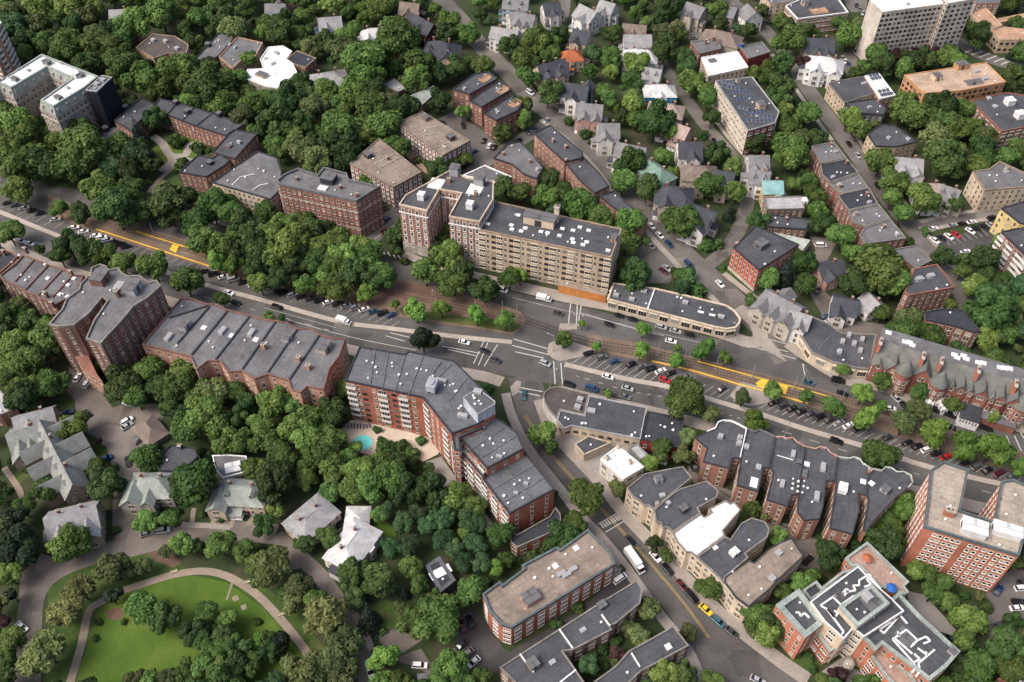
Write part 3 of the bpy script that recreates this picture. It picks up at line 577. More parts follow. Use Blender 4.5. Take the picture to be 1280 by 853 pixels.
# ---------------------------------------------------------------- street furniture and special things
def lamp_post(x, y, th, label, h=9, arm=2.4, group='street lamps', name='street_lamp', head=1):
    o = root(name, (x, y, 0), th, label, 'lamp' if head else 'pole', group); m_ = MB(); m_.cyl(0, 0, .15, h, .14, .08, 8); m_.cyl(0, 0, 0, .5, .26, .2, 8); link('pole', m_.me('pole', M('steel', 'metal')), o)
    if head:
        m_ = MB(); m_.bar((0, 0, h-.15), (arm, 0, h-.15), .1, .1); link('arm', m_.me('arm', M('steel', 'metal')), o); m_ = MB(); m_.box(arm-.2, arm+.6, -.18, .18, h-.22, h-.02); link('lamp_head', m_.me('lamp_head', M('ltgrey', 'metal')), o)
    return o
def turret(r_, x, y, rad, h, hc, wall='brick', roof='greyr', bandw=True):
    m_ = MB(); m_.cyl(x, y, 0, h, rad, rad, 14); link('turret_wall', m_.me('turret_wall', M(wall, 'wall')), r_)
    m_ = MB(); m_.cyl(x, y, h, h+hc, rad+.35, .05, 14); m_.cyl(x, y, h-.25, h, rad+.2, rad+.35, 14); link('turret_roof', m_.me('turret_roof', M(roof, 'shingle')), r_)
    for q in range(int(h/3.2)):
        for k in range(5):
            a = -math.pi*.95+k*math.pi*.2; link('window', win_mesh('sash'), r_, (x+rad*math.cos(a), y+rad*math.sin(a), 1.8+q*3.1), a+math.pi/2)
# ---------------------------------------------------------------- turreted brick row, pool and small things
def turreted_row(a, b):
    A, B_ = Vector(a), Vector(b); d = B_-A; L = d.length; th = math.atan2(d.y, d.x)
    r_ = root('turreted_building', (A.x, A.y, 0), th, 'ornate red brick row with pointed grey green turrets, gables and a white wavy shop front', 'building')
    he, hr, s1, dep = 9.0, 14.6, 8.0, 15.0; wm, rm = M('brick', 'wall'), M('greenr', 'shingle')
    m_ = MB(); m_.poly([(0, 0, 0), (L, 0, 0), (L, 0, he), (0, 0, he)]); m_.poly([(L, 0, 0), (L, dep, 0), (L, dep, hr), (L, s1, hr), (L, 0, he)]); m_.poly([(0, dep, 0), (0, 0, 0), (0, 0, he), (0, s1, hr), (0, dep, hr)]); m_.poly([(L, dep, 0), (0, dep, 0), (0, dep, hr), (L, dep, hr)]); link('wall', m_.me('wall', wm), r_)
    m_ = MB(); slab(m_, (0, -.4, he-.3), (L, -.4, he-.3), (L, s1, hr), (0, s1, hr), .15); link('roof', m_.me('roof', rm), r_)
    m_ = MB(); m_.poly([(0, s1, hr+.02), (L, s1, hr+.02), (L, dep, hr+.02), (0, dep, hr+.02)]); link('flat_roof', m_.me('flat_roof', M('tarl', 'roof')), r_)
    for k in range(22): x = L*(k+.5)/22; [link('window', win_mesh('sashw' if q else 'pair'), r_, (x, 0, 2+q*3), 0) for q in range(3)]
    for t, wd, top in ((.05, 4, 1.5), (.15, 4.6, 3.0), (.34, 8.5, 4.4), (.54, 3.2, 2), (.60, 4.2, 2.8), (.66, 3.2, 2.2), (.73, 5.5, 3.4), (.80, 3.2, 2), (.85, 5.5, 3.6), (.93, 7, 4.2)):
        top *= 1.25; x = L*t; c = wd/2; gz = he+top; yb = s1*top/(hr-he)+.3; m_ = MB(); m_.poly([(x-c, -.5, 0), (x+c, -.5, 0), (x+c, -.5, he), (x, -.5, gz), (x-c, -.5, he)]); m_.poly([(x-c, 0, 0), (x-c, -.5, 0), (x-c, -.5, he), (x-c, 0, he)]); m_.poly([(x+c, -.5, 0), (x+c, 0, 0), (x+c, 0, he), (x+c, -.5, he)]); link('gable_wing', m_.me('gable_wing', wm), r_)
        m_ = MB(); slab(m_, (x-c-.3, -.8, he-.2), (x, -.8, gz+.1), (x, yb, gz+.1), (x-c-.3, .3, he-.2), .15); slab(m_, (x, -.8, gz+.1), (x+c+.3, -.8, he-.2), (x+c+.3, .3, he-.2), (x, yb, gz+.1), .15); link('gable_roof', m_.me('gable_roof', rm), r_)
        link('window', win_mesh('pair' if wd > 5 else 'sash'), r_, (x, -.5, he+.3), 0); link('window', win_mesh('pair' if wd > 5 else 'sash'), r_, (x, -.5, 5), 0)
    for x, y, rad, h, hc in ((L*.215, -1.2, 2.9, 12.0, 6.5), (L*.45, -1.0, 3.0, 11.0, 6.5), (L*.985, 1.5, 3.6, 10.5, 5.5)): turret(r_, x, y, rad, h, hc, 'brick', 'greenr')
    for t, y in ((.30, 4.2), (.42, 4.4), (.66, 5.5), (.90, 4.2), (.01, 5)): link('chimney', unit_mesh('chim', 'brickk'), r_, (L*t, y, hr-2), 0, (1.2, 4, 4.6))
    for t in (.05, .17, .20, .22, .5, .52, .56, .58, .66, .69, .8, .83, .86): link('skylight', unit_mesh('sky', ''), r_, (L*t, s1+1.5+4*((t*37) % 1), hr+.03), 0, (2.2, 1.8, .5))
    m_ = MB(); xs = [L*(.41+.02*k) for k in range(12)]
    for k in range(11): y = -4.6-1.2*math.sin(k*1.3); m_.box(xs[k], xs[k+1]-.003, y, -.02, 0, 3.7+.5*math.sin(k*1.9)); m_.box(xs[k]+.4, xs[k+1]-.4, y-.05, y, 1.0, 2.9, 1)
    link('shop_front', m_.me('shop_front', M('white', 'metal'), GLASS), r_)
    m_ = MB(); m_.box(L*.64, L*.77, -8.5, -.02, 0, 4.4); m_.box(L*.64-.1, L*.77+.1, -8.6, -.02, 4.4, 4.6, 2)
    for k in range(6): x = L*.645+k*L*.02; m_.box(x+.2, x+L*.013, -8.55, -8.5, 2.6, 3.9, 1)
    link('shop_front', m_.me('shop_front', M('white', 'metal'), GLASS, M('tard', 'roof')), r_)
    m_ = MB(); m_.box(L*.78, L*1.0, -4.5, -.02, 0, 3.6); m_.box(L*.78-.1, L*1.0, -4.7, -.02, 3.6, 3.9, 1); link('shop_front', m_.me('shop_front', wm, M('tarl', 'roof')), r_)
def pool(x, y, r):
    o = root('swimming_pool', (x, y, 0), 0, 'round turquoise swimming pool on a cream deck beside the stepped brick block', 'pool'); n_ = 28
    ring = lambda rr, z: [(rr*math.cos(2*math.pi*k/n_)*1.06, rr*math.sin(2*math.pi*k/n_)*.98, z) for k in range(n_)]
    m_ = MB(); m_.poly(ring(r, .10)); link('water', m_.me('water', WATER), o)
    m_ = MB(); a, b_, c = ring(r, .16), ring(r+.5, .16), ring(r, .06)
    for k in range(n_): j = (k+1) % n_; m_.poly([a[k], a[j], b_[j], b_[k]][::-1]); m_.poly([c[k], c[j], a[j], a[k]])
    link('coping', m_.me('coping', M('cream', 'wall')), o)
def lounger(x, y, th):
    o = root('sun_lounger', (x, y, .04), th, 'dark sun lounger on the pool deck', 'lounger', 'sun loungers on the pool deck'); m_ = MB(); m_.box(-.9, .3, -.3, .3, .3, .38); slab(m_, (.3, -.3, .34), (1.0, -.3, .75), (1.0, .3, .75), (.3, .3, .34), .07); link('seat', m_.me('seat', M('slatew', 'metal')), o)
    for sx in (-.8, .25):
        for sy in (-.25, .25): m_ = MB(); m_.box(-.03, .03, -.03, .03, 0, .3); link('leg', m_.me('leg', M('steel', 'metal')), o, (sx, sy, 0))
def bench(x, y, th, where):
    o = root('park_bench', (x, y, .03), th, 'pale wooden bench '+where, 'bench'); m_ = MB()
    m_.box(-1.1, 1.1, -.3, .3, .42, .5); link('seat', m_.me('seat', M('cream', 'wall')), o); m_ = MB(); m_.box(-1.1, 1.1, .3, .38, .5, .95); link('backrest', m_.me('backrest', M('cream', 'wall')), o)
    for sx in (-.9, .9): m_ = MB(); m_.box(-.05, .05, -.28, .3, 0, .42); link('leg', m_.me('leg', M('steel', 'metal')), o, (sx, 0, 0))
def parasol(x, y, z, c, label):
    o = root('parasol', (x, y, z), 0, label, 'parasol'); m_ = MB(); m_.cyl(0, 0, 0, 2.5, .05, .05, 6); m_.cyl(0, 0, 0, .12, .4, .4, 10); link('pole', m_.me('pole', M('white', 'metal')), o); m_ = MB(); m_.cyl(0, 0, 2.0, 2.7, 1.7, .05, 8); link('canopy', m_.me('canopy', M(c, 'metal')), o)
def platform(items, areas, rails):
    for pts, wd in items:
        o = ribbon('platform_edge', None, .17, wd, .08+.004*items.index((pts, wd)), pts, PLATY)
    for kz, p in enumerate(areas):
        p = p if area2(p) > 0 else p[::-1]; m_ = MB(); m_.poly([(*q, .29+.012*kz) for q in p]); structure('platform_surface', m_.me('platform_surface', PLATY))
    for p in rails:
        for off in (-.75, .75):
            L = smooth_line(p); sh = []
            for i, q in enumerate(L): d = (L[min(i+1, len(L)-1)]-L[max(i-1, 0)]).normalized(); sh.append((q.x-d.y*off, q.y+d.x*off))
            ribbon('rail', None, .16, .14, .12, sh, RAIL)
        L = smooth_line(p, 60); m_ = MB(); last = None
        for i, q in enumerate(L[:-1]):
            if last and (q-last).length < 1.1: continue
            last = q; d = (L[i+1]-q).normalized(); t = Vector((-d.y, d.x)); xf = lambda x, y, z, q=q, d=d, t=t: (q.x+d.x*x+t.x*y, q.y+d.y*x+t.y*y, z)
            m_.box(-.14, .14, -1.2, 1.2, .15, .21, 0, xf)
        o = link('railway_sleepers', m_.me('railway_sleepers', M('brownroof', 'wall'))); o['kind'] = 'stuff'
# ================================================================ the place: large structure first (metres, camera over the origin)
flat('avenue','asphalt',0.0205,[(-273.8,365.1),(-218.8,341.8),(-176.6,332.8),(-149.6,318.4),(-110.0,304.1),(-66.5,296.2),(-51.9,290.0),(-34.1,281.9),(0.0,270.2),(25.4,262.3),(58.2,251.3),(82.2,243.4),(101.4,240.9),(109.8,234.1),(128.0,219.5),(141.8,215.6),(155.4,206.8),(185.7,196.2),(201.1,191.2),(186.8,157.2),(173.4,164.0),(144.8,172.9),(123.6,181.5),(89.9,195.8),(64.8,205.3),(17.9,219.5),(0.0,224.3),(-34.3,231.6),(-66.2,240.9),(-100.3,251.8),(-126.6,260.9),(-196.8,288.5),(-227.0,304.1),(-252.4,314.0)])
flat('road','asphalt3',0.021,[(55.8,120.1),(65.8,126.1),(71.2,119.9),(80.4,111.9),(88.9,101.8),(53.5,99.5),(56.7,108.9)])
flat('lane','lane',0.0215,[(-163.5,210.6),(-158.3,213.5),(-150.3,207.6),(-145.0,210.6),(-132.7,210.6),(-128.4,205.7),(-129.9,194.4),(-130.9,187.2),(-137.7,185.4),(-142.1,185.4),(-149.3,194.4),(-156.4,198.1)])
flat('lane','lane',0.022,[(-157.9,140.8),(-153.9,148.2),(-148.7,146.7),(-149.5,135.7),(-155.4,132.2)])
flat('lane','lane',0.0225,[(-53.0,124.7),(-48.7,126.0),(-42.1,111.6),(-40.6,105.8),(-43.9,105.8),(-50.5,119.4)])
flat('driveway','lane',0.023,[(-73.6,148.2),(-67.0,148.9),(-64.8,143.7),(-71.3,142.2)])
flat('driveway','lane',0.0235,[(132.3,305.7),(144.4,302.9),(137.0,290.8),(131.6,275.4),(124.1,269.2),(120.3,275.4),(132.8,296.1)])
flat('driveway','lane',0.024,[(124.1,269.2),(130.2,272.9),(137.4,253.7),(151.8,251.4),(157.5,253.7),(157.5,248.0),(144.0,240.9),(133.4,240.9),(127.7,251.4)])
flat('parking_lot','asphaltd',0.0245,[(183.3,300.2),(214.5,312.7),(215.7,305.7),(202.2,290.8),(186.6,292.1)])
flat('parking_lot','asphalt2',0.025,[(48.3,290.8),(64.2,305.7),(73.7,286.9),(66.1,275.4),(52.2,275.4)])
flat('parking_lot','asphalt2',0.0255,[(-38.2,396.1),(-30.0,403.6),(-12.6,383.5),(-5.2,369.5),(-18.1,357.8),(-20.6,374.7)])
flat('parking_lot','asphalt2',0.026,[(98.8,493.0),(111.9,500.2),(113.3,476.5),(102.0,471.9)])
flat('parking_lot','asphalt2',0.0265,[(200.5,522.9),(215.5,522.9),(211.5,507.6),(201.7,507.6)])
flat('parking_lot','asphalt2',0.027,[(180.6,456.3),(192.1,465.2),(191.6,445.6),(181.6,437.2)])
flat('parking_lot','asphaltd',0.0275,[(-18.0,126.0),(-11.7,128.8),(-2.0,115.5),(2.4,114.2),(-3.8,109.1),(-11.1,106.6),(-16.2,112.9)])
flat('parking_lot','asphalt2',0.028,[(149.4,133.6),(157.9,140.8),(170.2,146.7),(165.0,122.0),(149.6,118.1),(145.7,119.4)])
flat('alley','lane',0.0285,[(62.1,183.2),(66.1,177.1),(76.3,171.9),(83.8,161.8),(93.0,159.0),(101.3,152.9),(96.1,145.6),(91.6,152.2),(85.0,161.8),(75.3,166.1),(65.7,171.9),(61.5,178.6)])
flat('alley','lane',0.029,[(84.9,161.3),(91.4,155.8),(100.6,151.2),(99.3,142.2),(92.1,143.0),(89.0,154.3),(82.6,156.6)])
flat('courtyard','pave',0.0295,[(125.4,135.0),(130.5,133.6),(136.9,121.3),(129.5,118.1),(123.9,128.8)])
flat('driveway','asphalt2',0.03,[(-171.9,228.9),(-165.0,224.7),(-155.5,219.5),(-153.6,213.5),(-159.5,212.5),(-167.6,220.6)])
flat('courtyard','pave',0.0305,[(18.0,196.3),(22.6,200.0),(35.6,192.6),(46.2,194.4),(42.7,189.0),(31.5,185.4),(30.9,176.7),(24.2,186.3)])
flat('driveway','asphaltd',0.031,[(0.0,115.5),(21.9,128.8),(30.9,137.9),(37.1,140.0),(38.2,137.9),(25.8,129.4),(3.7,115.5),(0.0,112.9)])
flat('pool_deck','deckp',0.0315,[(-62.3,198.9),(-59.0,203.1),(-50.1,201.9),(-32.4,195.9),(-25.6,193.6),(-26.2,187.8),(-31.6,184.4),(-37.6,188.9),(-48.6,186.7),(-54.4,188.4),(-59.7,193.6)])
flat('driveway','pave',0.032,[(-30.7,184.4),(-25.2,186.7),(-18.3,175.6),(-12.6,169.2),(-6.2,158.9),(-4.4,155.9),(-9.7,156.9),(-15.3,167.1),(-22.7,172.4)])
flat('driveway','lane',0.0325,[(-34.2,113.5),(-27.6,116.1),(-22.8,109.1),(-23.3,107.3),(-29.7,111.0),(-33.5,111.6)])
flat('driveway','lane',0.033,[(-40.5,120.7),(-35.6,122.7),(-26.5,119.4),(-33.7,114.2),(-40.3,118.1)])
flat('driveway','lane',0.0335,[(-63.4,157.4),(-58.6,162.9),(-55.4,158.9),(-60.1,153.5)])
flat('forecourt','terra',0.034,[(-56.1,371.2),(-51.1,373.0),(-37.0,357.8),(-35.5,348.1),(-41.6,351.3),(-50.4,362.8)])
flat('clearing','soil',0.0345,[(-137.8,522.9),(-126.1,528.1),(-124.6,502.7),(-131.5,507.6)])
flat('driveway','lane',0.035,[(22.8,490.6),(32.0,510.1),(32.8,500.2),(23.7,478.8)])
flat('forecourt','pave',0.0355,[(92.3,109.1),(99.5,113.5),(105.8,109.1),(107.1,104.8),(93.1,104.8)])
flat('lawn','lawn',0.036,[(-120.7,135.7),(-113.8,139.3),(-104.8,140.4),(-97.4,140.0),(-91.1,138.2),(-83.7,134.3),(-77.7,130.1),(-68.7,122.7),(-61.3,115.5),(-64.7,105.8),(-72.7,103.0),(-128.3,103.0),(-129.5,114.2),(-130.3,124.7),(-128.2,130.1)])
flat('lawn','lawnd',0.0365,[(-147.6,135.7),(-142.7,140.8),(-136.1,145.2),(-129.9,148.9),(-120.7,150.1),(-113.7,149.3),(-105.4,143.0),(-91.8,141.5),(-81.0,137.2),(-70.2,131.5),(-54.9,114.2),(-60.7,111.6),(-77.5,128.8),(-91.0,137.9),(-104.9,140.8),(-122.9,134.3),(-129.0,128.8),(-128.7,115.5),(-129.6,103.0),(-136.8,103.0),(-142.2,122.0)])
flat('lawn','lawn',0.037,[(-48.4,158.9),(-46.0,162.1),(-41.6,159.7),(-37.8,155.8),(-42.1,150.4),(-46.5,153.5)])
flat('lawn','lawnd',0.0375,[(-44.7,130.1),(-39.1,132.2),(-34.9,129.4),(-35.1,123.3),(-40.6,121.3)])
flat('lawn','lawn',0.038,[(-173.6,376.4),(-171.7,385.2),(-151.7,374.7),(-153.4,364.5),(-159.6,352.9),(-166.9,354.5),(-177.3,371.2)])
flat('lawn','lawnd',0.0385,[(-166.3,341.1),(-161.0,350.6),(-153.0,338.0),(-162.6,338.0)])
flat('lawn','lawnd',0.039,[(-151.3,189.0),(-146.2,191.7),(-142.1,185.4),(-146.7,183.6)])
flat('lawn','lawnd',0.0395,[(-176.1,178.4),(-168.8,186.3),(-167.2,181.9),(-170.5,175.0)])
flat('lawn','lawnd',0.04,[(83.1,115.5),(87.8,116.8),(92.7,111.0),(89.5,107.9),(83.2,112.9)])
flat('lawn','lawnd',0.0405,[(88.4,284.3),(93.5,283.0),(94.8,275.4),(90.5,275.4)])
flat('bare_patch','path',0.041,[(-88.3,132.9),(-86.9,133.6),(-85.9,132.2),(-87.1,131.4),(-88.1,131.9)])
flat('bare_patch','path',0.0415,[(-85.1,129.8),(-83.6,130.5),(-83.0,129.1),(-84.1,128.2)])
flat('bare_patch','soil',0.042,[(-126.6,128.1),(-124.1,129.4),(-121.3,128.8),(-120.8,126.0),(-123.4,125.0),(-125.6,126.0)])
flat('bare_patch','path',0.0425,[(-90.1,131.9),(-89.7,137.9),(-88.9,137.9),(-89.6,131.7)])
flat('bare_patch','soil',0.043,[(-120.5,149.3),(-114.0,150.4),(-107.3,145.2),(-109.4,143.0),(-115.4,145.2)])
flat('verge','grassy',0.19,[(-45.7,257.2),(-32.5,254.0),(-12.9,250.0),(0.0,246.9),(3.9,250.5),(0.0,254.0),(-16.3,254.9),(-32.7,258.6)])
flat('verge','soil',0.19,[(-67.2,272.6),(-47.3,276.5),(-26.7,269.8),(-6.9,262.3),(1.6,257.7),(0.0,254.0),(-26.2,257.7),(-46.2,263.2),(-64.5,264.1)])
flat('garden_circle','paves',0.0445,[(-165.2,363.6),(-164.9,366.1),(-163.1,367.0),(-160.6,365.3),(-159.5,362.8),(-160.4,360.3),(-162.9,360.3)])
ribbon('road','asphalt2',0.045,11,0,[(107.4,231.6),(102.0,247.4),(95.1,259.5),(87.5,273.6),(76.9,290.0),(66.9,309.5),(53.8,335.8),(46.1,354.2),(34.0,380.4),(19.8,400.8),(7.6,421.0),(-3.5,443.2),(-18.2,470.3),(-31.1,500.4),(-42.7,522.9),(-60.5,554.2)])
ribbon('road','asphalt2',0.0455,6.5,0,[(82.4,284.9),(92.6,295.2),(100.8,308.5),(107.1,324.1),(110.8,337.0)])
ribbon('road','asphalt3',0.046,12.5,0,[(4.6,224.3),(6.9,212.5),(11.0,194.7),(22.9,176.8),(31.1,163.0),(42.6,147.7),(52.1,133.3),(59.7,120.1),(65.5,108.9),(74.0,97.2)])
ribbon('road','asphalt2',0.0465,8,0,[(-66.6,296.7),(-58.1,311.2),(-51.3,324.1),(-35.6,337.0),(-22.9,347.9),(-10.9,362.5),(4.0,377.7),(20.4,394.4)])
ribbon('road','asphalt2',0.047,9,0,[(128.5,554.2),(132.5,522.9),(141.8,501.4),(152.4,465.0),(156.3,435.1),(160.7,407.4),(165.6,381.8),(169.5,361.2),(172.7,338.8),(176.0,324.1),(180.0,309.5),(183.2,294.6),(187.1,279.9),(188.2,266.9),(186.4,254.0)])
ribbon('road','asphalt2',0.0475,8,0,[(179.6,311.7),(196.1,316.2),(222.3,322.4),(247.9,329.9)])
ribbon('road','asphalt2',0.048,7,0,[(74.0,484.6),(86.0,437.5),(92.8,410.4),(97.8,392.2),(104.9,373.0),(110.4,358.6)])
ribbon('road','asphalt2',0.0485,10,0,[(249.7,484.6),(257.5,466.8),(270.0,451.4),(292.6,441.5)])
ribbon('road','asphalt2',0.049,7,0,[(16.0,473.8),(28.1,495.7),(32.0,522.9),(30.2,554.2)])
ribbon('lane','lane',0.0495,9,0,[(-171.2,225.9),(-159.5,214.0),(-145.0,197.6),(-137.3,185.3),(-133.3,174.2),(-129.7,160.9),(-125.1,151.2)])
ribbon('lane','lane',0.05,7.5,0,[(-78.4,155.4),(-93.3,156.6),(-103.7,155.4),(-113.7,154.2),(-124.9,150.6),(-137.6,147.4),(-147.8,141.4),(-151.1,133.3),(-148.3,121.4),(-141.7,101.8)])
ribbon('lane','lane',0.0505,5,0,[(-78.3,154.8),(-70.6,148.2),(-61.6,140.2),(-53.1,129.3),(-46.2,117.6),(-41.6,101.8)])
ribbon('park_path','path',0.051,2.5,0,[(-130.4,105.4),(-130.6,111.6),(-131.0,118.7),(-132.0,128.1),(-129.1,131.2),(-124.3,134.7),(-117.3,137.5),(-108.8,140.6),(-99.9,141.9),(-92.2,140.4),(-84.8,136.5),(-78.0,131.5),(-67.1,120.7),(-59.5,111.6),(-56.2,105.8)])
ribbon('garden_path','paves',0.0515,4,0,[(-180.1,381.7),(-173.2,374.7),(-166.7,365.3),(-159.8,366.1),(-160.3,376.4)])
ribbon('garden_path','paves',0.052,4,0,[(-168.5,352.9),(-165.2,359.5),(-162.7,363.6),(-151.8,357.8)])
ribbon('garden_path','path',0.0525,2.6,0,[(-239.3,376.4),(-230.7,369.5),(-223.9,364.5)])
ribbon('garden_path','path',0.053,2.5,0,[(-169.9,336.4),(-167.6,345.8),(-164.2,355.4),(-167.7,365.4)])
ribbon('garden_path','path',0.0535,2,0,[(-178.8,181.9),(-170.6,173.3),(-167.3,168.3)])
ribbon('pavement','paves',0.03,2,0.12,[(-110.7,158.9),(-102.3,158.6),(-93.9,157.8)])
ribbon('garden_path','path',0.054,1.6,0,[(-107.3,158.9),(-108.1,165.4)])
ribbon('garden_path','path',0.0545,1.6,0,[(-100.4,159.3),(-100.4,163.7)])
ribbon('garden_path','path',0.055,1.6,0,[(-94.2,157.8),(-93.5,166.2)])
ribbon('garden_path','path',0.0555,1.6,0,[(-88.6,158.9),(-86.2,164.5)])
ribbon('garden_path','path',0.056,1.6,0,[(-120.9,162.1),(-122.2,167.0)])
ribbon('garden_path','path',0.0565,2,0,[(-48.9,127.4),(-44.2,119.4),(-42.5,115.5)])
ribbon('pavement','paves',0.02,5,0.1405,[(-244.1,311.2),(-226.2,302.0),(-196.0,285.9),(-126.1,258.6),(-99.9,249.6),(-65.9,238.3),(-50.0,233.7),(-34.1,229.1),(-12.3,224.3),(-3.7,221.1)])
ribbon('pavement','paves',0.02,5,0.142,[(18.2,216.7),(31.5,212.5),(45.2,208.7),(64.4,202.7),(89.4,193.3),(122.9,178.8),(144.0,170.3),(172.5,161.5),(186.6,156.6)])
ribbon('pavement','paves',0.02,6,0.1435,[(0.0,274.1),(25.6,266.0),(42.5,261.3),(58.6,254.9),(74.8,250.0),(84.8,246.1),(93.6,241.7),(98.7,243.4),(98.6,251.8),(92.7,260.9)])
ribbon('pavement','paves',0.02,5,0.145,[(109.3,240.9),(114.4,234.9),(123.2,225.9),(129.2,221.5),(142.5,217.9),(156.2,209.4),(176.8,202.7),(202.1,193.7)])
ribbon('pavement','paves',0.02,4,0.1465,[(-66.9,299.9),(-76.1,303.1),(-110.8,308.5),(-150.6,322.4)])
ribbon('pavement','paves',0.02,4,0.148,[(-47.0,293.6),(-32.7,285.9),(-13.6,279.5),(0.0,274.6)])
ribbon('pavement','paves',0.02,4.5,0.1495,[(10.2,212.5),(14.0,199.4),(18.7,191.9),(30.3,176.2),(37.9,163.3),(49.6,147.7),(59.3,134.4),(66.1,126.1),(72.8,119.4),(81.5,111.4),(87.6,106.5)])
ribbon('pavement','paves',0.02,3.5,0.151,[(-2.4,215.6),(0.0,204.9),(5.7,190.5),(16.6,172.9),(23.7,161.5),(28.0,156.3),(35.3,145.4),(40.7,136.1),(45.4,127.9),(52.5,116.8),(55.2,108.5),(55.2,101.8)])
ribbon('pavement','paves',0.02,2.6,0.1525,[(89.3,254.0),(83.1,266.9),(72.1,284.9),(61.2,306.3),(48.3,332.2),(40.4,354.2),(28.6,376.3),(14.7,395.8)])
ribbon('pavement','paves',0.02,2.6,0.154,[(105.2,260.9),(95.9,273.6),(90.4,281.4)])
ribbon('pavement','paves',0.02,3,0.13,[(112.7,234.5),(107.7,248.7),(101.9,260.9),(99.1,266.9)])
ribbon('pavement','paves',0.02,2.4,0.1315,[(81.7,299.9),(72.2,320.7),(60.5,343.0),(51.3,360.5),(39.5,385.2),(24.9,405.9),(15.3,421.0)])
ribbon('pavement','paves',0.02,2.2,0.133,[(167.6,411.9),(171.9,385.9),(175.0,364.4),(178.4,343.0),(181.4,327.6)])
ribbon('pavement','paves',0.02,2.2,0.1345,[(145.5,459.9),(150.5,430.3),(154.7,403.0),(159.5,377.7)])
ribbon('pavement','paves',0.02,2.2,0.136,[(184.2,315.1),(197.2,319.5),(223.5,325.8),(249.4,333.4)])
ribbon('pavement','paves',0.02,2.2,0.1375,[(182.6,307.4),(194.9,312.3),(220.8,318.4),(246.3,325.8)])
ribbon('pavement','paves',0.02,2,0.139,[(102.9,399.4),(109.4,376.3),(114.8,361.8)])
ribbon('pavement','paves',0.02,2,0.1405,[(183.2,311.7),(187.4,295.7),(190.7,280.4)])
ribbon('pavement','kerbs',0.02,2.2,0.142,[(-252.4,331.6),(-234.0,322.4),(-202.9,306.3),(-166.2,290.0),(-129.8,274.6),(-102.7,265.0),(-70.4,253.1),(-51.5,249.6),(-25.6,245.2),(0.0,241.7)])
ribbon('pavement','kerbs',0.02,2.2,0.1435,[(20.5,230.0),(43.5,222.7),(59.5,218.7),(77.8,211.3),(91.7,205.7),(107.1,198.7),(126.1,191.2),(147.6,181.9),(176.8,172.9),(191.3,167.8)])
flat('median','ballast',0.02,[(-216.3,334.6),(-194.3,324.1),(-168.6,312.3),(-132.9,298.8),(-107.6,291.5),(-82.4,285.4),(-48.2,279.0),(-26.8,271.2),(-6.9,263.6),(3.3,258.6),(5.8,254.0),(3.2,247.8),(0.0,245.6),(-12.9,248.7),(-32.4,252.2),(-46.3,255.8),(-65.6,259.5),(-79.4,264.1),(-104.3,273.6),(-129.6,284.4),(-157.3,295.7),(-185.4,307.4),(-211.5,320.7)],0.155)
flat('median','ballast',0.02,[(30.4,246.1),(41.4,243.4),(52.2,240.4),(72.5,233.3),(98.9,224.3),(109.7,220.3),(131.7,211.3),(149.9,202.3),(167.8,194.7),(197.6,182.9),(193.4,172.9),(179.1,178.8),(164.3,184.6),(146.8,192.2),(128.8,200.5),(107.6,210.6),(97.9,214.4),(86.2,218.7),(66.0,226.7),(54.4,230.8),(29.9,237.9)],0.1565)
flat('traffic_island','paves',0.02,[(13.8,236.6),(14.6,240.9),(18.5,243.4),(22.9,242.2),(31.5,238.3),(30.7,234.9),(18.7,231.6),(15.6,233.3)],0.168)
flat('traffic_island','paves',0.02,[(-0.6,218.7),(1.8,221.9),(3.7,221.1),(2.4,215.6),(0.0,214.0)],0.1695)
flat('traffic_island','paves',0.02,[(81.9,214.4),(87.0,221.1),(97.0,217.9),(100.9,214.8),(98.8,211.7),(89.4,209.4),(85.1,210.2)],0.171)
flat('traffic_island','paves',0.02,[(19.4,251.8),(25.9,251.8),(26.4,248.7),(18.6,247.8)],0.1725)
flat('traffic_island','paves',0.02,[(97.8,238.3),(102.5,243.4),(105.3,236.6),(106.5,231.6),(102.0,235.8)],0.174)
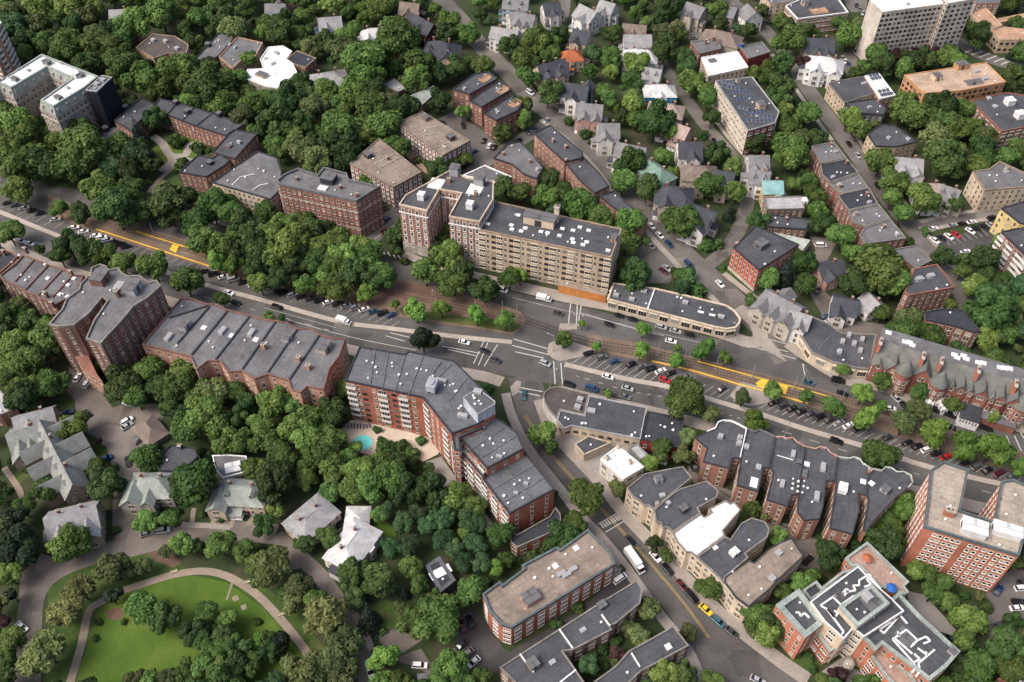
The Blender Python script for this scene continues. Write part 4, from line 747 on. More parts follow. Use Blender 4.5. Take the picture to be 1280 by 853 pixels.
marks([([(-229.7,311.2),(-199.7,296.7),(-128.1,267.4),(-101.4,258.1),(-69.6,246.9)],0.2,1,'white'),
([(24.6,224.3),(43.0,217.1),(58.9,213.3),(77.0,206.4),(90.8,200.9),(124.9,186.7),(146.2,177.5),(175.1,168.4)],0.2,1,'white'),
([(-101.9,260.9),(-70.9,249.6)],0.15,0,'white'),
([(-90.9,254.0),(-63.8,244.3),(-37.8,237.5)],0.25,0,'white'),
([(0.0,266.9),(26.2,257.7),(57.7,246.9),(79.1,240.0)],0.15,0,'white'),
([(27.8,258.1),(51.4,248.2),(60.7,245.2)],0.25,0,'white'),
([(-49.0,246.9),(-40.8,244.3)],0.35,0,'white'),
([(-50.5,245.2),(-42.6,242.2)],0.35,0,'white'),
([(-25.2,237.9),(-14.1,234.5)],0.35,0,'white'),
([(-27.5,239.6),(-12.6,235.8)],0.35,0,'white'),
([(-11.1,242.6),(-14.9,230.4)],0.35,0,'white'),
([(-9.5,241.7),(-13.0,229.6)],0.35,0,'white'),
([(-5.7,240.4),(-10.8,229.1)],0.35,0,'white'),
([(0.0,240.0),(15.0,234.9)],0.4,0,'white'),
([(1.3,236.6),(12.5,233.3)],0.4,0,'white'),
([(0.6,243.4),(13.9,238.3)],0.4,0,'white'),
([(16.2,231.6),(16.4,220.3)],0.4,0,'white'),
([(19.0,230.8),(19.2,219.5)],0.4,0,'white'),
([(0.0,219.1),(11.5,216.4)],0.4,0,'white'),
([(2.4,216.4),(10.5,214.4)],0.4,0,'white'),
([(24.6,266.5),(22.5,249.6)],0.4,0,'white'),
([(27.2,265.5),(25.8,249.6)],0.4,0,'white'),
([(28.7,263.2),(26.5,250.5)],0.4,0,'white'),
([(92.1,242.2),(108.5,236.6)],0.3,0,'white'),
([(91.8,240.4),(110.8,232.9)],0.3,0,'white'),
([(97.4,245.2),(113.6,238.7)],0.3,0,'white'),
([(112.8,230.4),(112.4,224.3)],0.3,0,'white'),
([(175.6,208.7),(188.2,202.7)],0.3,0,'white'),
([(179.2,195.8),(178.7,185.3)],0.4,0,'white'),
([(182.1,195.8),(182.0,186.3)],0.4,0,'white'),
([(184.8,197.6),(185.8,188.7)],0.4,0,'white'),
([(29.5,159.5),(30.7,157.8)],0.55,0,'white'),
([(30.3,159.9),(31.6,158.2)],0.55,0,'white'),
([(31.2,160.4),(32.4,158.7)],0.55,0,'white'),
([(32.0,160.9),(33.2,159.2)],0.55,0,'white'),
([(32.9,161.3),(34.1,159.6)],0.55,0,'white'),
([(33.7,161.8),(34.9,160.1)],0.55,0,'white'),
([(34.6,162.3),(35.8,160.5)],0.55,0,'white'),
([(35.4,162.7),(36.6,161.0)],0.55,0,'white'),
([(36.2,163.2),(37.5,161.5)],0.55,0,'white'),
([(29.0,159.3),(36.6,164.0)],0.3,0,'white'),
([(31.1,156.0),(38.5,160.9)],0.3,0,'white'),
([(4.4,204.9),(14.2,187.0),(22.2,175.5),(39.6,151.8),(52.9,132.0),(59.9,119.4)],0.14,0,'yellow'),
([(5.0,205.3),(14.8,187.3),(22.8,175.9),(40.1,152.1),(53.4,132.2),(60.4,119.6)],0.14,0,'yellow'),
([(-66.2,299.9),(-64.8,297.2)],0.7,0,'white'),
([(-63.8,298.9),(-62.4,296.2)],0.7,0,'white'),
([(-61.4,297.9),(-60.0,295.3)],0.7,0,'white'),
([(-59.0,296.9),(-57.7,294.3)],0.7,0,'white'),
([(-56.7,295.9),(-55.3,293.3)],0.7,0,'white'),
([(-54.3,294.9),(-52.9,292.3)],0.7,0,'white'),
([(-51.9,293.9),(-50.6,291.3)],0.7,0,'white'),
([(-49.6,292.9),(-48.3,290.4)],0.7,0,'white'),
([(254.0,461.6),(261.3,465.9)],0.8,0,'white'),
([(257.1,459.0),(264.5,463.3)],0.8,0,'white'),
([(260.3,456.5),(267.6,460.7)],0.8,0,'white'),
([(263.4,453.9),(270.7,458.2)],0.8,0,'white'),
([(266.5,451.4),(273.8,455.6)],0.8,0,'white'),
([(269.6,448.9),(276.9,453.1)],0.8,0,'white'),
([(-61.3,303.1),(-52.3,314.0)],0.2,0,'white'),
([(25.1,235.8),(20.6,231.6)],0.15,0,'white'),
([(28.1,234.8),(23.5,230.7)],0.15,0,'white'),
([(31.0,233.9),(26.4,229.7)],0.15,0,'white'),
([(33.9,232.9),(29.3,228.8)],0.15,0,'white'),
([(36.8,232.0),(32.2,227.9)],0.15,0,'white'),
([(39.7,231.0),(35.1,227.0)],0.15,0,'white'),
([(42.6,230.1),(38.0,226.0)],0.15,0,'white'),
([(45.5,229.2),(40.8,225.1)],0.15,0,'white'),
([(48.4,228.2),(43.7,224.2)],0.15,0,'white'),
([(51.2,227.3),(46.5,223.3)],0.15,0,'white'),
([(54.1,226.4),(49.4,222.4)],0.15,0,'white'),
([(56.9,225.5),(52.2,221.5)],0.15,0,'white'),
([(59.8,224.6),(55.0,220.6)],0.15,0,'white'),
([(62.6,223.7),(57.8,219.7)],0.15,0,'white'),
([(65.4,222.7),(60.6,218.8)],0.15,0,'white'),
([(68.2,221.8),(63.4,217.9)],0.15,0,'white'),
([(71.0,220.9),(66.2,217.0)],0.15,0,'white'),
([(73.8,220.0),(69.0,216.1)],0.15,0,'white'),
([(76.5,219.1),(71.7,215.2)],0.15,0,'white'),
([(79.3,218.2),(74.5,214.3)],0.15,0,'white'),
([(82.0,217.4),(77.2,213.5)],0.15,0,'white'),
([(84.8,216.5),(79.9,212.6)],0.15,0,'white'),
([(87.5,215.6),(82.7,211.7)],0.15,0,'white'),
([(96.4,211.3),(91.9,208.3)],0.15,0,'white'),
([(99.0,210.3),(94.5,207.3)],0.15,0,'white'),
([(101.5,209.3),(97.1,206.3)],0.15,0,'white'),
([(104.1,208.2),(99.6,205.2)],0.15,0,'white'),
([(106.7,207.2),(102.2,204.2)],0.15,0,'white'),
([(109.2,206.2),(104.7,203.2)],0.15,0,'white'),
([(111.8,205.2),(107.3,202.2)],0.15,0,'white'),
([(114.3,204.1),(109.8,201.2)],0.15,0,'white'),
([(116.8,203.1),(112.3,200.2)],0.15,0,'white'),
([(119.3,202.1),(114.8,199.2)],0.15,0,'white'),
([(121.8,201.1),(117.3,198.2)],0.15,0,'white'),
([(124.3,200.1),(119.8,197.2)],0.15,0,'white'),
([(126.8,199.1),(122.3,196.2)],0.15,0,'white'),
([(129.3,198.1),(124.7,195.2)],0.15,0,'white'),
([(131.7,197.1),(127.2,194.3)],0.15,0,'white'),
([(134.2,196.1),(129.6,193.3)],0.15,0,'white'),
([(136.6,195.2),(132.1,192.3)],0.15,0,'white'),
([(139.0,194.2),(134.5,191.4)],0.15,0,'white'),
([(141.4,193.2),(136.9,190.4)],0.15,0,'white'),
([(143.9,192.3),(139.3,189.4)],0.15,0,'white'),
([(146.3,191.3),(141.7,188.5)],0.15,0,'white'),
([(148.6,190.3),(144.1,187.5)],0.15,0,'white'),
([(151.0,189.4),(146.4,186.6)],0.15,0,'white'),
([(153.4,188.4),(148.8,185.6)],0.15,0,'white'),
([(155.8,187.5),(151.2,184.7)],0.15,0,'white'),
([(158.1,186.5),(153.5,183.8)],0.15,0,'white'),
([(160.4,185.6),(155.9,182.8)],0.15,0,'white'),
([(162.8,184.6),(158.2,181.9)],0.15,0,'white'),
([(165.1,183.7),(160.5,181.0)],0.15,0,'white'),
([(167.4,182.8),(162.8,180.1)],0.15,0,'white'),
([(169.7,181.8),(165.1,179.2)],0.15,0,'white'),
([(172.0,180.9),(167.4,178.2)],0.15,0,'white'),
([(174.3,180.0),(169.7,177.3)],0.15,0,'white'),
([(176.6,179.1),(172.0,176.4)],0.15,0,'white'),
([(178.9,178.2),(174.2,175.5)],0.15,0,'white'),
([(-237.3,331.1),(-240.7,326.4)],0.15,0,'white'),
([(-232.2,328.7),(-235.6,324.1)],0.15,0,'white'),
([(-227.1,326.4),(-230.5,321.8)],0.15,0,'white'),
([(-222.0,324.1),(-225.4,319.5)],0.15,0,'white'),
([(-217.0,321.8),(-220.4,317.3)],0.15,0,'white'),
([(-212.0,319.5),(-215.5,315.1)],0.15,0,'white'),
([(-207.0,317.3),(-210.5,312.8)],0.15,0,'white'),
([(-202.1,315.1),(-205.6,310.6)],0.15,0,'white'),
([(-197.2,312.8),(-200.8,308.5)],0.15,0,'white'),
([(-192.4,310.6),(-196.0,306.3)],0.15,0,'white'),
([(-187.6,308.5),(-191.2,304.1)],0.15,0,'white'),
([(-185.4,307.4),(-188.5,303.6)],0.15,0,'white'),
([(-181.6,305.9),(-184.7,302.1)],0.15,0,'white'),
([(-177.8,304.4),(-180.9,300.7)],0.15,0,'white'),
([(-174.0,302.9),(-177.1,299.2)],0.15,0,'white'),
([(-170.2,301.5),(-173.3,297.8)],0.15,0,'white'),
([(-166.4,300.0),(-169.6,296.3)],0.15,0,'white'),
([(-162.7,298.6),(-165.9,294.9)],0.15,0,'white'),
([(-159.0,297.1),(-162.1,293.5)],0.15,0,'white'),
([(-155.2,295.7),(-158.4,292.0)],0.15,0,'white'),
([(-151.5,294.2),(-154.8,290.6)],0.15,0,'white'),
([(-147.9,292.8),(-151.1,289.2)],0.15,0,'white'),
([(-144.2,291.4),(-147.5,287.8)],0.15,0,'white'),
([(-140.6,290.0),(-143.8,286.4)],0.15,0,'white'),
([(-137.0,288.6),(-140.2,285.1)],0.15,0,'white'),
([(-133.4,287.2),(-136.6,283.7)],0.15,0,'white'),
([(-129.8,285.8),(-133.1,282.3)],0.15,0,'white'),
([(-126.2,284.4),(-129.5,280.9)],0.15,0,'white'),
([(-122.6,283.1),(-126.0,279.6)],0.15,0,'white'),
([(-119.1,281.7),(-122.5,278.2)],0.15,0,'white'),
([(-115.6,280.3),(-119.0,276.9)],0.15,0,'white'),
([(-112.1,279.0),(-115.5,275.5)],0.15,0,'white'),
([(-108.6,277.6),(-112.0,274.2)],0.15,0,'white'),
([(-105.1,276.3),(-108.5,272.9)],0.15,0,'white'),
([(-101.7,274.9),(-105.1,271.6)],0.15,0,'white'),
([(-98.2,273.6),(-101.7,270.2)],0.15,0,'white'),
([(-94.8,272.3),(-98.3,268.9)],0.15,0,'white'),
([(-91.4,271.0),(-94.9,267.6)],0.15,0,'white'),
([(-88.0,269.6),(-91.5,266.3)],0.15,0,'white'),
([(-84.7,268.3),(-88.1,265.0)],0.15,0,'white'),
([(-81.3,267.0),(-84.8,263.8)],0.15,0,'white'),
([(-78.0,265.7),(-81.5,262.5)],0.15,0,'white'),
([(-74.6,264.5),(-78.2,261.2)],0.15,0,'white'),
([(-71.3,263.2),(-74.9,259.9)],0.15,0,'white'),
([(-68.0,261.9),(-71.6,258.7)],0.15,0,'white'),
([(-64.8,260.6),(-68.3,257.4)],0.15,0,'white'),
([(-61.5,259.4),(-65.0,256.2)],0.15,0,'white'),
([(-58.2,258.1),(-61.8,254.9)],0.15,0,'white'),
([(-55.0,256.9),(-58.6,253.7)],0.15,0,'white'),
([(-51.8,255.6),(-55.4,252.5)],0.15,0,'white'),
([(-48.6,254.4),(-52.2,251.2)],0.15,0,'white'),
([(-45.4,253.1),(-49.0,250.0)],0.15,0,'white'),
([(190.8,304.1),(192.5,299.3)],0.15,0,'white'),
([(193.6,305.0),(195.2,300.2)],0.15,0,'white'),
([(196.3,305.9),(197.9,301.1)],0.15,0,'white'),
([(199.1,306.8),(200.6,302.0)],0.15,0,'white'),
([(201.8,307.7),(203.4,302.9)],0.15,0,'white'),
([(204.6,308.6),(206.1,303.8)],0.15,0,'white'),
([(207.4,309.5),(208.9,304.7)],0.15,0,'white'),
([(210.1,310.5),(211.6,305.6)],0.15,0,'white'),
([(212.9,311.4),(214.4,306.5)],0.15,0,'white'),
([(215.7,312.3),(217.2,307.4)],0.15,0,'white')])
building('apartment_building','stepped red brick apartment block with white balconies bent round a turquoise pool','building',[dict(poly=[(-58.5,203.3),(-55.2,219.4),(-38.5,215.6),(-37.4,217.1),(-20.8,212.6),(-5.8,194.1),(-5.7,189.6),(-11.5,184.2),(-20.1,180.2),(-30.8,195.7)],h=22,wall='bricko',roof='roofgrey',para=('tard', 0.5, 0.4),fl=7,win='sash:4.2',cols={9: [(0.12, 'sash'), (0.25, 'balc'), (0.37, 'dark'), (0.52, 'balc'), (0.63, 'sash'), (0.76, 'dark'), (0.84, 'sash'), (0.93, 'balc')], 8: [(0.2, 'balc'), (0.5, 'sash'), (0.68, 'sash'), (0.87, 'balc')]},units=[('vent',(-51.8,212.3)),('vent',(-49.6,211.5)),('vent',(-48.3,209.4)),('vent',(-42.5,209.8)),('vent',(-39.8,205.9)),('vent',(-37.0,206.2)),('vent',(-50.5,204.5)),('vent',(-33.7,208.7)),('vent',(-32.1,208.4)),('vent',(-30.2,207.8)),('vent',(-23.4,201.1)),('vent',(-21.6,201.1)),('vent',(-20.5,201.6)),('vent',(-19.5,198.3)),('vent',(-19.0,198.7)),('vent',(-18.1,190.9)),('vent',(-17.4,191.8)),('tank',(-27.6,199.4),3.2,4.5,4),('ac',(-24.6,202.9),3.6,1.6,1.3),('ac',(-16.7,187.6),3.6,1.6,1.3)],lines=[((-29.7,199.4),(-21.5,211.1),'tarl',0.35,0.3),((-56.9,211.1),(-31.3,204.1),'tarl',0.35,0.3),((-49.3,218.1),(-49.6,201.1),'tarl',0.35,0.3),((-44.5,216.8),(-45.1,199.0),'tarl',0.35,0.3),((-38.5,215.1),(-40.7,197.4),'tarl',0.35,0.3),((-32.0,214.6),(-35.8,196.7),'tarl',0.35,0.3),((-25.3,212.1),(-31.1,200.0),'tarl',0.35,0.3),((-15.7,204.7),(-21.7,194.1),'tarl',0.35,0.3),((-11.9,200.0),(-17.8,188.4),'tarl',0.35,0.3)]),
 dict(poly=[(-16.5,191.7),(-11.7,195.8),(-5.7,190.1),(-5.7,188.8),(-11.4,184.6)],h=27,wall='panel',roof='roofgrey',para=('ltgrey', 0.3, 0.2),fl=0,z0=22,units=[('ac',(-11.6,194.3),3,2.2,0.8),('vent',(-12.6,191.3)),('vent',(-11.1,190.1)),('vent',(-12.4,188.8)),('vent',(-10.4,188.8))]),
 dict(poly=[(-20.3,181.7),(-11.6,185.7),(-9.8,184.2),(-17.6,180.0),(-17.2,174.7),(-19.2,175.5)],h=20,wall='bricko',roof='roofgrey',para=('tard', 0.5, 0.4),fl=6,win='balc:4'),
 dict(poly=[(-17.7,181.4),(-5.6,190.3),(1.7,183.3),(3.9,176.6),(-8.2,168.8)],h=18.5,wall='bricko',roof='roofgrey',para=('tard', 0.5, 0.4),fl=6,win='sash:3.6',cols={4: [(0.15, 'balc'), (0.4, 'sash'), (0.7, 'balc'), (0.9, 'sash')]},units=[('vent',(-9.7,177.9)),('vent',(-7.4,180.7)),('vent',(-6.2,178.7)),('vent',(-6.6,173.1)),('vent',(-3.9,173.6)),('vent',(-2.6,174.7)),('ac',(-10.0,185.5),2,1,0.7),('ac',(-4.2,173.6),2,1,0.7)],lines=[((-14.4,175.7),(-2.7,185.5),'tarl',0.35,0.3),((-11.3,172.1),(0.9,181.7),'tarl',0.35,0.3),((-11.6,185.5),(-2.6,174.7),'tarl',0.35,0.3)]),
 dict(poly=[(-17.5,177.9),(-14.9,174.7),(-9.5,167.4),(-8.3,170.3),(-16.0,180.1)],h=15.5,wall='bricko',roof='stone',para=('tard', 0.5, 0.4),fl=5,win='balc:3.6'),
 dict(poly=[(-10.0,168.2),(4.4,178.3),(13.9,163.7),(-0.9,154.4)],h=14,wall='bricko',roof='roofgrey',para=('tard', 0.5, 0.4),fl=5,win='sash:4.4',cols={3: [(0.12, 'balc'), (0.32, 'sash'), (0.5, 'balc'), (0.68, 'sash'), (0.87, 'balc')]},units=[('vent',(-2.6,161.1)),('vent',(0.8,165.5)),('vent',(2.6,167.1)),('vent',(3.5,160.3)),('vent',(5.6,167.9)),('vent',(1.3,162.3)),('ac',(1.3,162.3),1.6,1.1,0.7),('ac',(4.6,165.9),1.6,1.1,0.7)],lines=[((-6.9,163.3),(7.9,173.6),'tarl',0.35,0.3),((-3.4,158.3),(11.3,168.9),'tarl',0.35,0.3),((-2.7,172.5),(6.4,159.8),'tarl',0.35,0.3)]),
 dict(poly=[(-0.7,153.2),(1.7,151.7),(12.5,158.6),(14.4,162.1),(16.0,159.6),(16.1,156.1),(14.1,153.2),(1.7,147.1),(-0.2,148.8)],h=5.5,wall='bricko',roof='tard',para=('copest', 0.6, 0.3),fl=2,win='pair:3.4')])
building('apartment_building','tall brown brick apartment block with scalloped grey roof edge and a deep light court','building',[dict(poly=[(-168.6,226.4),(-166.3,234.2),(-166.5,239.5),(-164.7,242.6),(-163.4,244.5),(-163.8,247.7),(-162.0,252.3),(-162.4,256.6),(-159.8,258.7),(-157.1,257.5),(-155.2,255.4),(-152.2,256.4),(-149.3,253.3),(-147.0,252.0),(-142.6,252.3),(-140.0,250.0),(-137.7,248.6),(-135.4,249.5),(-132.9,246.3),(-136.1,240.4),(-140.4,235.5),(-141.3,232.0),(-143.6,225.2),(-145.4,221.0),(-146.6,216.9),(-152.8,219.4),(-152.7,228.6),(-150.8,238.6),(-153.2,240.4),(-155.6,232.0),(-159.2,226.0),(-164.8,225.2)],h=26,wall='brickd',roof='tarl',para=('copest', 0.7, 0.5),fl=8,win='sash:3.0',units=[('hut',(-156.6,249.5),6,5,3.5,'brickd'),('hut',(-143.0,244.5),6,5,3.5,'ltgrey'),('ac',(-148.9,246.3),5,3,1),('chim',(-147.4,241.3),2,1.2,3.5),('chim',(-159.3,250.0),2,1.2,3.5)]),
 dict(poly=[(-175.8,240.3),(-169.9,241.2),(-153.3,216.2),(-151.0,213.8),(-159.4,218.7)],h=10,wall='peach',roof='copper',fl=3,win='sash:3')])
building('row_building','brick row of four bays with party walls and grey roof beside the scalloped block','building',[dict(poly=[(-207.8,267.1),(-204.1,273.6),(-202.7,279.3),(-190.2,273.6),(-181.2,269.6),(-178.4,267.1),(-173.6,267.1),(-173.6,260.7),(-172.3,258.8),(-176.1,254.0),(-179.5,250.2),(-186.8,254.0),(-189.5,255.9),(-194.2,257.8),(-200.3,261.7),(-205.5,264.6)],h=12,wall='brickd',roof='tarl',para=('brickd', 0.7, 0.4),fl=4,win='sash:2.6',units=[('vent',(-204.4,279.3)),('vent',(-206.0,275.2)),('vent',(-196.3,264.3)),('vent',(-191.7,273.6)),('vent',(-180.6,263.6)),('sky',(-187.8,265.6)),('sky',(-178.3,261.7)),('sky',(-177.2,265.6)),('sky',(-179.9,256.4)),('sky',(-176.4,255.1)),('sky',(-186.1,256.8)),('chim',(-201.8,280.9),1.6,1.1,3.5),('chim',(-184.4,254.9),1.6,1.1,3.5),('chim',(-179.8,249.3),1.6,1.1,3.5),('chim',(-178.4,267.1),1.6,1.1,3.5)],lines=[((-200.4,263.6),(-197.4,276.2),'brickd',0.5,0.6),((-194.5,258.8),(-190.2,273.6),'brickd',0.5,0.6),((-188.1,255.9),(-183.6,270.6),'brickd',0.5,0.6),((-182.2,254.5),(-178.4,267.1),'brickd',0.5,0.6),((-206.8,268.1),(-203.8,276.7),'brickd',0.5,0.6)])])
building('turreted_house','dark slate corner house with brick chimneys at the end of the brick row','house',[dict(poly=[(-213.8,270.7),(-214.1,278.8),(-212.6,284.1),(-205.4,279.9),(-207.0,274.7),(-209.2,269.6)],h=11,wall='brickd',roof='tard',para=('brick', 0.6, 0.4),fl=4,win='sash:2.6',units=[('chim',(-211.4,280.9),1.6,1.2,3)])])
building('apartment_building','long brick apartment row with parallel roof seams left of the stepped block','building',[dict(poly=[(-137.9,226.4),(-132.6,241.8),(-129.6,250.9),(-125.9,250.9),(-118.3,247.8),(-115.2,247.8),(-110.2,244.8),(-95.0,239.7),(-85.8,238.0),(-81.3,234.6),(-76.8,235.0),(-72.7,231.7),(-66.7,229.7),(-62.5,229.7),(-63.7,220.5),(-66.4,214.6),(-67.1,204.8),(-73.3,206.3),(-75.2,203.4),(-78.8,204.8),(-80.4,208.9),(-88.4,212.0),(-92.9,209.7),(-98.0,213.5),(-103.1,213.1),(-107.2,218.5),(-111.6,218.5),(-114.7,214.2),(-118.6,220.5),(-129.5,224.0)],h=15,wall='peach',roof='tarl',para=('brickd', 0.6, 0.4),fl=5,win='sash:2.8',units=[('hut',(-124.0,235.6),4,3,2.6,'ltgrey'),('hut',(-69.9,224.5),5,4,2.6,'stone'),('hut',(-84.4,229.2),3,3,2,'ltgrey'),('ac',(-128.9,230.2),4,2,1.2),('ac',(-109.4,233.4),4,2,1.2),('ac',(-98.3,232.4),4,2,1.2),('chim',(-74.1,214.9),1.6,1.6,2.5),('chim',(-78.2,218.9),1.6,1.6,2.5),('chim',(-92.2,225.0),1.6,1.6,2.5),('sky',(-105.5,231.3),2,2,0.4),('sky',(-117.0,235.4),2,2,0.4),('sky',(-96.1,229.3),2,2,0.4)],lines=[((-131.4,240.5),(-118.1,247.0),'tard',0.6,0.5),((-125.0,227.2),(-117.4,246.5),'tard',0.6,0.5),((-118.3,221.6),(-110.0,243.9),'tard',0.6,0.5),((-108.9,219.3),(-100.8,241.4),'tard',0.6,0.5),((-98.2,214.6),(-90.2,238.8),'tard',0.6,0.5),((-88.6,213.1),(-81.3,234.6),'tard',0.6,0.5),((-80.4,209.3),(-72.6,231.3),'tard',0.6,0.5)])])
building('shop_building','one storey white walled corner shop with a rounded prow at the junction','shop',[dict(poly=[(11.4,209.5),(12.6,211.8),(14.5,213.2),(17.6,213.8),(28.3,210.0),(26.1,200.5),(17.4,202.9),(16.2,198.7),(13.8,202.5),(11.9,206.3)],h=6,wall='whitew',roof='brownroof',para=('copest', 0.5, 0.4),fl=0,units=[('ac',(24.9,207.4),2.4,2,1.4),('ac',(23.8,203.9),2.4,2,1.4)])])
building('shop_building','dark roofed low commercial block between the rounded corner shop and the red walled shop','shop',[dict(poly=[(17.4,202.7),(26.2,200.3),(28.4,209.5),(48.9,203.9),(45.3,189.8),(21.5,195.7),(18.4,194.4),(16.3,198.2)],h=6,wall='cream',roof='tar',para=('ltgrey', 0.4, 0.3),fl=1,win='dark:3',units=[('ac',(28.8,202.5),3,2,0.8),('vent',(19.2,199.2)),('vent',(25.1,196.6)),('vent',(26.4,196.6)),('vent',(32.0,205.3)),('vent',(42.4,191.4)),('vent',(44.1,202.0))])])
building('shop_building','dark roofed low shop with a deep red rear wall','shop',[dict(poly=[(48.9,201.8),(61.9,198.6),(58.7,185.5),(45.5,189.5)],h=6.5,wall='redw',roof='tard',para=('tard', 0.5, 0.4),fl=1,win='sash:3',units=[('vent',(48.5,190.7)),('vent',(47.4,190.5)),('vent',(53.0,195.5)),('vent',(54.4,194.6)),('vent',(57.2,193.3))])])
building('garage_building','small cream garage with dark flat roof behind the low shops','garage',[dict(poly=[(22.3,189.0),(27.4,192.6),(35.1,189.7),(25.3,184.5)],h=4,wall='cream',roof='tar',para=('cream', 0.4, 0.3),fl=0)])
building('store_building','white flat roofed two storey building with bay windows by the side street','building',[dict(poly=[(30.4,179.8),(36.6,185.2),(39.0,183.2),(45.1,176.5),(38.5,172.2),(37.6,171.4),(33.1,176.4)],h=8,wall='whitew',roof='white',para=('white', 0.5, 0.35),fl=2,win='pair:3.2',units=[('chim',(36.9,184.6),1.2,1.2,2),('chim',(40.3,178.1),1.2,1.2,2),('chim',(32.6,179.8),1.2,1.2,2)])])
building('store_building','pale grey roofed annex against the white flat roofed building','building',[dict(poly=[(40.9,186.0),(43.9,187.8),(47.4,182.9),(44.4,180.8)],h=6,wall='ltgrey',roof='ltgrey',para=('copest', 0.5, 0.35),fl=1,win='sash:3')])
building('row_building','cream fronted apartment row with dark roof next to the zebra crossing','building',[dict(poly=[(38.1,166.4),(44.6,172.1),(57.8,175.0),(60.2,170.5),(55.4,166.4),(53.1,164.5),(46.1,158.1),(44.7,159.6),(43.1,159.9),(42.2,161.1),(40.0,163.0)],h=10.5,wall='cream',roof='tar',para=('copest', 0.5, 0.35),fl=3,win='pair:2.8',units=[('hut',(48.9,169.5),2.4,2.4,1.8,'ltgrey'),('ac',(49.6,163.6),2,1.5,0.8),('chim',(47.4,160.2),1,1,1.5)])])
building('row_building','cream fronted apartment house with dark roof and stair hut beside the white roof','building',[dict(poly=[(46.2,158.0),(53.1,164.3),(55.7,166.1),(59.5,167.3),(65.1,169.2),(68.3,165.4),(67.3,162.7),(60.5,158.7),(61.2,156.8),(51.3,149.9),(49.8,151.6),(48.4,151.3),(47.9,153.1),(46.4,153.6)],h=10.5,wall='cream',roof='tar',para=('copest', 0.5, 0.35),fl=3,win='pair:2.8',units=[('hut',(55.7,158.1),2.6,2.2,2,'brownroof'),('ac',(51.3,160.8),1.5,1.5,0.6),('vent',(63.8,162.1))])])
building('row_building','cream fronted apartment house with a bright white membrane roof','building',[dict(poly=[(51.3,149.7),(61.2,156.6),(62.3,155.4),(64.9,157.2),(64.1,158.4),(70.0,161.7),(71.4,160.5),(72.8,161.3),(74.5,158.1),(67.5,150.4),(67.9,148.4),(59.7,142.7),(57.8,141.1),(56.2,142.7),(54.7,142.7),(53.5,144.7),(52.2,146.4)],h=10.5,wall='cream',roof='white',para=('copest', 0.4, 0.35),fl=3,win='pair:2.8',units=[('sky',(61.2,152.8),2.2,2.2,0.5),('sky',(62.4,146.7),2.2,2.2,0.5),('sky',(65.7,149.0),2.2,2.2,0.5)])])
building('row_building','cream fronted house with rounded dark rear roof and white hatch','building',[dict(poly=[(57.8,141.0),(67.9,148.2),(69.3,147.3),(73.8,153.1),(77.5,155.1),(81.6,153.6),(82.4,151.0),(81.3,148.1),(73.2,142.2),(73.9,140.8),(65.7,134.2),(64.9,132.6),(63.5,134.2),(61.4,136.9),(59.7,138.6)],h=10.5,wall='cream',roof='tar',para=('copest', 0.4, 0.35),fl=3,win='pair:2.8',units=[('hut',(69.6,142.3),2.6,2.2,1.8,'white'),('sky',(64.2,144.3),1.6,1.2,0.5)])])
building('row_building','cream fronted apartment house with a mottled tan gravel roof','building',[dict(poly=[(65.0,132.5),(65.6,134.1),(73.8,140.0),(75.4,139.1),(80.5,143.6),(85.3,146.4),(88.9,147.8),(91.3,141.3),(81.7,133.2),(78.4,130.0),(71.0,124.3),(67.7,127.4),(66.4,130.0)],h=10.5,wall='cream',roof='tan',para=('tard', 0.4, 0.3),fl=3,win='pair:2.8',units=[('vent',(76.8,137.6)),('vent',(76.0,130.2)),('vent',(88.1,143.9)),('vent',(68.1,135.9)),('ac',(80.0,133.7),2,2,1),('ac',(83.8,142.5),2,2,1)])])
building('row_house','bow fronted brick house with white coping and stepped rear next to the low shops','house',[dict(poly=[(63.2,186.0),(67.4,188.4),(70.8,189.9),(72.1,192.6),(74.2,193.4),(76.9,193.3),(78.3,192.5),(81.8,189.9),(77.2,177.5),(74.7,177.5),(72.8,173.4),(64.4,176.0),(66.7,181.6)],h=12,wall='brickp',roof='tar',para=('tard', 0.3, 0.3),fl=4,win='sash:2.8',units=[('ac',(72.0,186.3),1.8,1.8,1.3),('ac',(78.6,185.8),1.8,1.8,1.3),('ac',(77.9,183.5),1.8,1.8,1.3)],lines=[((67.7,188.5),(70.8,189.9),'white',0.36,0.7),((70.8,189.9),(72.1,192.5),'white',0.36,0.7),((72.1,192.5),(74.1,193.3),'white',0.36,0.7),((74.1,193.3),(76.8,193.1),'white',0.36,0.7),((76.8,193.1),(78.2,192.3),'white',0.36,0.7),((78.2,192.3),(81.6,189.8),'white',0.36,0.7),((81.6,189.8),(77.3,177.7),'white',0.36,0.7)])],group='bow fronted row houses')
building('row_house','bow fronted row house whose narrow rear wing has a pale roof patch','house',[dict(poly=[(81.9,189.8),(84.4,188.5),(86.2,189.5),(88.2,188.4),(91.0,186.3),(86.5,173.8),(84.4,173.4),(81.0,164.1),(74.3,166.6),(77.4,177.2)],h=12,wall='brickp',roof='tar',para=('tard', 0.3, 0.3),fl=4,win='sash:2.8',units=[('ac',(80.3,182.2),2,1.8,0.8),('ac',(82.9,173.8),2,1.8,0.8),('sky',(80.3,167.8),4,2.4,0.1)],lines=[((81.9,189.6),(84.4,188.4),'tarl',0.36,0.7),((84.4,188.4),(86.1,189.3),'tarl',0.36,0.7),((86.1,189.3),(88.1,188.2),'tarl',0.36,0.7),((88.1,188.2),(90.9,186.2),'tarl',0.36,0.7)])],group='bow fronted row houses')
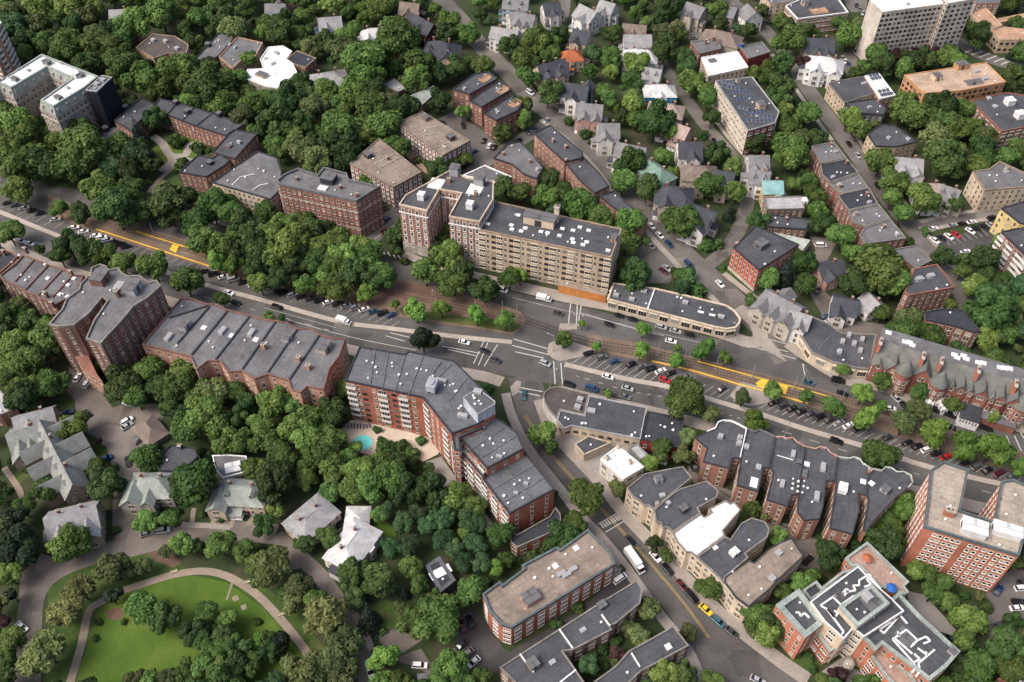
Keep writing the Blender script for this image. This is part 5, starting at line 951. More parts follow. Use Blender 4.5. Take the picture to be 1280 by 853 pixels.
building('row_house','bow fronted row house with a long white conduit and pink coping','house',[dict(poly=[(91.1,186.2),(93.1,186.3),(94.8,185.6),(96.8,186.0),(97.9,184.0),(100.5,182.2),(94.1,163.4),(91.6,162.7),(89.3,158.6),(83.1,161.0),(87.4,171.6),(86.7,173.8)],h=12,wall='brickp',roof='tar',para=('tard', 0.3, 0.3),fl=4,win='sash:2.8',units=[('ac',(95.6,179.0),3,1.4,1),('ac',(89.5,167.1),3,1.4,1),('hut',(96.9,175.8),1.6,1.6,0.8,'tard')],lines=[((91.1,186.0),(93.1,186.2),'pink',0.36,0.7),((93.1,186.2),(94.8,185.4),'pink',0.36,0.7),((94.8,185.4),(96.8,185.9),'pink',0.36,0.7),((96.8,185.9),(97.9,183.9),'pink',0.36,0.7),((97.9,183.9),(100.5,182.0),'pink',0.36,0.7),((90.0,178.7),(95.1,176.7),'white',0.25,0.25)])],group='bow fronted row houses')
building('row_house','bow fronted row house with rows of white roof vents and polygonal rear end','house',[dict(poly=[(100.6,182.0),(103.8,181.2),(105.1,182.2),(107.6,181.6),(108.1,179.7),(110.6,178.1),(107.2,168.3),(104.3,168.3),(101.1,158.6),(98.8,153.8),(93.7,153.3),(92.1,156.5),(94.0,163.4),(96.9,170.5)],h=12,wall='brickp',roof='tar',para=('tard', 0.3, 0.3),fl=4,win='sash:2.8',units=[('ac',(104.5,173.6),3.6,1.6,1.1),('ac',(99.8,162.2),3.6,1.6,1.1),('sky',(99.4,175.0),1.8,1.8,0.6),('hut',(97.7,170.9),3,1.5,0.9,'brick'),('vent',(93.5,169.1)),('vent',(93.0,167.1)),('vent',(92.4,165.2)),('vent',(95.0,168.0)),('vent',(94.5,166.1)),('vent',(93.9,164.1)),('vent',(97.0,168.2)),('vent',(96.3,166.1)),('vent',(95.4,163.7)),('vent',(97.5,165.4))],lines=[((100.6,181.9),(103.8,181.1),'pink',0.36,0.7),((103.8,181.1),(105.1,182.0),'pink',0.36,0.7),((105.1,182.0),(107.6,181.4),'pink',0.36,0.7),((107.6,181.4),(108.1,179.6),'pink',0.36,0.7),((108.1,179.6),(110.5,178.0),'pink',0.36,0.7)])],group='bow fronted row houses')
building('row_house','bow fronted row house with pale green coping and wide dark rear wing','house',[dict(poly=[(110.7,178.0),(114.3,177.2),(116.0,178.0),(117.6,177.1),(118.1,175.5),(120.1,173.4),(116.3,162.7),(113.8,163.4),(112.5,157.2),(108.0,148.2),(101.2,150.4),(107.1,166.6),(107.3,168.2)],h=12,wall='brickp',roof='tar',para=('tard', 0.3, 0.3),fl=4,win='sash:2.8',units=[('hut',(108.8,164.9),3.5,2.6,2,'white'),('sky',(116.5,168.0),1.8,1.8,0.6)],lines=[((110.6,177.8),(114.3,177.1),'mint',0.36,0.7),((114.3,177.1),(116.0,177.8),'mint',0.36,0.7),((116.0,177.8),(117.6,176.9),'mint',0.36,0.7),((117.6,176.9),(118.1,175.3),'mint',0.36,0.7),((118.1,175.3),(120.1,173.3),'mint',0.36,0.7)])],group='bow fronted row houses')
building('row_house','grey roofed end house of the bow fronted row with mint green curved coping','house',[dict(poly=[(120.2,173.3),(124.0,172.3),(125.3,173.8),(127.3,173.4),(128.7,171.8),(131.1,171.8),(133.2,170.5),(132.8,167.6),(130.8,165.5),(125.9,162.0),(116.5,153.5),(112.7,149.2),(111.7,149.9),(116.3,160.6),(116.4,162.7)],h=12,wall='brickp',roof='tar',para=('tard', 0.3, 0.3),fl=4,win='sash:2.8',units=[('sky',(119.1,167.3),1.8,1.8,0.6),('hut',(122.8,164.7),2.6,2.6,1.6,'ltgrey'),('chim',(119.6,171.9),1.2,1.2,1.8)],lines=[((120.2,173.1),(123.9,172.2),'mint',0.36,0.7),((123.9,172.2),(125.3,173.6),'mint',0.36,0.7),((125.3,173.6),(127.3,173.3),'mint',0.36,0.7),((127.3,173.3),(128.7,171.7),'mint',0.36,0.7),((128.7,171.7),(131.1,171.7),'mint',0.36,0.7),((131.1,171.7),(133.0,170.4),'mint',0.36,0.7),((133.0,170.4),(132.7,167.6),'mint',0.36,0.7),((132.7,167.6),(130.7,165.6),'mint',0.36,0.7)])],group='bow fronted row houses')
building('apartment_building','brick apartment slab with grey parapet and stained tan gravel roof by the street','building',[dict(poly=[(-8.9,127.8),(-3.7,132.0),(-2.9,130.9),(3.7,136.3),(3.0,137.4),(14.1,143.8),(15.1,142.9),(24.2,150.1),(26.1,147.5),(30.6,142.4),(32.0,137.9),(0.0,117.1),(-3.1,118.1),(-6.7,122.1)],h=11.5,wall='bricko',roof='tan',para=('coping', 0.9, 0.6),fl=4,win='wide:4',units=[('ac',(16.8,134.3),3,1.4,1),('ac',(18.8,136.1),3,1.4,1),('ac',(15.2,134.7),3,1.4,1),('hut',(5.6,126.5),5,4,2.2,'peach'),('vent',(11.5,136.4)),('vent',(7.0,133.3)),('vent',(3.4,127.2)),('sky',(20.1,143.7),1.8,1.8,0.2),('sky',(13.4,137.5),1.8,1.8,0.2)]),
 dict(poly=[(0.0,120.6),(32.9,142.0),(34.8,140.3),(0.0,117.1)],h=4,wall='stone',roof='ltgrey',para=('copest', 0.6, 0.3),fl=0)])
building('apartment_building','low brick court building with white roof dividers and a stepped front','building',[dict(poly=[(-3.5,106.4),(15.5,119.0),(26.4,126.2),(38.5,133.8),(40.0,130.9),(38.8,126.2),(31.0,119.8),(29.1,119.0),(29.7,117.8),(17.8,111.6),(14.9,111.2),(20.5,102.2),(24.7,96.1),(11.1,91.7)],h=9,wall='brickd',roof='tar',para=('copest', 0.5, 0.4),fl=3,win='pair:3.4',units=[('hut',(27.1,125.4),2.6,2.2,1.6,'tarl'),('hut',(6.0,107.2),3,3,2.2,'tan'),('ac',(11.7,108.1),2,1.4,0.4),('ac',(21.1,117.9),2,1.4,0.4)],lines=[((14.0,118.0),(17.8,112.1),'white',0.4,0.5),((2.3,110.4),(6.2,105.0),'white',0.4,0.5),((26.9,122.6),(29.1,119.0),'white',0.4,0.5),((11.3,100.2),(18.4,105.7),'white',0.4,0.5)])])
building('apartment_building','low brick wing with white roof divider and trimmed hedge at its end','building',[dict(poly=[(23.3,102.2),(30.0,106.9),(33.9,111.2),(48.1,119.0),(51.8,112.9),(37.0,105.2),(29.4,98.4)],h=9,wall='brickd',roof='tar',para=('copest', 0.5, 0.4),fl=3,win='pair:3.4',units=[('sky',(45.8,112.7),1.8,1.8,0.4)],lines=[((34.8,110.7),(36.9,106.6),'white',0.4,0.5)])])
building('garage_building','small slate grey shed with a sunken brown roof among dark trees','garage',[dict(poly=[(-27.5,141.0),(-23.2,144.3),(-17.6,136.0),(-22.2,131.8)],h=5,wall='slatew',roof='tard',para=('slatew', 0.3, 1.2),fl=0,units=[('sky',(-22.6,138.8),3,7,0.3)])])
building('apartment_building','U shaped orange brick apartment building with tan gravel roof and pairs of white windows','building',[dict(poly=[(125.6,144.1),(129.8,154.0),(134.1,164.9),(139.3,168.2),(146.2,165.0),(138.5,149.9),(147.6,145.9),(155.2,160.5),(159.1,161.3),(165.3,157.1),(150.8,134.3)],h=23,wall='brickk',roof='gravel',para=('coping', 0.9, 0.5),fl=8,win='small:2.7',cols={10: [(0.05, 'small'), (0.11, 'small'), (0.18, 'small'), (0.26, 'small'), (0.33, 'small'), (0.41, 'small'), (0.48, 'small'), (0.61, 'small'), (0.67, 'small'), (0.73, 'small'), (0.8, 'small'), (0.86, 'small')]},units=[('chim',(134.4,148.8),3,2.2,3),('vent',(146.4,138.1)),('vent',(152.5,148.8)),('hut',(140.0,143.1),7,5,3,'white'),('hut',(149.8,142.3),8,4,2.6,'white'),('ac',(145.2,144.5),4,1,0.8)])])
building('condominium_building','brick complex with verdigris green coping, roof terraces and white rooftop ducts','building',[dict(poly=[(78.0,122.7),(85.8,127.7),(91.1,117.1),(84.4,112.5)],h=15,wall='brickk',roof='tar',para=('verdi', 0.8, 1.6),fl=4,win='sash:2.6',lines=[((83.3,120.3),(84.3,120.4),'white',0.5,0.5),((84.3,120.4),(84.6,119.2),'white',0.5,0.5),((84.6,119.2),(85.8,120.2),'white',0.5,0.5),((85.8,120.2),(87.0,118.7),'white',0.5,0.5)]),
 dict(poly=[(87.7,122.8),(104.7,134.3),(108.9,127.5),(111.9,123.9),(114.3,119.9),(100.7,112.1),(98.2,114.6),(94.7,111.5),(90.5,116.7)],h=17,wall='cream',roof='tar',para=('white', 0.3, 0.3),fl=5,win='wide:3.4',lines=[((90.4,121.6),(96.3,125.3),'white',0.5,0.35),((96.3,125.3),(94.8,124.1),'white',0.5,0.35),((94.8,124.1),(96.5,121.8),'white',0.5,0.35),((96.5,121.8),(101.0,124.7),'white',0.5,0.35),((90.4,121.6),(92.1,120.4),'white',0.5,0.35),((92.1,120.4),(93.5,117.8),'white',0.5,0.35),((93.5,117.8),(92.1,120.4),'white',0.5,0.35),((92.1,120.4),(95.2,113.6),'white',0.5,0.35),((95.2,113.6),(94.5,112.8),'white',0.5,0.35),((98.2,124.7),(99.9,126.5),'white',0.5,0.35),((99.9,126.5),(99.3,126.9),'white',0.5,0.35),((99.3,126.9),(97.9,125.6),'white',0.5,0.35),((97.9,125.6),(101.9,126.4),'white',0.5,0.35),((101.9,126.4),(101.6,128.0),'white',0.5,0.35),((101.6,128.0),(103.4,128.0),'white',0.5,0.35),((103.4,128.0),(103.8,129.6),'white',0.5,0.35),((103.8,129.6),(107.4,131.7),'white',0.5,0.35),((107.4,131.7),(107.7,130.8),'white',0.5,0.35),((107.7,130.8),(106.2,130.0),'white',0.5,0.35),((106.2,130.0),(107.1,128.3),'white',0.5,0.35),((107.1,128.3),(104.8,127.5),'white',0.5,0.35),((94.0,119.9),(95.1,119.4),'white',0.5,0.35),((95.1,119.4),(94.1,118.3),'white',0.5,0.35),((109.5,126.9),(107.6,130.3),'white',0.5,0.35)]),
 dict(poly=[(94.7,120.0),(105.9,126.8),(109.5,120.8),(98.5,113.7)],h=19.5,wall='cream',roof='tar',para=('verdi', 0.9, 1.0),fl=0,z0=15,units=[('vent',(99.7,119.2)),('vent',(96.4,120.3)),('vent',(100.3,122.7)),('ac',(103.4,122.9),3,2.4,2),('hut',(105.5,121.6),6,6,0.2,'tard')]),
 dict(poly=[(99.1,115.6),(102.8,117.7),(112.8,124.7),(115.2,126.7),(119.5,119.2),(127.5,108.4),(122.4,104.1),(116.3,100.1),(114.2,102.4),(106.1,110.6),(103.6,108.8)],h=15,wall='brickk',roof='tar',para=('verdi', 0.8, 0.9),fl=4,win='sash:2.6',units=[('hut',(125.3,108.4),2,2,1.2,'ltgrey'),('hut',(113.4,113.0),5,4,0.15,'terra')],lines=[((112.7,124.5),(115.2,120.9),'white',0.5,0.35),((115.2,120.9),(107.5,114.0),'white',0.5,0.35),((107.5,114.0),(106.6,115.1),'white',0.5,0.35),((106.6,115.1),(113.8,119.5),'white',0.5,0.35),((113.8,119.5),(115.1,116.9),'white',0.5,0.35),((104.8,117.9),(107.9,119.8),'white',0.5,0.35),((107.9,119.8),(108.5,118.2),'white',0.5,0.35),((111.4,123.3),(111.4,120.9),'white',0.5,0.35),((111.4,120.9),(112.4,119.8),'white',0.5,0.35),((112.4,119.8),(109.9,118.2),'white',0.5,0.35),((109.9,118.2),(111.3,117.7),'white',0.5,0.35),((109.5,112.2),(114.3,115.1),'white',0.5,0.35),((114.3,115.1),(116.6,111.9),'white',0.5,0.35),((116.6,111.9),(114.0,109.9),'white',0.5,0.35),((109.5,112.2),(113.4,105.4),'white',0.5,0.35),((113.4,105.4),(113.9,103.9),'white',0.5,0.35),((113.9,103.9),(112.0,102.4),'white',0.5,0.35),((110.3,112.4),(113.9,107.9),'white',0.5,0.35),((116.6,111.9),(119.4,113.0),'white',0.5,0.35),((119.4,113.0),(120.2,111.7),'white',0.5,0.35),((120.2,111.7),(118.0,110.9),'white',0.5,0.35),((115.9,109.6),(118.1,107.4),'white',0.5,0.35),((118.1,107.4),(120.6,109.1),'white',0.5,0.35),((114.4,107.9),(115.6,106.4),'white',0.5,0.35),((115.6,106.4),(113.6,105.4),'white',0.5,0.35),((118.1,107.4),(114.7,105.1),'white',0.5,0.35),((114.7,105.1),(114.6,102.9),'white',0.5,0.35),((114.6,102.9),(112.9,101.4),'white',0.5,0.35),((111.6,114.5),(111.7,113.0),'white',0.5,0.35)]),
 dict(poly=[(103.8,140.2),(112.1,145.8),(121.2,132.0),(119.3,130.6),(120.2,128.6),(118.5,127.7),(111.5,130.6),(107.3,137.5),(105.3,137.2)],h=11,wall='brickk',roof='terra',para=('verdi', 0.9, 0.7),fl=3,win='sash:2.6'),
 dict(poly=[(88.2,129.4),(93.0,132.4),(94.2,130.3),(101.7,135.5),(104.6,136.3),(105.5,136.9),(107.3,137.5),(89.8,125.8)],h=11,wall='brickk',roof='tar',para=('verdi', 0.9, 0.7),fl=3,win='sash:2.6'),
 dict(poly=[(89.8,117.0),(93.4,119.4),(98.4,115.7),(100.8,117.3),(100.5,115.1),(92.8,111.0)],h=9,wall='brickk',roof='terra',para=('verdi', 0.8, 0.6),fl=2,win='wide:2.6'),
 dict(poly=[(103.3,109.6),(107.4,111.9),(110.8,106.6),(114.3,101.6),(109.4,98.2),(106.3,102.6)],h=11,wall='brickk',roof='terra',para=('verdi', 0.8, 0.6),fl=3,win='wide:2.6')])
building('gazebo','round pale stone turret roof at the entrance forecourt of the verdigris trimmed complex','gazebo',[dict(poly=[(96.6,109.5),(97.9,111.3),(99.6,111.8),(100.9,111.0),(101.0,109.5),(99.9,107.9),(98.2,107.2),(96.8,107.8)],h=4,wall='stone',roof='stone',para=('copest', 0.4, 0.5),fl=0,units=[('vent',(98.8,109.6))])])
building('apartment_building','brick and white stone apartment house with two tall wings round a narrow court','building',[dict(poly=[(-47.0,295.5),(-44.6,301.9),(-36.7,309.3),(-27.3,318.4),(-22.0,315.6),(-18.9,313.5),(-11.6,311.4),(-7.9,311.4),(-7.9,298.5),(-13.2,284.4),(-25.9,287.8),(-21.3,302.9),(-30.7,305.6),(-35.1,291.4)],h=25.5,wall='brickp',roof='tar',para=('cream', 0.8, 0.4),fl=8,win='sashw:2.5',bands=[(0, 5.5, 'stone', 0.12), (22, 0.5, 'white', 0.25)],units=[('hut',(-37.9,299.9),2.8,2.8,3,'white'),('hut',(-17.4,293.9),2.8,2.8,3,'white'),('hut',(-24.6,317.0),4,4,4,'ltgrey'),('hut',(-13.7,310.0),4,4,4,'ltgrey'),('sky',(-32.4,310.0),7,6,0.2),('sky',(-15.7,305.9),7,6,0.2),('chim',(-26.9,311.0),1.5,1.5,2.5),('chim',(-15.2,302.1),1.5,1.5,2.5)])])
building('apartment_building','long seven storey tan apartment slab with dark roof, skylights and a white stair tower','building',[dict(poly=[(-13.6,284.4),(-10.0,292.3),(-7.8,302.9),(45.1,284.9),(39.5,267.6)],h=21.5,wall='tanw',roof='tar',para=('tand', 0.5, 0.4),fl=7,win='loggia/sash/dark:2.5',cols={3: [(0.3, 'sash'), (0.7, 'sash')]},units=[('sky',(-9.9,288.2),1.8,1.5,0.5),('sky',(2.7,293.9),1.8,1.5,0.5),('sky',(-0.2,287.5),1.8,1.5,0.5),('sky',(0.0,284.9),1.8,1.5,0.5),('sky',(5.5,285.6),1.8,1.5,0.5),('sky',(3.8,283.7),1.8,1.5,0.5),('sky',(11.9,283.4),1.8,1.5,0.5),('sky',(14.6,282.6),1.8,1.5,0.5),('sky',(19.4,280.9),1.8,1.5,0.5),('sky',(20.8,285.3),1.8,1.5,0.5),('sky',(25.1,284.2),1.8,1.5,0.5),('sky',(28.0,286.2),1.8,1.5,0.5),('sky',(31.5,284.2),1.8,1.5,0.5),('sky',(24.6,278.8),1.8,1.5,0.5),('sky',(24.8,276.6),1.8,1.5,0.5),('sky',(30.3,277.0),1.8,1.5,0.5),('sky',(28.7,275.3),1.8,1.5,0.5),('sky',(38.6,271.9),1.8,1.5,0.5),('hut',(11.6,289.1),13,5,4,'cream'),('chim',(18.5,290.4),2.2,2.2,8),('hut',(41.5,278.5),2,3.5,2,'peachd')]),
 dict(poly=[(19.2,269.7),(38.5,263.3),(39.1,265.3),(19.8,271.8)],h=4.5,wall='ochre',roof='tan',fl=0)])
building('shop_building','curved one storey row of shops with cream arcade and rounded dark roof','shop',[dict(poly=[(38.8,260.5),(41.8,270.2),(58.6,267.1),(71.6,262.7),(86.7,257.2),(89.5,254.1),(91.1,249.8),(90.4,247.2),(88.4,244.6),(84.6,243.8),(79.9,245.0),(54.7,254.4)],h=5,wall='cream',roof='tar',para=('cream', 0.5, 0.6),fl=1,win='shop:4',units=[('ac',(42.5,262.9),2.4,1.6,1.1),('ac',(48.7,260.5),2.4,1.6,1.1),('ac',(70.2,258.7),2.4,1.6,1.1),('ac',(83.6,250.6),2.4,1.6,1.1),('ac',(54.2,265.3),2.4,1.6,1.1),('vent',(67.3,261.7)),('vent',(68.9,261.1)),('vent',(53.3,265.3)),('vent',(80.5,254.6)),('vent',(42.3,265.3)),('vent',(40.2,265.3)),('vent',(54.3,258.1)),('sky',(75.8,253.5),2.4,1,0.4),('sky',(80.1,251.8),2.4,1,0.4)],lines=[((58.7,266.7),(54.4,254.6),'white',0.5,0.5)])])
building('apartment_building','six storey brick apartment house with iron fire escapes and grey roof','building',[dict(poly=[(-102.8,317.9),(-100.0,322.7),(-94.8,326.7),(-85.4,322.0),(-83.5,327.5),(-72.7,323.1),(-71.4,318.7),(-57.2,313.8),(-66.3,303.9),(-101.0,315.3)],h=20.5,wall='brickm',roof='tarl',para=('tarl', 1.0, 0.6),fl=6,win='sash:2.5',bands=[(5, 0.5, 'stone', 0.15), (14.5, 0.5, 'stone', 0.15)],escape=1,units=[('hut',(-79.9,318.3),6,5,3,'tard'),('sky',(-81.9,313.2),4,3,0.8),('chim',(-74.3,313.2),1.2,1.2,2),('chim',(-66.5,307.6),1.2,1.2,2),('chim',(-94.0,319.0),1.2,1.2,2)])])
building('apartment_building','cream stucco apartment house with white piped grey roof','building',[dict(poly=[(-135.4,328.1),(-127.2,340.5),(-119.3,351.7),(-109.4,346.7),(-105.4,336.3),(-103.5,322.9),(-106.9,316.1)],h=12,wall='cream',roof='tarl',para=('tard', 0.5, 0.4),fl=4,win='sash:2.4',units=[('vent',(-121.0,331.6)),('vent',(-113.5,336.3))],lines=[((-126.0,326.3),(-123.6,332.2),'white',0.3,0.3),((-123.6,332.2),(-117.5,334.5),'white',0.3,0.3),((-116.0,322.9),(-113.4,326.3),'white',0.3,0.3),((-113.4,326.3),(-110.0,327.5),'white',0.3,0.3)])])
building('apartment_building','four storey brick apartment slab with tan roof and white framed windows','building',[dict(poly=[(-56.4,375.8),(-44.0,385.2),(-19.8,360.9),(-32.4,349.1)],h=11.5,wall='brickm',roof='tan',para=('tan', 0.5, 0.4),fl=4,win='sashw:2.6',units=[('hut',(-42.1,378.9),3.5,3,2,'tan'),('hut',(-29.2,362.6),3.5,3,2.4,'brownroof')],lines=[((-48.3,368.5),(-33.7,373.7),'stone',0.4,0.3),((-42.7,365.1),(-33.9,367.7),'stone',0.4,0.3),((-36.1,355.1),(-24.8,364.3),'stone',0.4,0.3)])])
building('apartment_building','four storey brick slab with tan roof and red planted forecourt','building',[dict(poly=[(-75.1,342.8),(-63.5,362.6),(-41.4,336.5),(-53.3,325.2)],h=11.5,wall='brickm',roof='tan',para=('tan', 0.5, 0.4),fl=4,win='sashw:2.6',units=[('hut',(-67.1,348.6),3.5,3,2.2,'brownroof'),('chim',(-57.7,346.2),1.2,1.2,2)],lines=[((-64.0,342.3),(-54.3,351.1),'stone',0.4,0.3),((-60.9,339.9),(-52.1,347.8),'stone',0.4,0.3)])])
building('row_building','brick courtyard building with dark roof round a garden of pale paths','building',[dict(poly=[(-179.8,390.9),(-179.0,400.2),(-168.8,396.5),(-150.2,387.7),(-131.2,377.5),(-134.0,373.5),(-138.2,367.7),(-155.8,376.6)],h=9.5,wall='brick',roof='tar',para=('tard', 0.5, 0.4),fl=3,win='sash:2.6',units=[('hut',(-169.1,395.5),2.4,2.4,2,'tard'),('hut',(-161.4,387.3),2.4,2.4,2,'tard'),('hut',(-144.9,384.6),2.4,2.4,2.4,'tard')],lines=[((-171.8,383.7),(-168.8,396.5),'tard',0.5,0.4),((-162.7,380.2),(-159.4,391.9),'tard',0.5,0.4),((-154.6,375.8),(-149.1,387.3),'tard',0.5,0.4)]),
 dict(poly=[(-195.8,380.5),(-188.3,401.1),(-179.0,394.2),(-183.8,378.4),(-184.6,371.4)],h=9.5,wall='brick',roof='tar',para=('tard', 0.5, 0.4),fl=3,win='sash:2.6',units=[('hut',(-193.5,391.9),2.4,2.4,1.4,'tard'),('vent',(-187.8,388.2))]),
 dict(poly=[(-141.8,354.6),(-135.9,373.2),(-123.3,369.4),(-129.9,349.0)],h=9.5,wall='brickm',roof='tar',para=('tard', 0.5, 0.4),fl=3,win='sash:2.6',units=[('hut',(-135.0,359.3),2.8,2.4,0.9,'brick'),('ac',(-130.6,362.1),2.4,1.4,1.4)]),
 dict(poly=[(-153.7,339.0),(-148.1,352.2),(-140.7,349.8),(-138.6,353.3),(-132.1,348.2),(-133.7,344.2),(-140.4,335.6)],h=9.5,wall='brickm',roof='tar',para=('tard', 0.5, 0.4),fl=3,win='sash:2.6',units=[('vent',(-144.1,343.7)),('hut',(-140.8,345.8),2.4,2.4,1.6,'tard')])])
building('garage_building','low dark roofed link building beside the netted end of the chateau block','garage',[dict(poly=[(-204.9,375.9),(-199.9,384.7),(-190.6,379.4),(-190.2,370.7),(-194.7,365.6)],h=4,wall='brickd',roof='tarl',para=('tard', 0.5, 0.4),fl=0,units=[('hut',(-201.7,380.3),3,2.4,2.4,'tard')])])
building('chateau_building','chateau like stone apartment house with white roofs and verdigris mansards, one end netted black','building',[dict(poly=[(-254.1,385.6),(-239.5,419.4),(-202.2,397.2),(-205.9,386.5),(-216.4,368.4),(-226.5,374.8),(-217.7,394.8),(-231.6,403.7),(-242.4,384.3),(-250.5,389.2)],h=24,wall='greystone',roof='white',para=('verdi', 0.7, 0.9),fl=6,win='sash:2.3',bands=[(0, 4, 'stone', 0.15), (16.5, 0.6, 'stone', 0.35), (8.5, 0.4, 'stone', 0.25)],mansard=1,units=[('hut',(-243.7,393.8),3.5,2.5,1.6,'verdi'),('hut',(-216.9,377.5),3.5,2.5,1.6,'verdi'),('hut',(-233.3,409.1),4,3,1.8,'verdi'),('hut',(-213.0,397.6),4,3,1.6,'verdi'),('ac',(-240.2,402.3),2,1.5,1),('ac',(-215.4,386.5),2,1.5,1),('ac',(-226.0,409.1),2,1.5,1),('hut',(-214.7,396.7),3,3,2.4,'white')]),
 dict(poly=[(-205.5,383.1),(-201.6,396.3),(-196.1,394.8),(-199.7,382.0)],h=25,wall='net',roof='tarl',para=('ltgrey', 0.4, 0.4),fl=0,units=[('ac',(-201.7,388.5),3,2,1),('ac',(-199.8,392.2),3,2,1)])])
building('apartment_tower','tall tower with black and white banded balconies at the edge of the woods','tower',[dict(poly=[(-265.3,439.3),(-283.4,450.2),(-283.9,432.9),(-266.0,422.6),(-264.5,430.8)],h=30,wall='peach',roof='ltgrey',para=('white', 0.5, 0.35),fl=10,win='balc:4')])
building('apartment_building','small tan brick block with cluttered brown roof among trees','building',[dict(poly=[(-204.4,448.9),(-199.0,463.9),(-186.0,461.2),(-176.4,451.9),(-175.3,442.9),(-185.3,442.9),(-191.8,438.1)],h=10,wall='peachd',roof='brownroof',para=('tand', 0.4, 0.4),fl=3,win='sash:3',units=[('ac',(-189.6,455.2),3,2,1.4),('ac',(-181.5,447.6),3,2,1.4),('ac',(-196.7,456.3),3,2,1.4)])])
building('apartment_building','dark roofed brick block with white vents bordering the wooded slope','building',[dict(poly=[(-169.4,436.6),(-162.6,464.8),(-152.4,461.2),(-157.5,440.2),(-161.8,434.9)],h=10,wall='brickd',roof='tarl',para=('tard', 0.5, 0.4),fl=3,win='sash:3',units=[('hut',(-165.4,450.8),2.6,2.6,2,'tard'),('vent',(-161.0,456.3)),('vent',(-162.5,455.2))]),
 dict(poly=[(-157.0,439.1),(-151.6,460.3),(-136.3,454.1),(-137.6,440.2),(-144.8,434.9),(-147.1,427.7)],h=10,wall='tand',roof='tarl',para=('peachd', 0.5, 0.4),fl=3,win='sash:3',units=[('ac',(-150.4,448.7),2.5,1.5,1),('ac',(-153.9,451.9),2.5,1.5,1)])])
building('apartment_building','brick block half covered by bright white roof sheets','building',[dict(poly=[(-133.0,451.1),(-125.3,452.6),(-119.3,446.8),(-121.0,438.7),(-116.7,434.1),(-112.1,422.7),(-116.9,409.4),(-126.9,412.1),(-140.3,420.3),(-139.7,428.4),(-131.4,429.4),(-135.1,438.7)],h=9,wall='stone',roof='white',para=('white', 0.5, 0.35),fl=3,win='sash:3',units=[('hut',(-128.8,434.6),4,3,1.6,'white'),('ac',(-127.4,445.1),3,2,1),('ac',(-131.3,438.7),3,2,1),('hut',(-131.0,422.3),6,4,1.5,'cream')]),
 dict(poly=[(-120.7,438.7),(-116.6,447.6),(-105.2,439.8),(-109.5,430.4),(-116.5,434.1)],h=9,wall='brickm',roof='tard',para=('tand', 0.4, 0.3),fl=3,win='sash:3')])
building('row_house','dark roofed brick triple decker with roof deck next to the parking court','house',[dict(poly=[(-30.1,405.6),(-19.3,420.2),(-12.2,422.2),(-7.4,415.3),(-16.4,406.1),(-21.5,400.8)],h=11.5,wall='brickm',roof='tar',para=('tard', 0.5, 0.4),fl=3,win='sash:2.6',auto=(2, 1, 0),units=[('deck',(-14.0,415.3),6,4,0.5)])],group='brick triple deckers')
building('row_house','middle brick triple decker with roof deck and parapet rails','house',[dict(poly=[(-21.4,395.2),(-6.5,413.9),(0.1,405.2),(-7.9,397.1),(-15.0,389.3)],h=11.5,wall='brickm',roof='tar',para=('tard', 0.5, 0.4),fl=3,win='sash:2.6',auto=(2, 1, 0),units=[('deck',(-4.9,404.6),6,4,0.5)])],group='brick triple deckers')
building('row_house','end brick triple decker overlooking the narrow street','house',[dict(poly=[(-13.9,383.9),(-0.7,399.7),(5.0,392.4),(2.7,386.1),(-7.7,377.7)],h=11.5,wall='brickm',roof='tar',para=('tard', 0.5, 0.4),fl=3,win='sash:2.6',auto=(2, 1, 0),units=[('deck',(1.4,392.4),6,4,0.5)])],group='brick triple deckers')
building('row_building','brick row with dark stepped roof following the winding street','building',[dict(poly=[(10.6,364.6),(18.4,371.8),(25.7,360.9),(33.2,349.5),(32.0,345.0),(24.3,342.1),(17.4,353.0)],h=13,wall='brickp',roof='tar',para=('tard', 0.5, 0.4),fl=4,win='sash:2.6',units=[('chim',(19.5,358.0),1.4,1.2,2),('chim',(25.2,353.0),1.4,1.2,2)]),
 dict(poly=[(24.7,343.5),(33.2,348.3),(40.5,334.5),(43.8,326.2),(36.8,321.0),(30.0,331.5)],h=11.5,wall='brickp',roof='tar',para=('tard', 0.5, 0.4),fl=3,win='sash:2.6',units=[('chim',(25.0,343.1),1.2,1.2,3)]),
 dict(poly=[(39.2,320.8),(46.5,324.9),(50.0,317.1),(53.3,312.8),(59.3,305.1),(55.4,301.4),(45.5,312.1)],h=10,wall='brickp',roof='tar',para=('tard', 0.5, 0.4),fl=3,win='sash:2.6',auto=(2, 1, 0))])
building('row_building','brick row with grey peaked roof blocks behind the twin winged apartment house','building',[dict(poly=[(-8.7,347.7),(-2.0,359.1),(3.9,360.8),(9.7,350.9),(14.3,340.6),(11.3,332.1),(5.7,335.2),(0.0,343.0)],h=11,wall='brickp',roof='tarl',para=('tard', 0.5, 0.4),fl=3,win='sash:2.6',auto=(2, 1, 2)),
 dict(poly=[(-22.9,337.1),(-12.6,344.9),(-0.1,336.3),(-7.7,331.7)],h=9,wall='brickp',roof='tarl',para=('white', 0.5, 0.5),fl=2,win='sash:2.6')])
building('apartment_building','four storey bright red brick block with white window surrounds and dark roof at the fork','building',[dict(poly=[(92.5,284.3),(104.4,298.2),(120.6,286.0),(100.9,270.4)],h=12,wall='redb',roof='tar',para=('tard', 0.5, 0.4),fl=4,win='sash:2.2',bands=[(0, 1.6, 'stone', 0.12)],units=[('hut',(104.3,285.3),5,4,2.4,'tarl'),('chim',(94.5,286.6),1.5,1,1),('vent',(103.8,273.9))])])
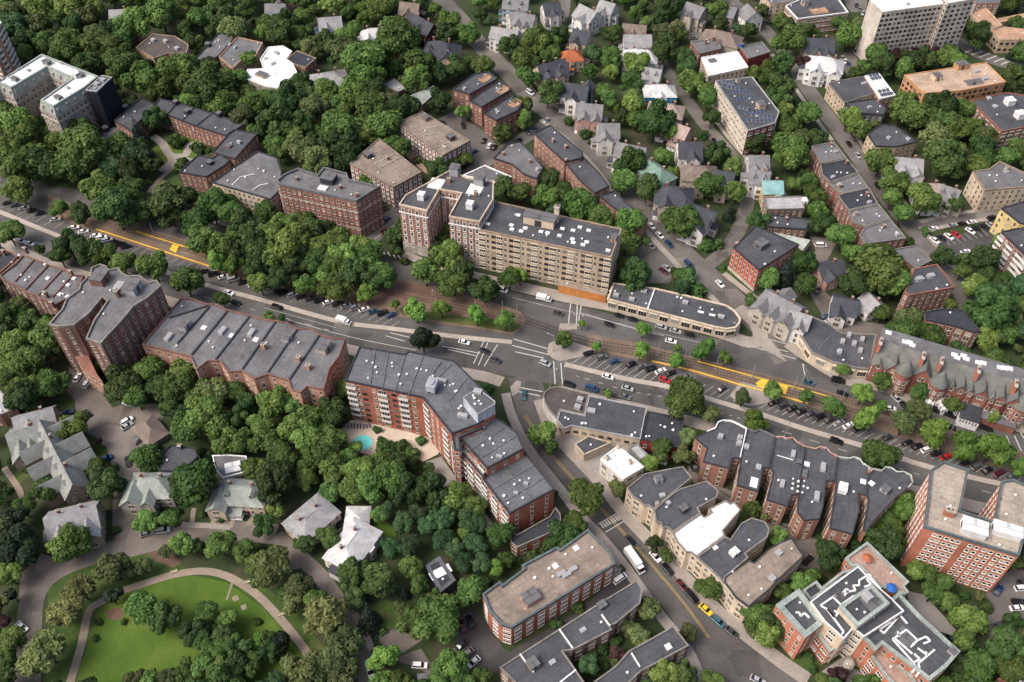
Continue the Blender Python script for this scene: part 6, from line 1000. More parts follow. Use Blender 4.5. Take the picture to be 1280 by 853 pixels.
building('row_house','white roofed brick row house behind the yellow clapboard house','house',[dict(poly=[(113.0,321.3),(130.2,322.0),(129.5,313.3),(112.9,312.6)],h=9,wall='brickd',roof='ltgrey',para=('copest', 0.5, 0.35),fl=3,win='sash:2.6',units=[('hut',(130.6,318.4),2,3,1.5,'white')])])
building('row_house','dark roofed brick row house with white rear porches','house',[dict(poly=[(112.3,311.0),(131.1,307.2),(127.5,300.3),(111.1,302.3)],h=8,wall='brickd',roof='tar',para=('tard', 0.5, 0.4),fl=3,win='sash:2.6',auto=(3, 0, 1))])
building('row_house','pale roofed low annex beside the dark roofed brick row','house',[dict(poly=[(114.1,302.7),(129.6,297.2),(125.2,291.2),(124.0,293.9)],h=5,wall='whitew',roof='mint',fl=0)])
building('row_house','brick row house with white gable coping at the head of the sloping row','house',[dict(poly=[(142.5,358.6),(153.9,361.9),(156.9,349.1),(143.5,345.6)],h=10,wall='brickm',roof='tarl',para=('copest', 0.5, 0.4),fl=3,win='sash:2.6',auto=(3, 1, 1))],group='sloping brick row houses')
building('row_house','brick row house with bare dark roof second in the sloping row','house',[dict(poly=[(143.5,344.9),(156.9,348.5),(159.7,338.4),(144.8,330.7),(142.3,336.5)],h=10,wall='brickm',roof='tard',para=('copest', 0.5, 0.4),fl=3,win='sash:2.6',auto=(3, 1, 1))],group='sloping brick row houses')
building('row_house','brick row house with bay fronts in the middle of the sloping row','house',[dict(poly=[(144.3,329.7),(159.3,337.6),(161.1,327.0),(148.5,323.0),(146.2,325.2)],h=10,wall='brickm',roof='tarl',para=('copest', 0.5, 0.4),fl=3,win='sash:2.6',auto=(3, 1, 1))],group='sloping brick row houses')
building('row_house','brick row house with scuffed dark roof and vents in the sloping row','house',[dict(poly=[(145.9,320.8),(148.4,322.7),(161.3,326.7),(162.4,315.7),(148.2,311.0)],h=10,wall='brickm',roof='tard',para=('copest', 0.5, 0.4),fl=3,win='sash:2.6',auto=(3, 1, 1))],group='sloping brick row houses')
building('row_house','brick row house with pale grey roof and white vent in the sloping row','house',[dict(poly=[(147.9,310.4),(162.5,315.3),(164.9,305.1),(152.7,300.3),(148.0,303.0)],h=10,wall='brickm',roof='tarl',para=('copest', 0.5, 0.4),fl=3,win='sash:2.6',auto=(3, 1, 1))],group='sloping brick row houses')
building('row_house','brick row house at the lower end of the sloping row with white coping','house',[dict(poly=[(152.6,299.8),(164.9,304.5),(168.0,292.2),(157.0,290.2),(149.8,288.6),(148.4,294.2)],h=10,wall='brickm',roof='tarl',para=('copest', 0.5, 0.4),fl=3,win='sash:2.6',auto=(3, 1, 1))],group='sloping brick row houses')
building('row_house','grey roofed curved brick building beside the parking lot corner','house',[dict(poly=[(160.1,286.1),(170.5,288.7),(172.5,286.7),(175.1,279.6),(167.6,274.6)],h=9,wall='brickm',roof='tarl',para=('copest', 0.5, 0.35),fl=3,win='sash:2.6',auto=(1, 0, 0))])
building('apartment_building','four storey red brick block with dark roof and white bay front at the lane','building',[dict(poly=[(156.6,257.9),(164.3,271.1),(174.6,273.9),(176.2,267.7),(177.3,260.3),(157.7,255.6)],h=12,wall='brickm',roof='tar',para=('brick', 0.5, 0.4),fl=4,win='sash:2.6',units=[('ac',(164.4,264.7),3,2,1.6),('ac',(169.6,266.5),3,2,1.6),('vent',(169.8,259.3)),('vent',(174.7,261.7))])])
building('apartment_building','red brick block with slate hip roof and white window bay behind the turreted row','building',[dict(poly=[(161.1,243.4),(162.0,247.6),(169.0,249.3),(177.2,248.5),(180.0,237.1),(177.6,236.6),(171.5,239.8)],h=11,wall='brickm',roof='tard',para=('tard', 0.5, 0.4),fl=4,win='pair:3',auto=(1, 0, 0))])
building('apartment_building','cream brick apartment house with long grey roof at the top of the cross street','building',[dict(poly=[(210.4,335.9),(219.5,338.5),(225.8,344.0),(234.6,334.7),(235.8,325.6),(211.4,322.4)],h=12,wall='cream',roof='tarl',para=('tand', 0.5, 0.4),fl=4,win='sash:2.8',auto=(5, 2, 1))])
building('apartment_building','dark roofed block with blank yellow end wall by the parking lot','building',[dict(poly=[(213.2,308.7),(226.3,314.1),(234.0,308.4),(228.5,294.7),(217.7,298.8)],h=13,wall='yellowb',roof='tar',para=('tard', 0.5, 0.4),fl=4,win='sash:3')])
building('apartment_building','brick apartment house stacked with jagged white balconies','building',[dict(poly=[(205.2,289.6),(213.0,291.9),(228.5,287.3),(216.9,258.7),(212.8,258.7),(210.8,268.3),(209.5,275.7)],h=16,wall='brick',roof='tar',para=('tard', 0.5, 0.4),fl=6,win='balc/sash:2.6')])
building('apartment_tower','tall pale concrete tower with rows of dark windows and white roof','tower',[dict(poly=[(194.7,448.3),(191.6,461.8),(198.9,476.7),(237.3,476.7),(232.0,457.7)],h=30.5,wall='concrete',roof='white',para=('concrete', 0.6, 0.4),fl=11,win='dark:2.6',auto=(4, 3, 0)),
 dict(poly=[(229.6,452.8),(231.1,467.0),(244.8,471.6),(245.9,457.8)],h=33,wall='concrete',roof='white',para=('concrete', 0.6, 0.4),fl=12,win='dark:3.0')])
building('apartment_building','brick block with white parapet and scaffolded green netting on its front','building',[dict(poly=[(157.6,494.3),(169.4,503.4),(190.2,503.4),(192.0,486.6),(161.4,479.0)],h=10.5,wall='brickp',roof='tar',para=('white', 0.6, 0.5),fl=3,win='wide:3',auto=(2, 0, 0),units=[('hut',(169.0,496.0),3,4,3,'stone'),('deck',(175.7,488.7),9,6,0.4)])])
building('apartment_building','cream brick block with grey roof at the upper street corner','building',[dict(poly=[(146.6,508.7),(154.1,515.1),(164.5,503.7),(163.5,498.7),(152.1,495.8),(148.9,495.8)],h=11,wall='cream',roof='tarl',para=('tand', 0.4, 0.3),fl=4,win='sash:3')])
building('apartment_building','dark roofed beige block joined to a white roof with blue solar rows','building',[dict(poly=[(164.2,415.2),(169.4,417.4),(184.5,421.9),(186.4,406.3),(168.0,396.9)],h=9,wall='tanw',roof='tar',para=('copest', 0.4, 0.3),fl=3,win='sash:2.8',auto=(2, 1, 0)),
 dict(poly=[(184.1,420.3),(192.2,422.7),(194.8,402.1),(186.2,399.0)],h=10,wall='brickp',roof='white',para=('white', 0.5, 0.35),fl=3,win='sash:2.8',solar=[((185.9,420.3),(191.7,421.5)),((186.2,417.1),(192.3,418.7)),((186.6,405.1),(193.3,407.0)),((187.0,401.7),(194.2,404.0))])])
building('row_house','dark grey roofed house tucked behind the solar roofed block','house',[dict(poly=[(168.9,398.4),(186.8,402.6),(188.3,392.9),(185.6,387.8),(171.2,389.9)],h=8,wall='slatew',roof='tar',para=('tard', 0.5, 0.4),fl=2,win='sash:2.8',auto=(2, 1, 0))])
building('row_house','beige walled house with dark hipped flat roof and white hatch','house',[dict(poly=[(172.4,370.1),(181.1,378.2),(187.9,377.0),(194.7,363.6),(183.3,359.5),(173.6,360.0)],h=9,wall='tanw',roof='tar',para=('tard', 0.5, 0.4),fl=3,win='sash:2.8',auto=(2, 2, 0))])
building('apartment_building','orange brick slab with long tan roof and raised white roof huts','building',[dict(poly=[(203.1,417.4),(249.6,429.6),(253.2,410.7),(228.7,403.0),(208.5,400.2),(206.3,404.9)],h=12.5,wall='orangeb',roof='tanroof',para=('orangeb', 0.4, 0.4),fl=4,win='dark:2.8',units=[('hut',(218.0,413.6),4,4,3,'cream'),('hut',(234.4,424.6),6,4,3,'orangeb'),('hut',(235.7,409.7),9,3,1.5,'stone'),('chim',(237.9,425.6),1.5,1.5,2),('ac',(243.4,413.6),3,2,1),('ac',(241.6,420.5),3,2,1)])])
building('apartment_building','red brick and concrete block with open balconies and white roof huts','building',[dict(poly=[(230.4,395.6),(250.8,403.1),(264.2,399.7),(260.0,376.2),(236.4,368.9)],h=11,wall='brickm',roof='tar',para=('brickm', 0.5, 0.4),fl=4,win='loggia:4',units=[('hut',(248.7,393.2),4,4,3,'white'),('hut',(249.4,381.5),4,4,3,'white'),('ac',(241.0,390.5),2.5,2,1),('ac',(240.5,397.9),2.5,2,1)])])
building('row_building','tan terrace of stepped houses beyond the tower','building',[dict(poly=[(264.8,489.4),(275.1,498.4),(277.4,476.9),(266.8,470.0)],h=8,wall='tanw',roof='peachd',para=('tanw', 0.4, 0.3),fl=2,win='dark:3'),
 dict(poly=[(268.8,470.7),(277.4,475.3),(293.3,471.2),(289.3,461.0),(270.5,461.0)],h=8,wall='tanw',roof='peachd',para=('tanw', 0.4, 0.3),fl=2,win='dark:3')])
building('apartment_building','brick block at the frame edge beyond the tan terrace','building',[dict(poly=[(271.5,508.7),(287.5,512.5),(282.6,497.5),(268.4,496.3)],h=11,wall='brickp',roof='tarl',fl=3,win='sashw:2.8')])
building('row_building','long tan walled terrace by the far street','building',[dict(poly=[(279.7,488.9),(304.4,497.4),(303.2,491.3),(279.1,484.2)],h=6,wall='tand',roof='peachd',fl=1,win='dark:3')])
building('apartment_building','pale flat roofed building with white walls between brown houses','building',[dict(poly=[(101.8,440.4),(122.2,446.8),(125.3,430.4),(102.9,421.9)],h=9,wall='cream',roof='white',para=('white', 0.5, 0.35),fl=3,win='sash:2.6',units=[('hut',(107.1,437.1),4,3,0.8,'stone'),('sky',(117.8,438.3),2.5,2,0.6)])])
building('store_building','red brick box with grey roof and blue tarp next to the pale roofed building','building',[dict(poly=[(123.9,449.3),(136.8,455.2),(139.4,444.4),(126.3,437.6)],h=10,wall='redw',roof='tarl',para=('copest', 0.5, 0.35),fl=0,units=[('hut',(124.8,450.2),2,2,2,'blue')])])
building('store_building','grey roofed brick building beside the small car park','building',[dict(poly=[(98.1,456.8),(113.1,460.3),(113.6,449.4),(101.7,444.6)],h=9,wall='brickm',roof='tarl',para=('copest', 0.5, 0.35),fl=2,win='sash:3',units=[('chim',(106.3,454.8),1.2,1.2,3),('chim',(110.8,458.1),1.2,1.2,3)])])
building('apartment_building','large flat roofed brick and white block covered in solar panels','building',[dict(poly=[(103.7,409.0),(123.3,412.9),(130.8,381.4),(126.8,371.7),(112.5,365.2)],h=14,wall='redw',roof='tar',para=('ltgrey', 0.5, 0.4),fl=4,win='wide:3.2',wallx={4: 'cream'},units=[('hut',(122.5,385.9),4.5,3.5,2.4,'tanw'),('hut',(115.1,408.3),2,2,2,'stone'),('vent',(118.2,393.2)),('vent',(119.1,389.5)),('vent',(111.3,395.0))],solar=[((106.3,409.2),(113.2,406.3)),((108.0,403.5),(115.5,401.6)),((109.7,397.8),(120.4,399.7)),((110.7,391.3),(121.6,395.0)),((111.3,385.9),(116.4,383.2)),((112.8,379.6),(124.2,381.4)),((112.9,374.3),(126.7,373.5)),((105.7,405.4),(111.7,403.5)),((115.7,378.7),(126.9,377.0))])])
building('row_building','light green metal roofed low brick building in the back court','building',[dict(poly=[(-53.8,407.2),(-41.1,417.7),(-38.3,413.4),(-46.2,399.6)],h=6,wall='brickd',roof='mintr',para=('mint', 0.2, 0.3),fl=1,win='sash:3')])
building('garage_building','small grey roofed brick building among dense trees','garage',[dict(poly=[(-68.5,420.5),(-62.3,426.1),(-55.0,416.9),(-59.2,413.0)],h=5,wall='brickd',roof='ltgrey',para=('copest', 0.5, 0.35),fl=0)])
building('shop_building','curved one storey shop row with green awnings at the fork','shop',[dict(poly=[(111.3,245.1),(119.4,250.2),(125.2,246.8),(129.5,241.2),(142.5,240.6),(135.4,222.6),(130.5,223.1),(121.9,226.2),(115.1,230.9)],h=5.5,wall='cream',roof='tar',para=('copest', 0.5, 0.5),fl=1,win='shop:4',units=[('ac',(132.6,235.7),2.4,1.6,1.2),('ac',(134.0,232.0),2.4,1.6,1.2),('ac',(136.3,237.9),2.4,1.6,1.2),('ac',(128.4,236.8),2.4,1.6,1.2),('ac',(125.9,231.4),2.4,1.6,1.2),('ac',(131.7,240.1),2.4,1.6,1.2)],lines=[((117.8,232.5),(124.4,240.1),'tarl',0.3,0.2)])])
building('garage_building','grey roofed brick house end at the left edge of the lane','garage',[dict(poly=[(-193.7,212.8),(-188.6,211.3),(-178.9,202.6),(-184.2,199.8),(-188.8,200.3)],h=7,wall='brickd',roof='ltgrey',para=('copest', 0.5, 0.35),fl=2,win='sash:3')])
building('row_house','grey flat roofed rear wing with white skylight and red tile front','house',[dict(poly=[(-104.0,182.4),(-98.3,182.6),(-92.1,182.1),(-90.5,175.7),(-98.4,173.2),(-101.6,176.6)],h=6.5,wall='ltgrey',roof='tarl',para=('white', 0.4, 0.3),fl=2,win='sash:3',units=[('hut',(-95.8,177.4),5,4,0.6,'white')])])
building('row_house','dark flat roofed house partly hidden by a broad tree','house',[dict(poly=[(-122.8,181.7),(-119.5,187.0),(-110.5,185.6),(-108.9,181.7),(-113.1,175.7),(-121.0,176.1)],h=6.5,wall='slatew',roof='tar',para=('tard', 0.5, 0.4),fl=2,win='sash:3',units=[('chim',(-115.9,185.6),1.4,1.2,2)])])
building('garage_building','small blue grey roofed shed at the bottom of the gravel road','garage',[dict(poly=[(-27.8,106.7),(-23.0,107.2),(-22.2,103.8),(-27.3,103.2)],h=4,wall='slatew',roof='tarl',fl=0)])
building('garage_building','grey flat roof with brick edge at the bottom corner beside the verdigris complex','garage',[dict(poly=[(140.3,104.2),(146.7,107.0),(150.8,103.6),(146.7,100.6)],h=6,wall='brickm',roof='tarl',para=('brick', 0.5, 0.5),fl=1,win='sash:3')])
house('house','grey gabled house deep in the wood behind the chateau block',(-230.0,487.8),(-219.1,489.0),13.2,'ltgreyr','stone',11.6,6.8,'gable',((0.5, 1, 7),),0,1,0,0)
house('house','grey roofed house half hidden by trees near the dirt clearing',(-141.7,493.1),(-130.4,493.1),10.8,'greyr','whitew',12.6,7.8,'gable',((0.5, -1, 6),),0,1,0,0)
house('house','light grey roofed house with pale blue walls among trees',(-109.0,476.5),(-96.6,478.8),10.8,'ltgreyr','blueh',12.6,7.8,'gable',((0.35, 1, 6),),0,1,0,0)
house('house','small white house with pale roof in a wood clearing',(-81.8,468.7),(-73.3,469.8),9.6,'whiter','white',10.6,6.8,'hip',((0.3, 1, 5),),0,1,0,0)
house('house','light grey hipped house beside the white sheeted roofs',(-101.4,421.7),(-91.6,424.7),14.4,'ltgreyr','stone',10.6,6.8,'hip',((0.3, 1, 7),),0,1,0,0)
house('house','dark purple gabled house on the winding street',(-57.4,483.5),(-43.8,469.5),10.8,'slate','maroon',12.6,7.8,'gable',((0.6, 1, 6),),0,1,0,0)
house('house','pinkish grey gabled house with brick chimney above the purple house',(-64.3,495.6),(-53.4,493.1),10.8,'brownr','maroon',12.6,7.8,'gable',((0.5, 1, 6),),0,1,0,0)
house('house','slate roofed cream house with turret and white dormers',(-43.7,451.0),(-33.6,448.8),14.4,'slate','cream',13.6,8.3,'hip',((0.25, 1, 6), (0.75, 1, 6)),0,1,2,0)
house('house','white house with light grey roof beside the bend',(-11.1,469.1),(3.3,464.6),10.8,'ltgreyr','white',11.6,7.8,'gable',(),0,1,0,0)
house('house','tall white clapboard house with grey roof left of the long shady street',(-1.9,483.5),(6.9,485.9),10.8,'greyr','whitew',12.6,8.8,'gable',((0.5, 1, 5),),0,1,0,0)
house('house','pale blue house with grey roof at the top corner',(-4.8,500.5),(9.5,498.0),10.8,'greyr','blueh',12.6,8.8,'gable',(),0,1,0,0)
house('house','white triple decker with grey roof and porches at the top',(1.2,481.6),(12.8,478.1),12,'greyr','whitew',13.6,9.3,'gable',((0.3, 1, 6), (0.7, 1, 5)),1,1,0,0)
house('house','tall white gabled house with long grey roof',(38.9,491.2),(47.8,481.6),12,'ltgreyr','white',13.6,8.8,'gable',((0.6, 1, 6),),0,1,0,0)
house('house','cream house with dark gable roof and wooden rear porch',(34.2,465.0),(43.1,460.5),10.8,'slate','cream',12.6,8.3,'gable',((0.4, 1, 5),),1,1,0,0)
house('house','house with bright orange tile roof and white porch',(28.4,444.6),(35.1,445.7),9.6,'orange','cream',11.1,7.3,'hip',(),1,1,0,0)
house('house','long slate roofed house with white dormers',(13.5,427.3),(27.9,434.4),10.8,'slate','cream',12.1,7.3,'gable',((0.2, 1, 5), (0.6, 1, 4)),0,1,2,0)
house('house','dark roofed white house with red porch roof',(26.4,410.5),(38.9,406.7),12,'slate','white',12.6,8.3,'gable',((0.5, 1, 6), (0.9, -1, 6)),1,1,0,0)
house('house','pink stuccoed house with grey cross gables',(32.4,391.7),(45.1,389.8),12,'greyr','pink',12.6,8.3,'gable',((0.35, 1, 6), (0.8, 1, 5)),0,1,0,0)
house('house','pale grey house with big white front gable',(42.0,373.8),(52.0,373.8),12,'greyr','whitew',12.6,8.3,'gable',((0.3, 1, 7),),0,1,0,0)
house('house','white house with brown grey roof beside a dark spruce',(49.9,359.2),(63.1,354.3),10.8,'greyr','white',12.1,7.8,'gable',((0.8, 1, 6),),0,1,0,0)
house('house','green roofed house behind the street tree',(62.9,346.9),(70.0,337.5),10.8,'green','greenw',11.6,7.8,'hip',(),0,1,0,0)
house('house','brown roofed house with brick chimney by the top trees',(62.3,472.5),(74.8,470.2),9.6,'brownr','cream',11.6,7.8,'gable',((0.5, 1, 5),),0,1,0,0)
house('house','light roofed white house third down the back street',(61.7,459.2),(76.5,459.2),10.8,'ltgreyr','white',12.1,7.8,'gable',(),0,1,0,0)
house('house','white house with light hip roof below the third house',(63.9,445.0),(75.3,442.9),10.8,'whiter','white',12.1,7.8,'hip',((0.6, 1, 5),),0,1,0,0)
house('house','white cottage with pale roof above the blue house',(69.7,428.8),(78.6,425.7),10.8,'ltgreyr','white',10.6,6.8,'gable',(),1,1,0,0)
house('house','bright blue house with white hip roof',(71.4,410.2),(81.0,410.2),10.8,'whiter','bluep',11.6,7.8,'hip',((0.5, 1, 5),),0,1,0,0)
house('house','beige pink hip roofed house below the blue house',(72.3,394.1),(82.3,391.4),12,'pinkr','pink',11.6,7.8,'hip',(),0,1,0,0)
house('house','pink house with white front porch and gable',(80.5,376.0),(85.6,372.5),9.6,'pinkr','pink',11.1,7.3,'gable',(),1,1,0,0)
house('house','dark slate roofed white house with front gable near the lane',(79.1,358.5),(89.9,358.5),12,'slate','white',12.6,7.8,'gable',((0.6, 1, 6),),0,1,0,0)
house('house','brown shingled house with pale trim among trees',(82.4,341.4),(91.3,340.6),12,'brownr','stone',11.6,7.8,'hip',((0.5, 1, 5),),0,1,0,0)
house('house','pale grey house with twin gables and white trim',(110.5,347.9),(119.6,347.9),10.8,'greyr','whitew',12.6,8.3,'gable',((0.3, 1, 5), (0.8, 1, 5)),0,1,0,0)
house('house','brown hip roofed house next to the small car park',(110.3,465.9),(122.5,460.3),13.2,'brownr','stone',12.1,7.8,'hip',((0.5, 1, 5),),0,1,0,0)
house('house','grey house at the top beside the small car park',(101.0,495.6),(110.0,488.3),10.8,'greyr','stone',12.6,8.3,'gable',((0.5, 1, 5),),0,1,0,0)
house('house','white house with grey gable above the cream corner block',(135.3,493.1),(138.3,483.5),10.8,'greyr','white',12.6,8.3,'gable',(),0,1,0,0)
house('house','dark house with white dormers under the netted brick block',(160.6,454.9),(175.6,453.8),12,'slate','stone',12.6,7.8,'gable',((0.4, 1, 5), (0.75, 1, 4)),0,1,0,0)
house('house','bright white villa with pale roof beside the tower',(162.1,436.7),(172.3,433.6),13.2,'whiter','white',12.6,8.3,'hip',((0.3, 1, 6), (0.8, 1, 6)),1,1,0,0)
house('house','white gabled house in the trees below the orange slab',(179.2,347.7),(191.2,346.1),12,'ltgreyr','whitew',11.6,7.8,'gable',((0.3, 1, 6), (0.8, 1, 5)),0,1,0,0)
house('house','slate hip roofed cream house with wrap porch above the fork',(68.9,324.8),(77.5,323.4),13.2,'slate','stone',12.6,8.3,'hip',((0.3, 1, 6), (0.8, 1, 5)),1,1,0,0)
house('house','large grey gabled house with white front behind a broad tree at the fork',(78.6,311.1),(86.1,306.9),14.4,'slate','whitew',13.1,8.3,'gable',((0.7, 1, 7),),1,1,0,0)
house('house','yellow clapboard house with teal roof',(114.2,331.2),(123.1,331.2),9.6,'tealr','yellowb',10.6,7.3,'gable',(),0,1,0,0)
house('house','cream house with grey roof above the yellow clapboard house',(110.9,338.3),(117.2,336.8),10.8,'greyr','white',11.6,7.8,'gable',(),0,1,0,0)
house('house','small pink house with dark roof in the back court',(127.8,276.9),(138.6,280.7),9,'slate','pink',8,5,'gable',((0.3, 1, 6),),0,1,0,0)
house('house','white bungalow row with dark and pale roofs on the curved lane',(129.7,258.8),(138.9,255.8),11,'slate','white',8.5,5,'gable',((0.3, 1, 6),),0,1,0,0)
house('house','pale roofed white house joined to the bungalow on the curved lane',(143.8,261.7),(146.9,254.7),9,'ltgreyr','white',8.5,5,'gable',(),0,1,0,0)
house('house','ornate grey corner house with many gables and red porch',(101.7,259.3),(113.5,248.9),12,'greyr','stone',12,7.5,'gable',((0.15, 1, 7), (0.5, 1, 6), (0.85, 1, 7), (0.4, -1, 6)),1,1,0,0)
house('house','narrow grey gabled house at the end of the ornate corner house',(109.6,248.8),(117.0,245.4),8,'ltgreyr','whitew',11,7,'gable',((0.6, 1, 5),),0,1,0,0)
house('house','white and grey gabled house near the blue tarp',(183.9,328.4),(194.8,327.6),10.8,'pinkr','white',11.6,7.8,'gable',((0.4, 1, 5),),0,1,0,0)
house('house','grey roofed house behind the gabled house with blue tarp',(193.9,327.6),(200.8,323.2),10.8,'greyr','stone',11.6,7.8,'gable',(),0,1,0,0)
house('house','light grey gabled wing at the head of the Tudor terrace',(-177.1,196.1),(-164.8,200.7),9,'ltgreyr','tudor',10,6,'gable',((0.35, 1, 6),),0,1,0,0)
house('house','grey roofed Tudor house with dark half timbered gables',(-175.9,188.1),(-166.0,192.6),12,'tudorr','tudor',11,6,'gable',((0.3, 1, 7), (0.6, 1, 6)),0,1,0,0)
house('terrace_house','long Tudor terrace with green grey slate spine and rear wings',(-166.0,193.6),(-145.7,167.1),8,'tudorr','tudor',12,7,'gable',((0.13, -1, 6), (0.4, -1, 6), (0.66, -1, 6), (0.25, 1, 5), (0.5, 1, 5), (0.78, 1, 5)),0,1,4,3.5)
house('house','gabled end house of the Tudor terrace facing the road',(-151.0,154.6),(-136.1,159.3),11,'ltgreyr','tudor',11,6.5,'gable',((0.25, 1, 6), (0.5, 1, 6), (0.8, 1, 6)),0,1,0,0)
house('garage','small hip roofed garage in the middle of the court',(-132.8,198.6),(-128.2,194.0),8,'brownr','tudor',5.5,3,'hip',(),0,0,0,0)
house('house','pale green roofed house with two gables beside the lane',(-126.2,170.8),(-117.2,170.8),10,'mintr','stone',10,6,'hip',((0.15, 1, 7), (0.5, 1, 4)),0,1,0,0)
house('house','cream house with pale dormered roof and red tile strip',(-96.3,168.3),(-85.5,167.5),10,'mintr','cream',9.5,6,'hip',((0.1, 1, 6),),0,1,2,0)
house('house','grey membrane roofed house with attached porch beside a drive',(-68.9,154.9),(-63.4,161.2),11,'ltgreyr','cream',8,6,'hip',(),0,1,0,0)
house('house','white roofed rectangular house with pale walls and brick chimney',(-53.6,143.9),(-49.0,152.4),11,'whiter','whitew',9,6,'hip',(),0,1,0,0)
house('garage','small square white roofed garage behind the white roofed house',(-52.5,159.2),(-50.2,159.2),8.5,'whiter','white',6,4,'hip',(),0,0,0,0)
house('house','pale cream house with slate roof below the brown shingled house',(93.3,338.3),(101.9,336.0),10.8,'slate','cream',11.6,7.8,'gable',((0.5, 1, 5),),0,1,0,0)
house('house','white house with brown roof between the blue house and the lane',(73.4,383.8),(79.3,382.1),9.6,'brownr','white',10.6,7.3,'gable',(),0,1,0,0)
house('house','grey shingled house with white porch on the lane by the solar block',(120.1,495.1),(128.8,490.2),10.8,'greyr','stone',11.6,7.8,'gable',((0.4, 1, 5),),0,1,0,0)
house('house','pale roofed white house at the very top beside the orange roofed one',(51.2,498.0),(59.2,493.1),10.8,'ltgreyr','white',12.6,8.3,'gable',((0.5, 1, 5),),0,1,0,0)
house('house','slate roofed house with brick chimney behind the white triple decker',(17.8,493.1),(27.3,495.6),10.8,'slate','whitew',12.6,8.3,'gable',((0.5, 1, 5),),0,1,0,0)
turreted_row((134.7,222.5),(183.1,200.5))
pool(-53.9,192.6,3.5)
lounger(-61.1,200.1,1.20)
lounger(-59.9,200.0,1.30)
lounger(-58.8,199.9,1.40)
lounger(-57.6,199.8,1.50)
lounger(-56.4,199.7,1.60)
lounger(-55.3,199.7,1.70)
lounger(-54.1,199.6,1.80)
lounger(-53.0,199.8,1.90)
lounger(-51.9,200.0,2.00)
bench(-108.7,141.5,.4,'beside the park loop path')
bench(-84.4,137.9,.4,'at the bend of the park loop path')
bench(-71.6,127.0,.4,'on the lawn side of the park path')
parasol(110.2,139.5,11,'orange','round orange parasol on the tiled roof terrace')
parasol(114.8,129.4,11,'blue','blue parasol on the tiled roof terrace')
platform([([(-186.3,310.1),(-169.9,303.1),(-148.1,293.6),(-130.0,285.9)],0.65),([(-167.6,308.5),(-149.9,300.9),(-131.7,293.6)],0.65),([(54.5,231.6),(66.2,227.9),(76.7,223.9),(86.4,219.9)],0.65),([(72.2,231.6),(84.8,226.7),(98.3,221.5)],0.65),([(86.4,219.9),(96.7,216.0),(110.6,210.6)],0.65),([(98.3,221.5),(111.9,216.7),(120.2,213.3)],0.6)],[[(92.6,220.3),(95.5,222.7),(98.3,221.5),(96.0,217.5)],[(95.4,222.3),(104.8,219.1),(103.1,214.8),(92.6,218.7)],[(-149.8,296.2),(-149.3,299.9),(-146.2,298.8),(-146.5,294.1)]],[[(-214.6,329.9),(-168.0,310.1),(-132.2,295.7),(-106.9,287.5),(-74.8,279.5),(-40.1,270.2),(-6.9,259.5),(4.9,254.9),(30.2,243.0),(52.0,237.5),(72.2,231.2),(98.5,222.3),(131.2,209.4),(167.2,192.9),(196.5,180.2)],[(-213.4,326.4),(-167.3,307.4),(-131.2,291.5),(-105.9,282.4),(-74.1,274.1),(-39.8,266.0),(-6.9,256.7),(4.9,253.1),(30.1,240.9),(51.7,234.5),(71.8,228.3),(97.9,219.1),(130.2,205.7),(166.1,189.8),(195.1,176.8)]])
lamp_post(16.1,236.9,2.6,'tall lamp on the planted island at the junction')
lamp_post(14.5,218.5,0.6,'tall lamp at the prow of the rounded corner shop')
lamp_post(98.6,195.3,-1.2,'tall lamp beside the kerb strip opposite the bow fronted row')
lamp_post(110.0,219.5,1.8,'tall lamp at the yellow platform end')
lamp_post(23.7,250.8,-1.2,'tall lamp at the crossing below the tan slab')
lamp_post(27.0,250.2,-1.2,'second lamp at the crossing below the tan slab')
lamp_post(75.8,289.5,2,'lamp at the fork beside the grassy corner')
lamp_post(88.9,242.3,2.4,'lamp at the rounded end of the shop arcade')
lamp_post(-32.2,259.5,1.6,'lamp among the young trees on the median')
lamp_post(-202.1,323.1,0,'grey overhead line pole standing between the two tram tracks',8,0,'overhead line poles','tram_pole',0)
lamp_post(-178.9,313.3,0,'grey overhead line pole standing between the two tram tracks',8,0,'overhead line poles','tram_pole',0)
lamp_post(-158.5,304.8,0,'grey overhead line pole standing between the two tram tracks',8,0,'overhead line poles','tram_pole',0)
lamp_post(-140.6,297.6,0,'grey overhead line pole standing between the two tram tracks',8,0,'overhead line poles','tram_pole',0)
lamp_post(-125.4,292.0,0,'grey overhead line pole standing between the two tram tracks',8,0,'overhead line poles','tram_pole',0)
lamp_post(-112.8,288.0,0,'grey overhead line pole standing between the two tram tracks',8,0,'overhead line poles','tram_pole',0)
lamp_post(-98.5,283.9,0,'grey overhead line pole standing between the two tram tracks',8,0,'overhead line poles','tram_pole',0)
lamp_post(-82.5,279.9,0,'grey overhead line pole standing between the two tram tracks',8,0,'overhead line poles','tram_pole',0)
lamp_post(-65.8,275.7,0,'grey overhead line pole standing between the two tram tracks',8,0,'overhead line poles','tram_pole',0)
lamp_post(-48.6,271.1,0,'grey overhead line pole standing between the two tram tracks',8,0,'overhead line poles','tram_pole',0)
lamp_post(-31.6,266.1,0,'grey overhead line pole standing between the two tram tracks',8,0,'overhead line poles','tram_pole',0)
lamp_post(-15.0,260.7,0,'grey overhead line pole standing between the two tram tracks',8,0,'overhead line poles','tram_pole',0)
lamp_post(-3.9,257.0,0,'grey overhead line pole standing between the two tram tracks',8,0,'overhead line poles','tram_pole',0)
lamp_post(2.0,254.7,0,'grey overhead line pole standing between the two tram tracks',8,0,'overhead line poles','tram_pole',0)
lamp_post(35.6,240.3,0,'grey overhead line pole standing between the two tram tracks',8,0,'overhead line poles','tram_pole',0)
lamp_post(46.5,237.6,0,'grey overhead line pole standing between the two tram tracks',8,0,'overhead line poles','tram_pole',0)
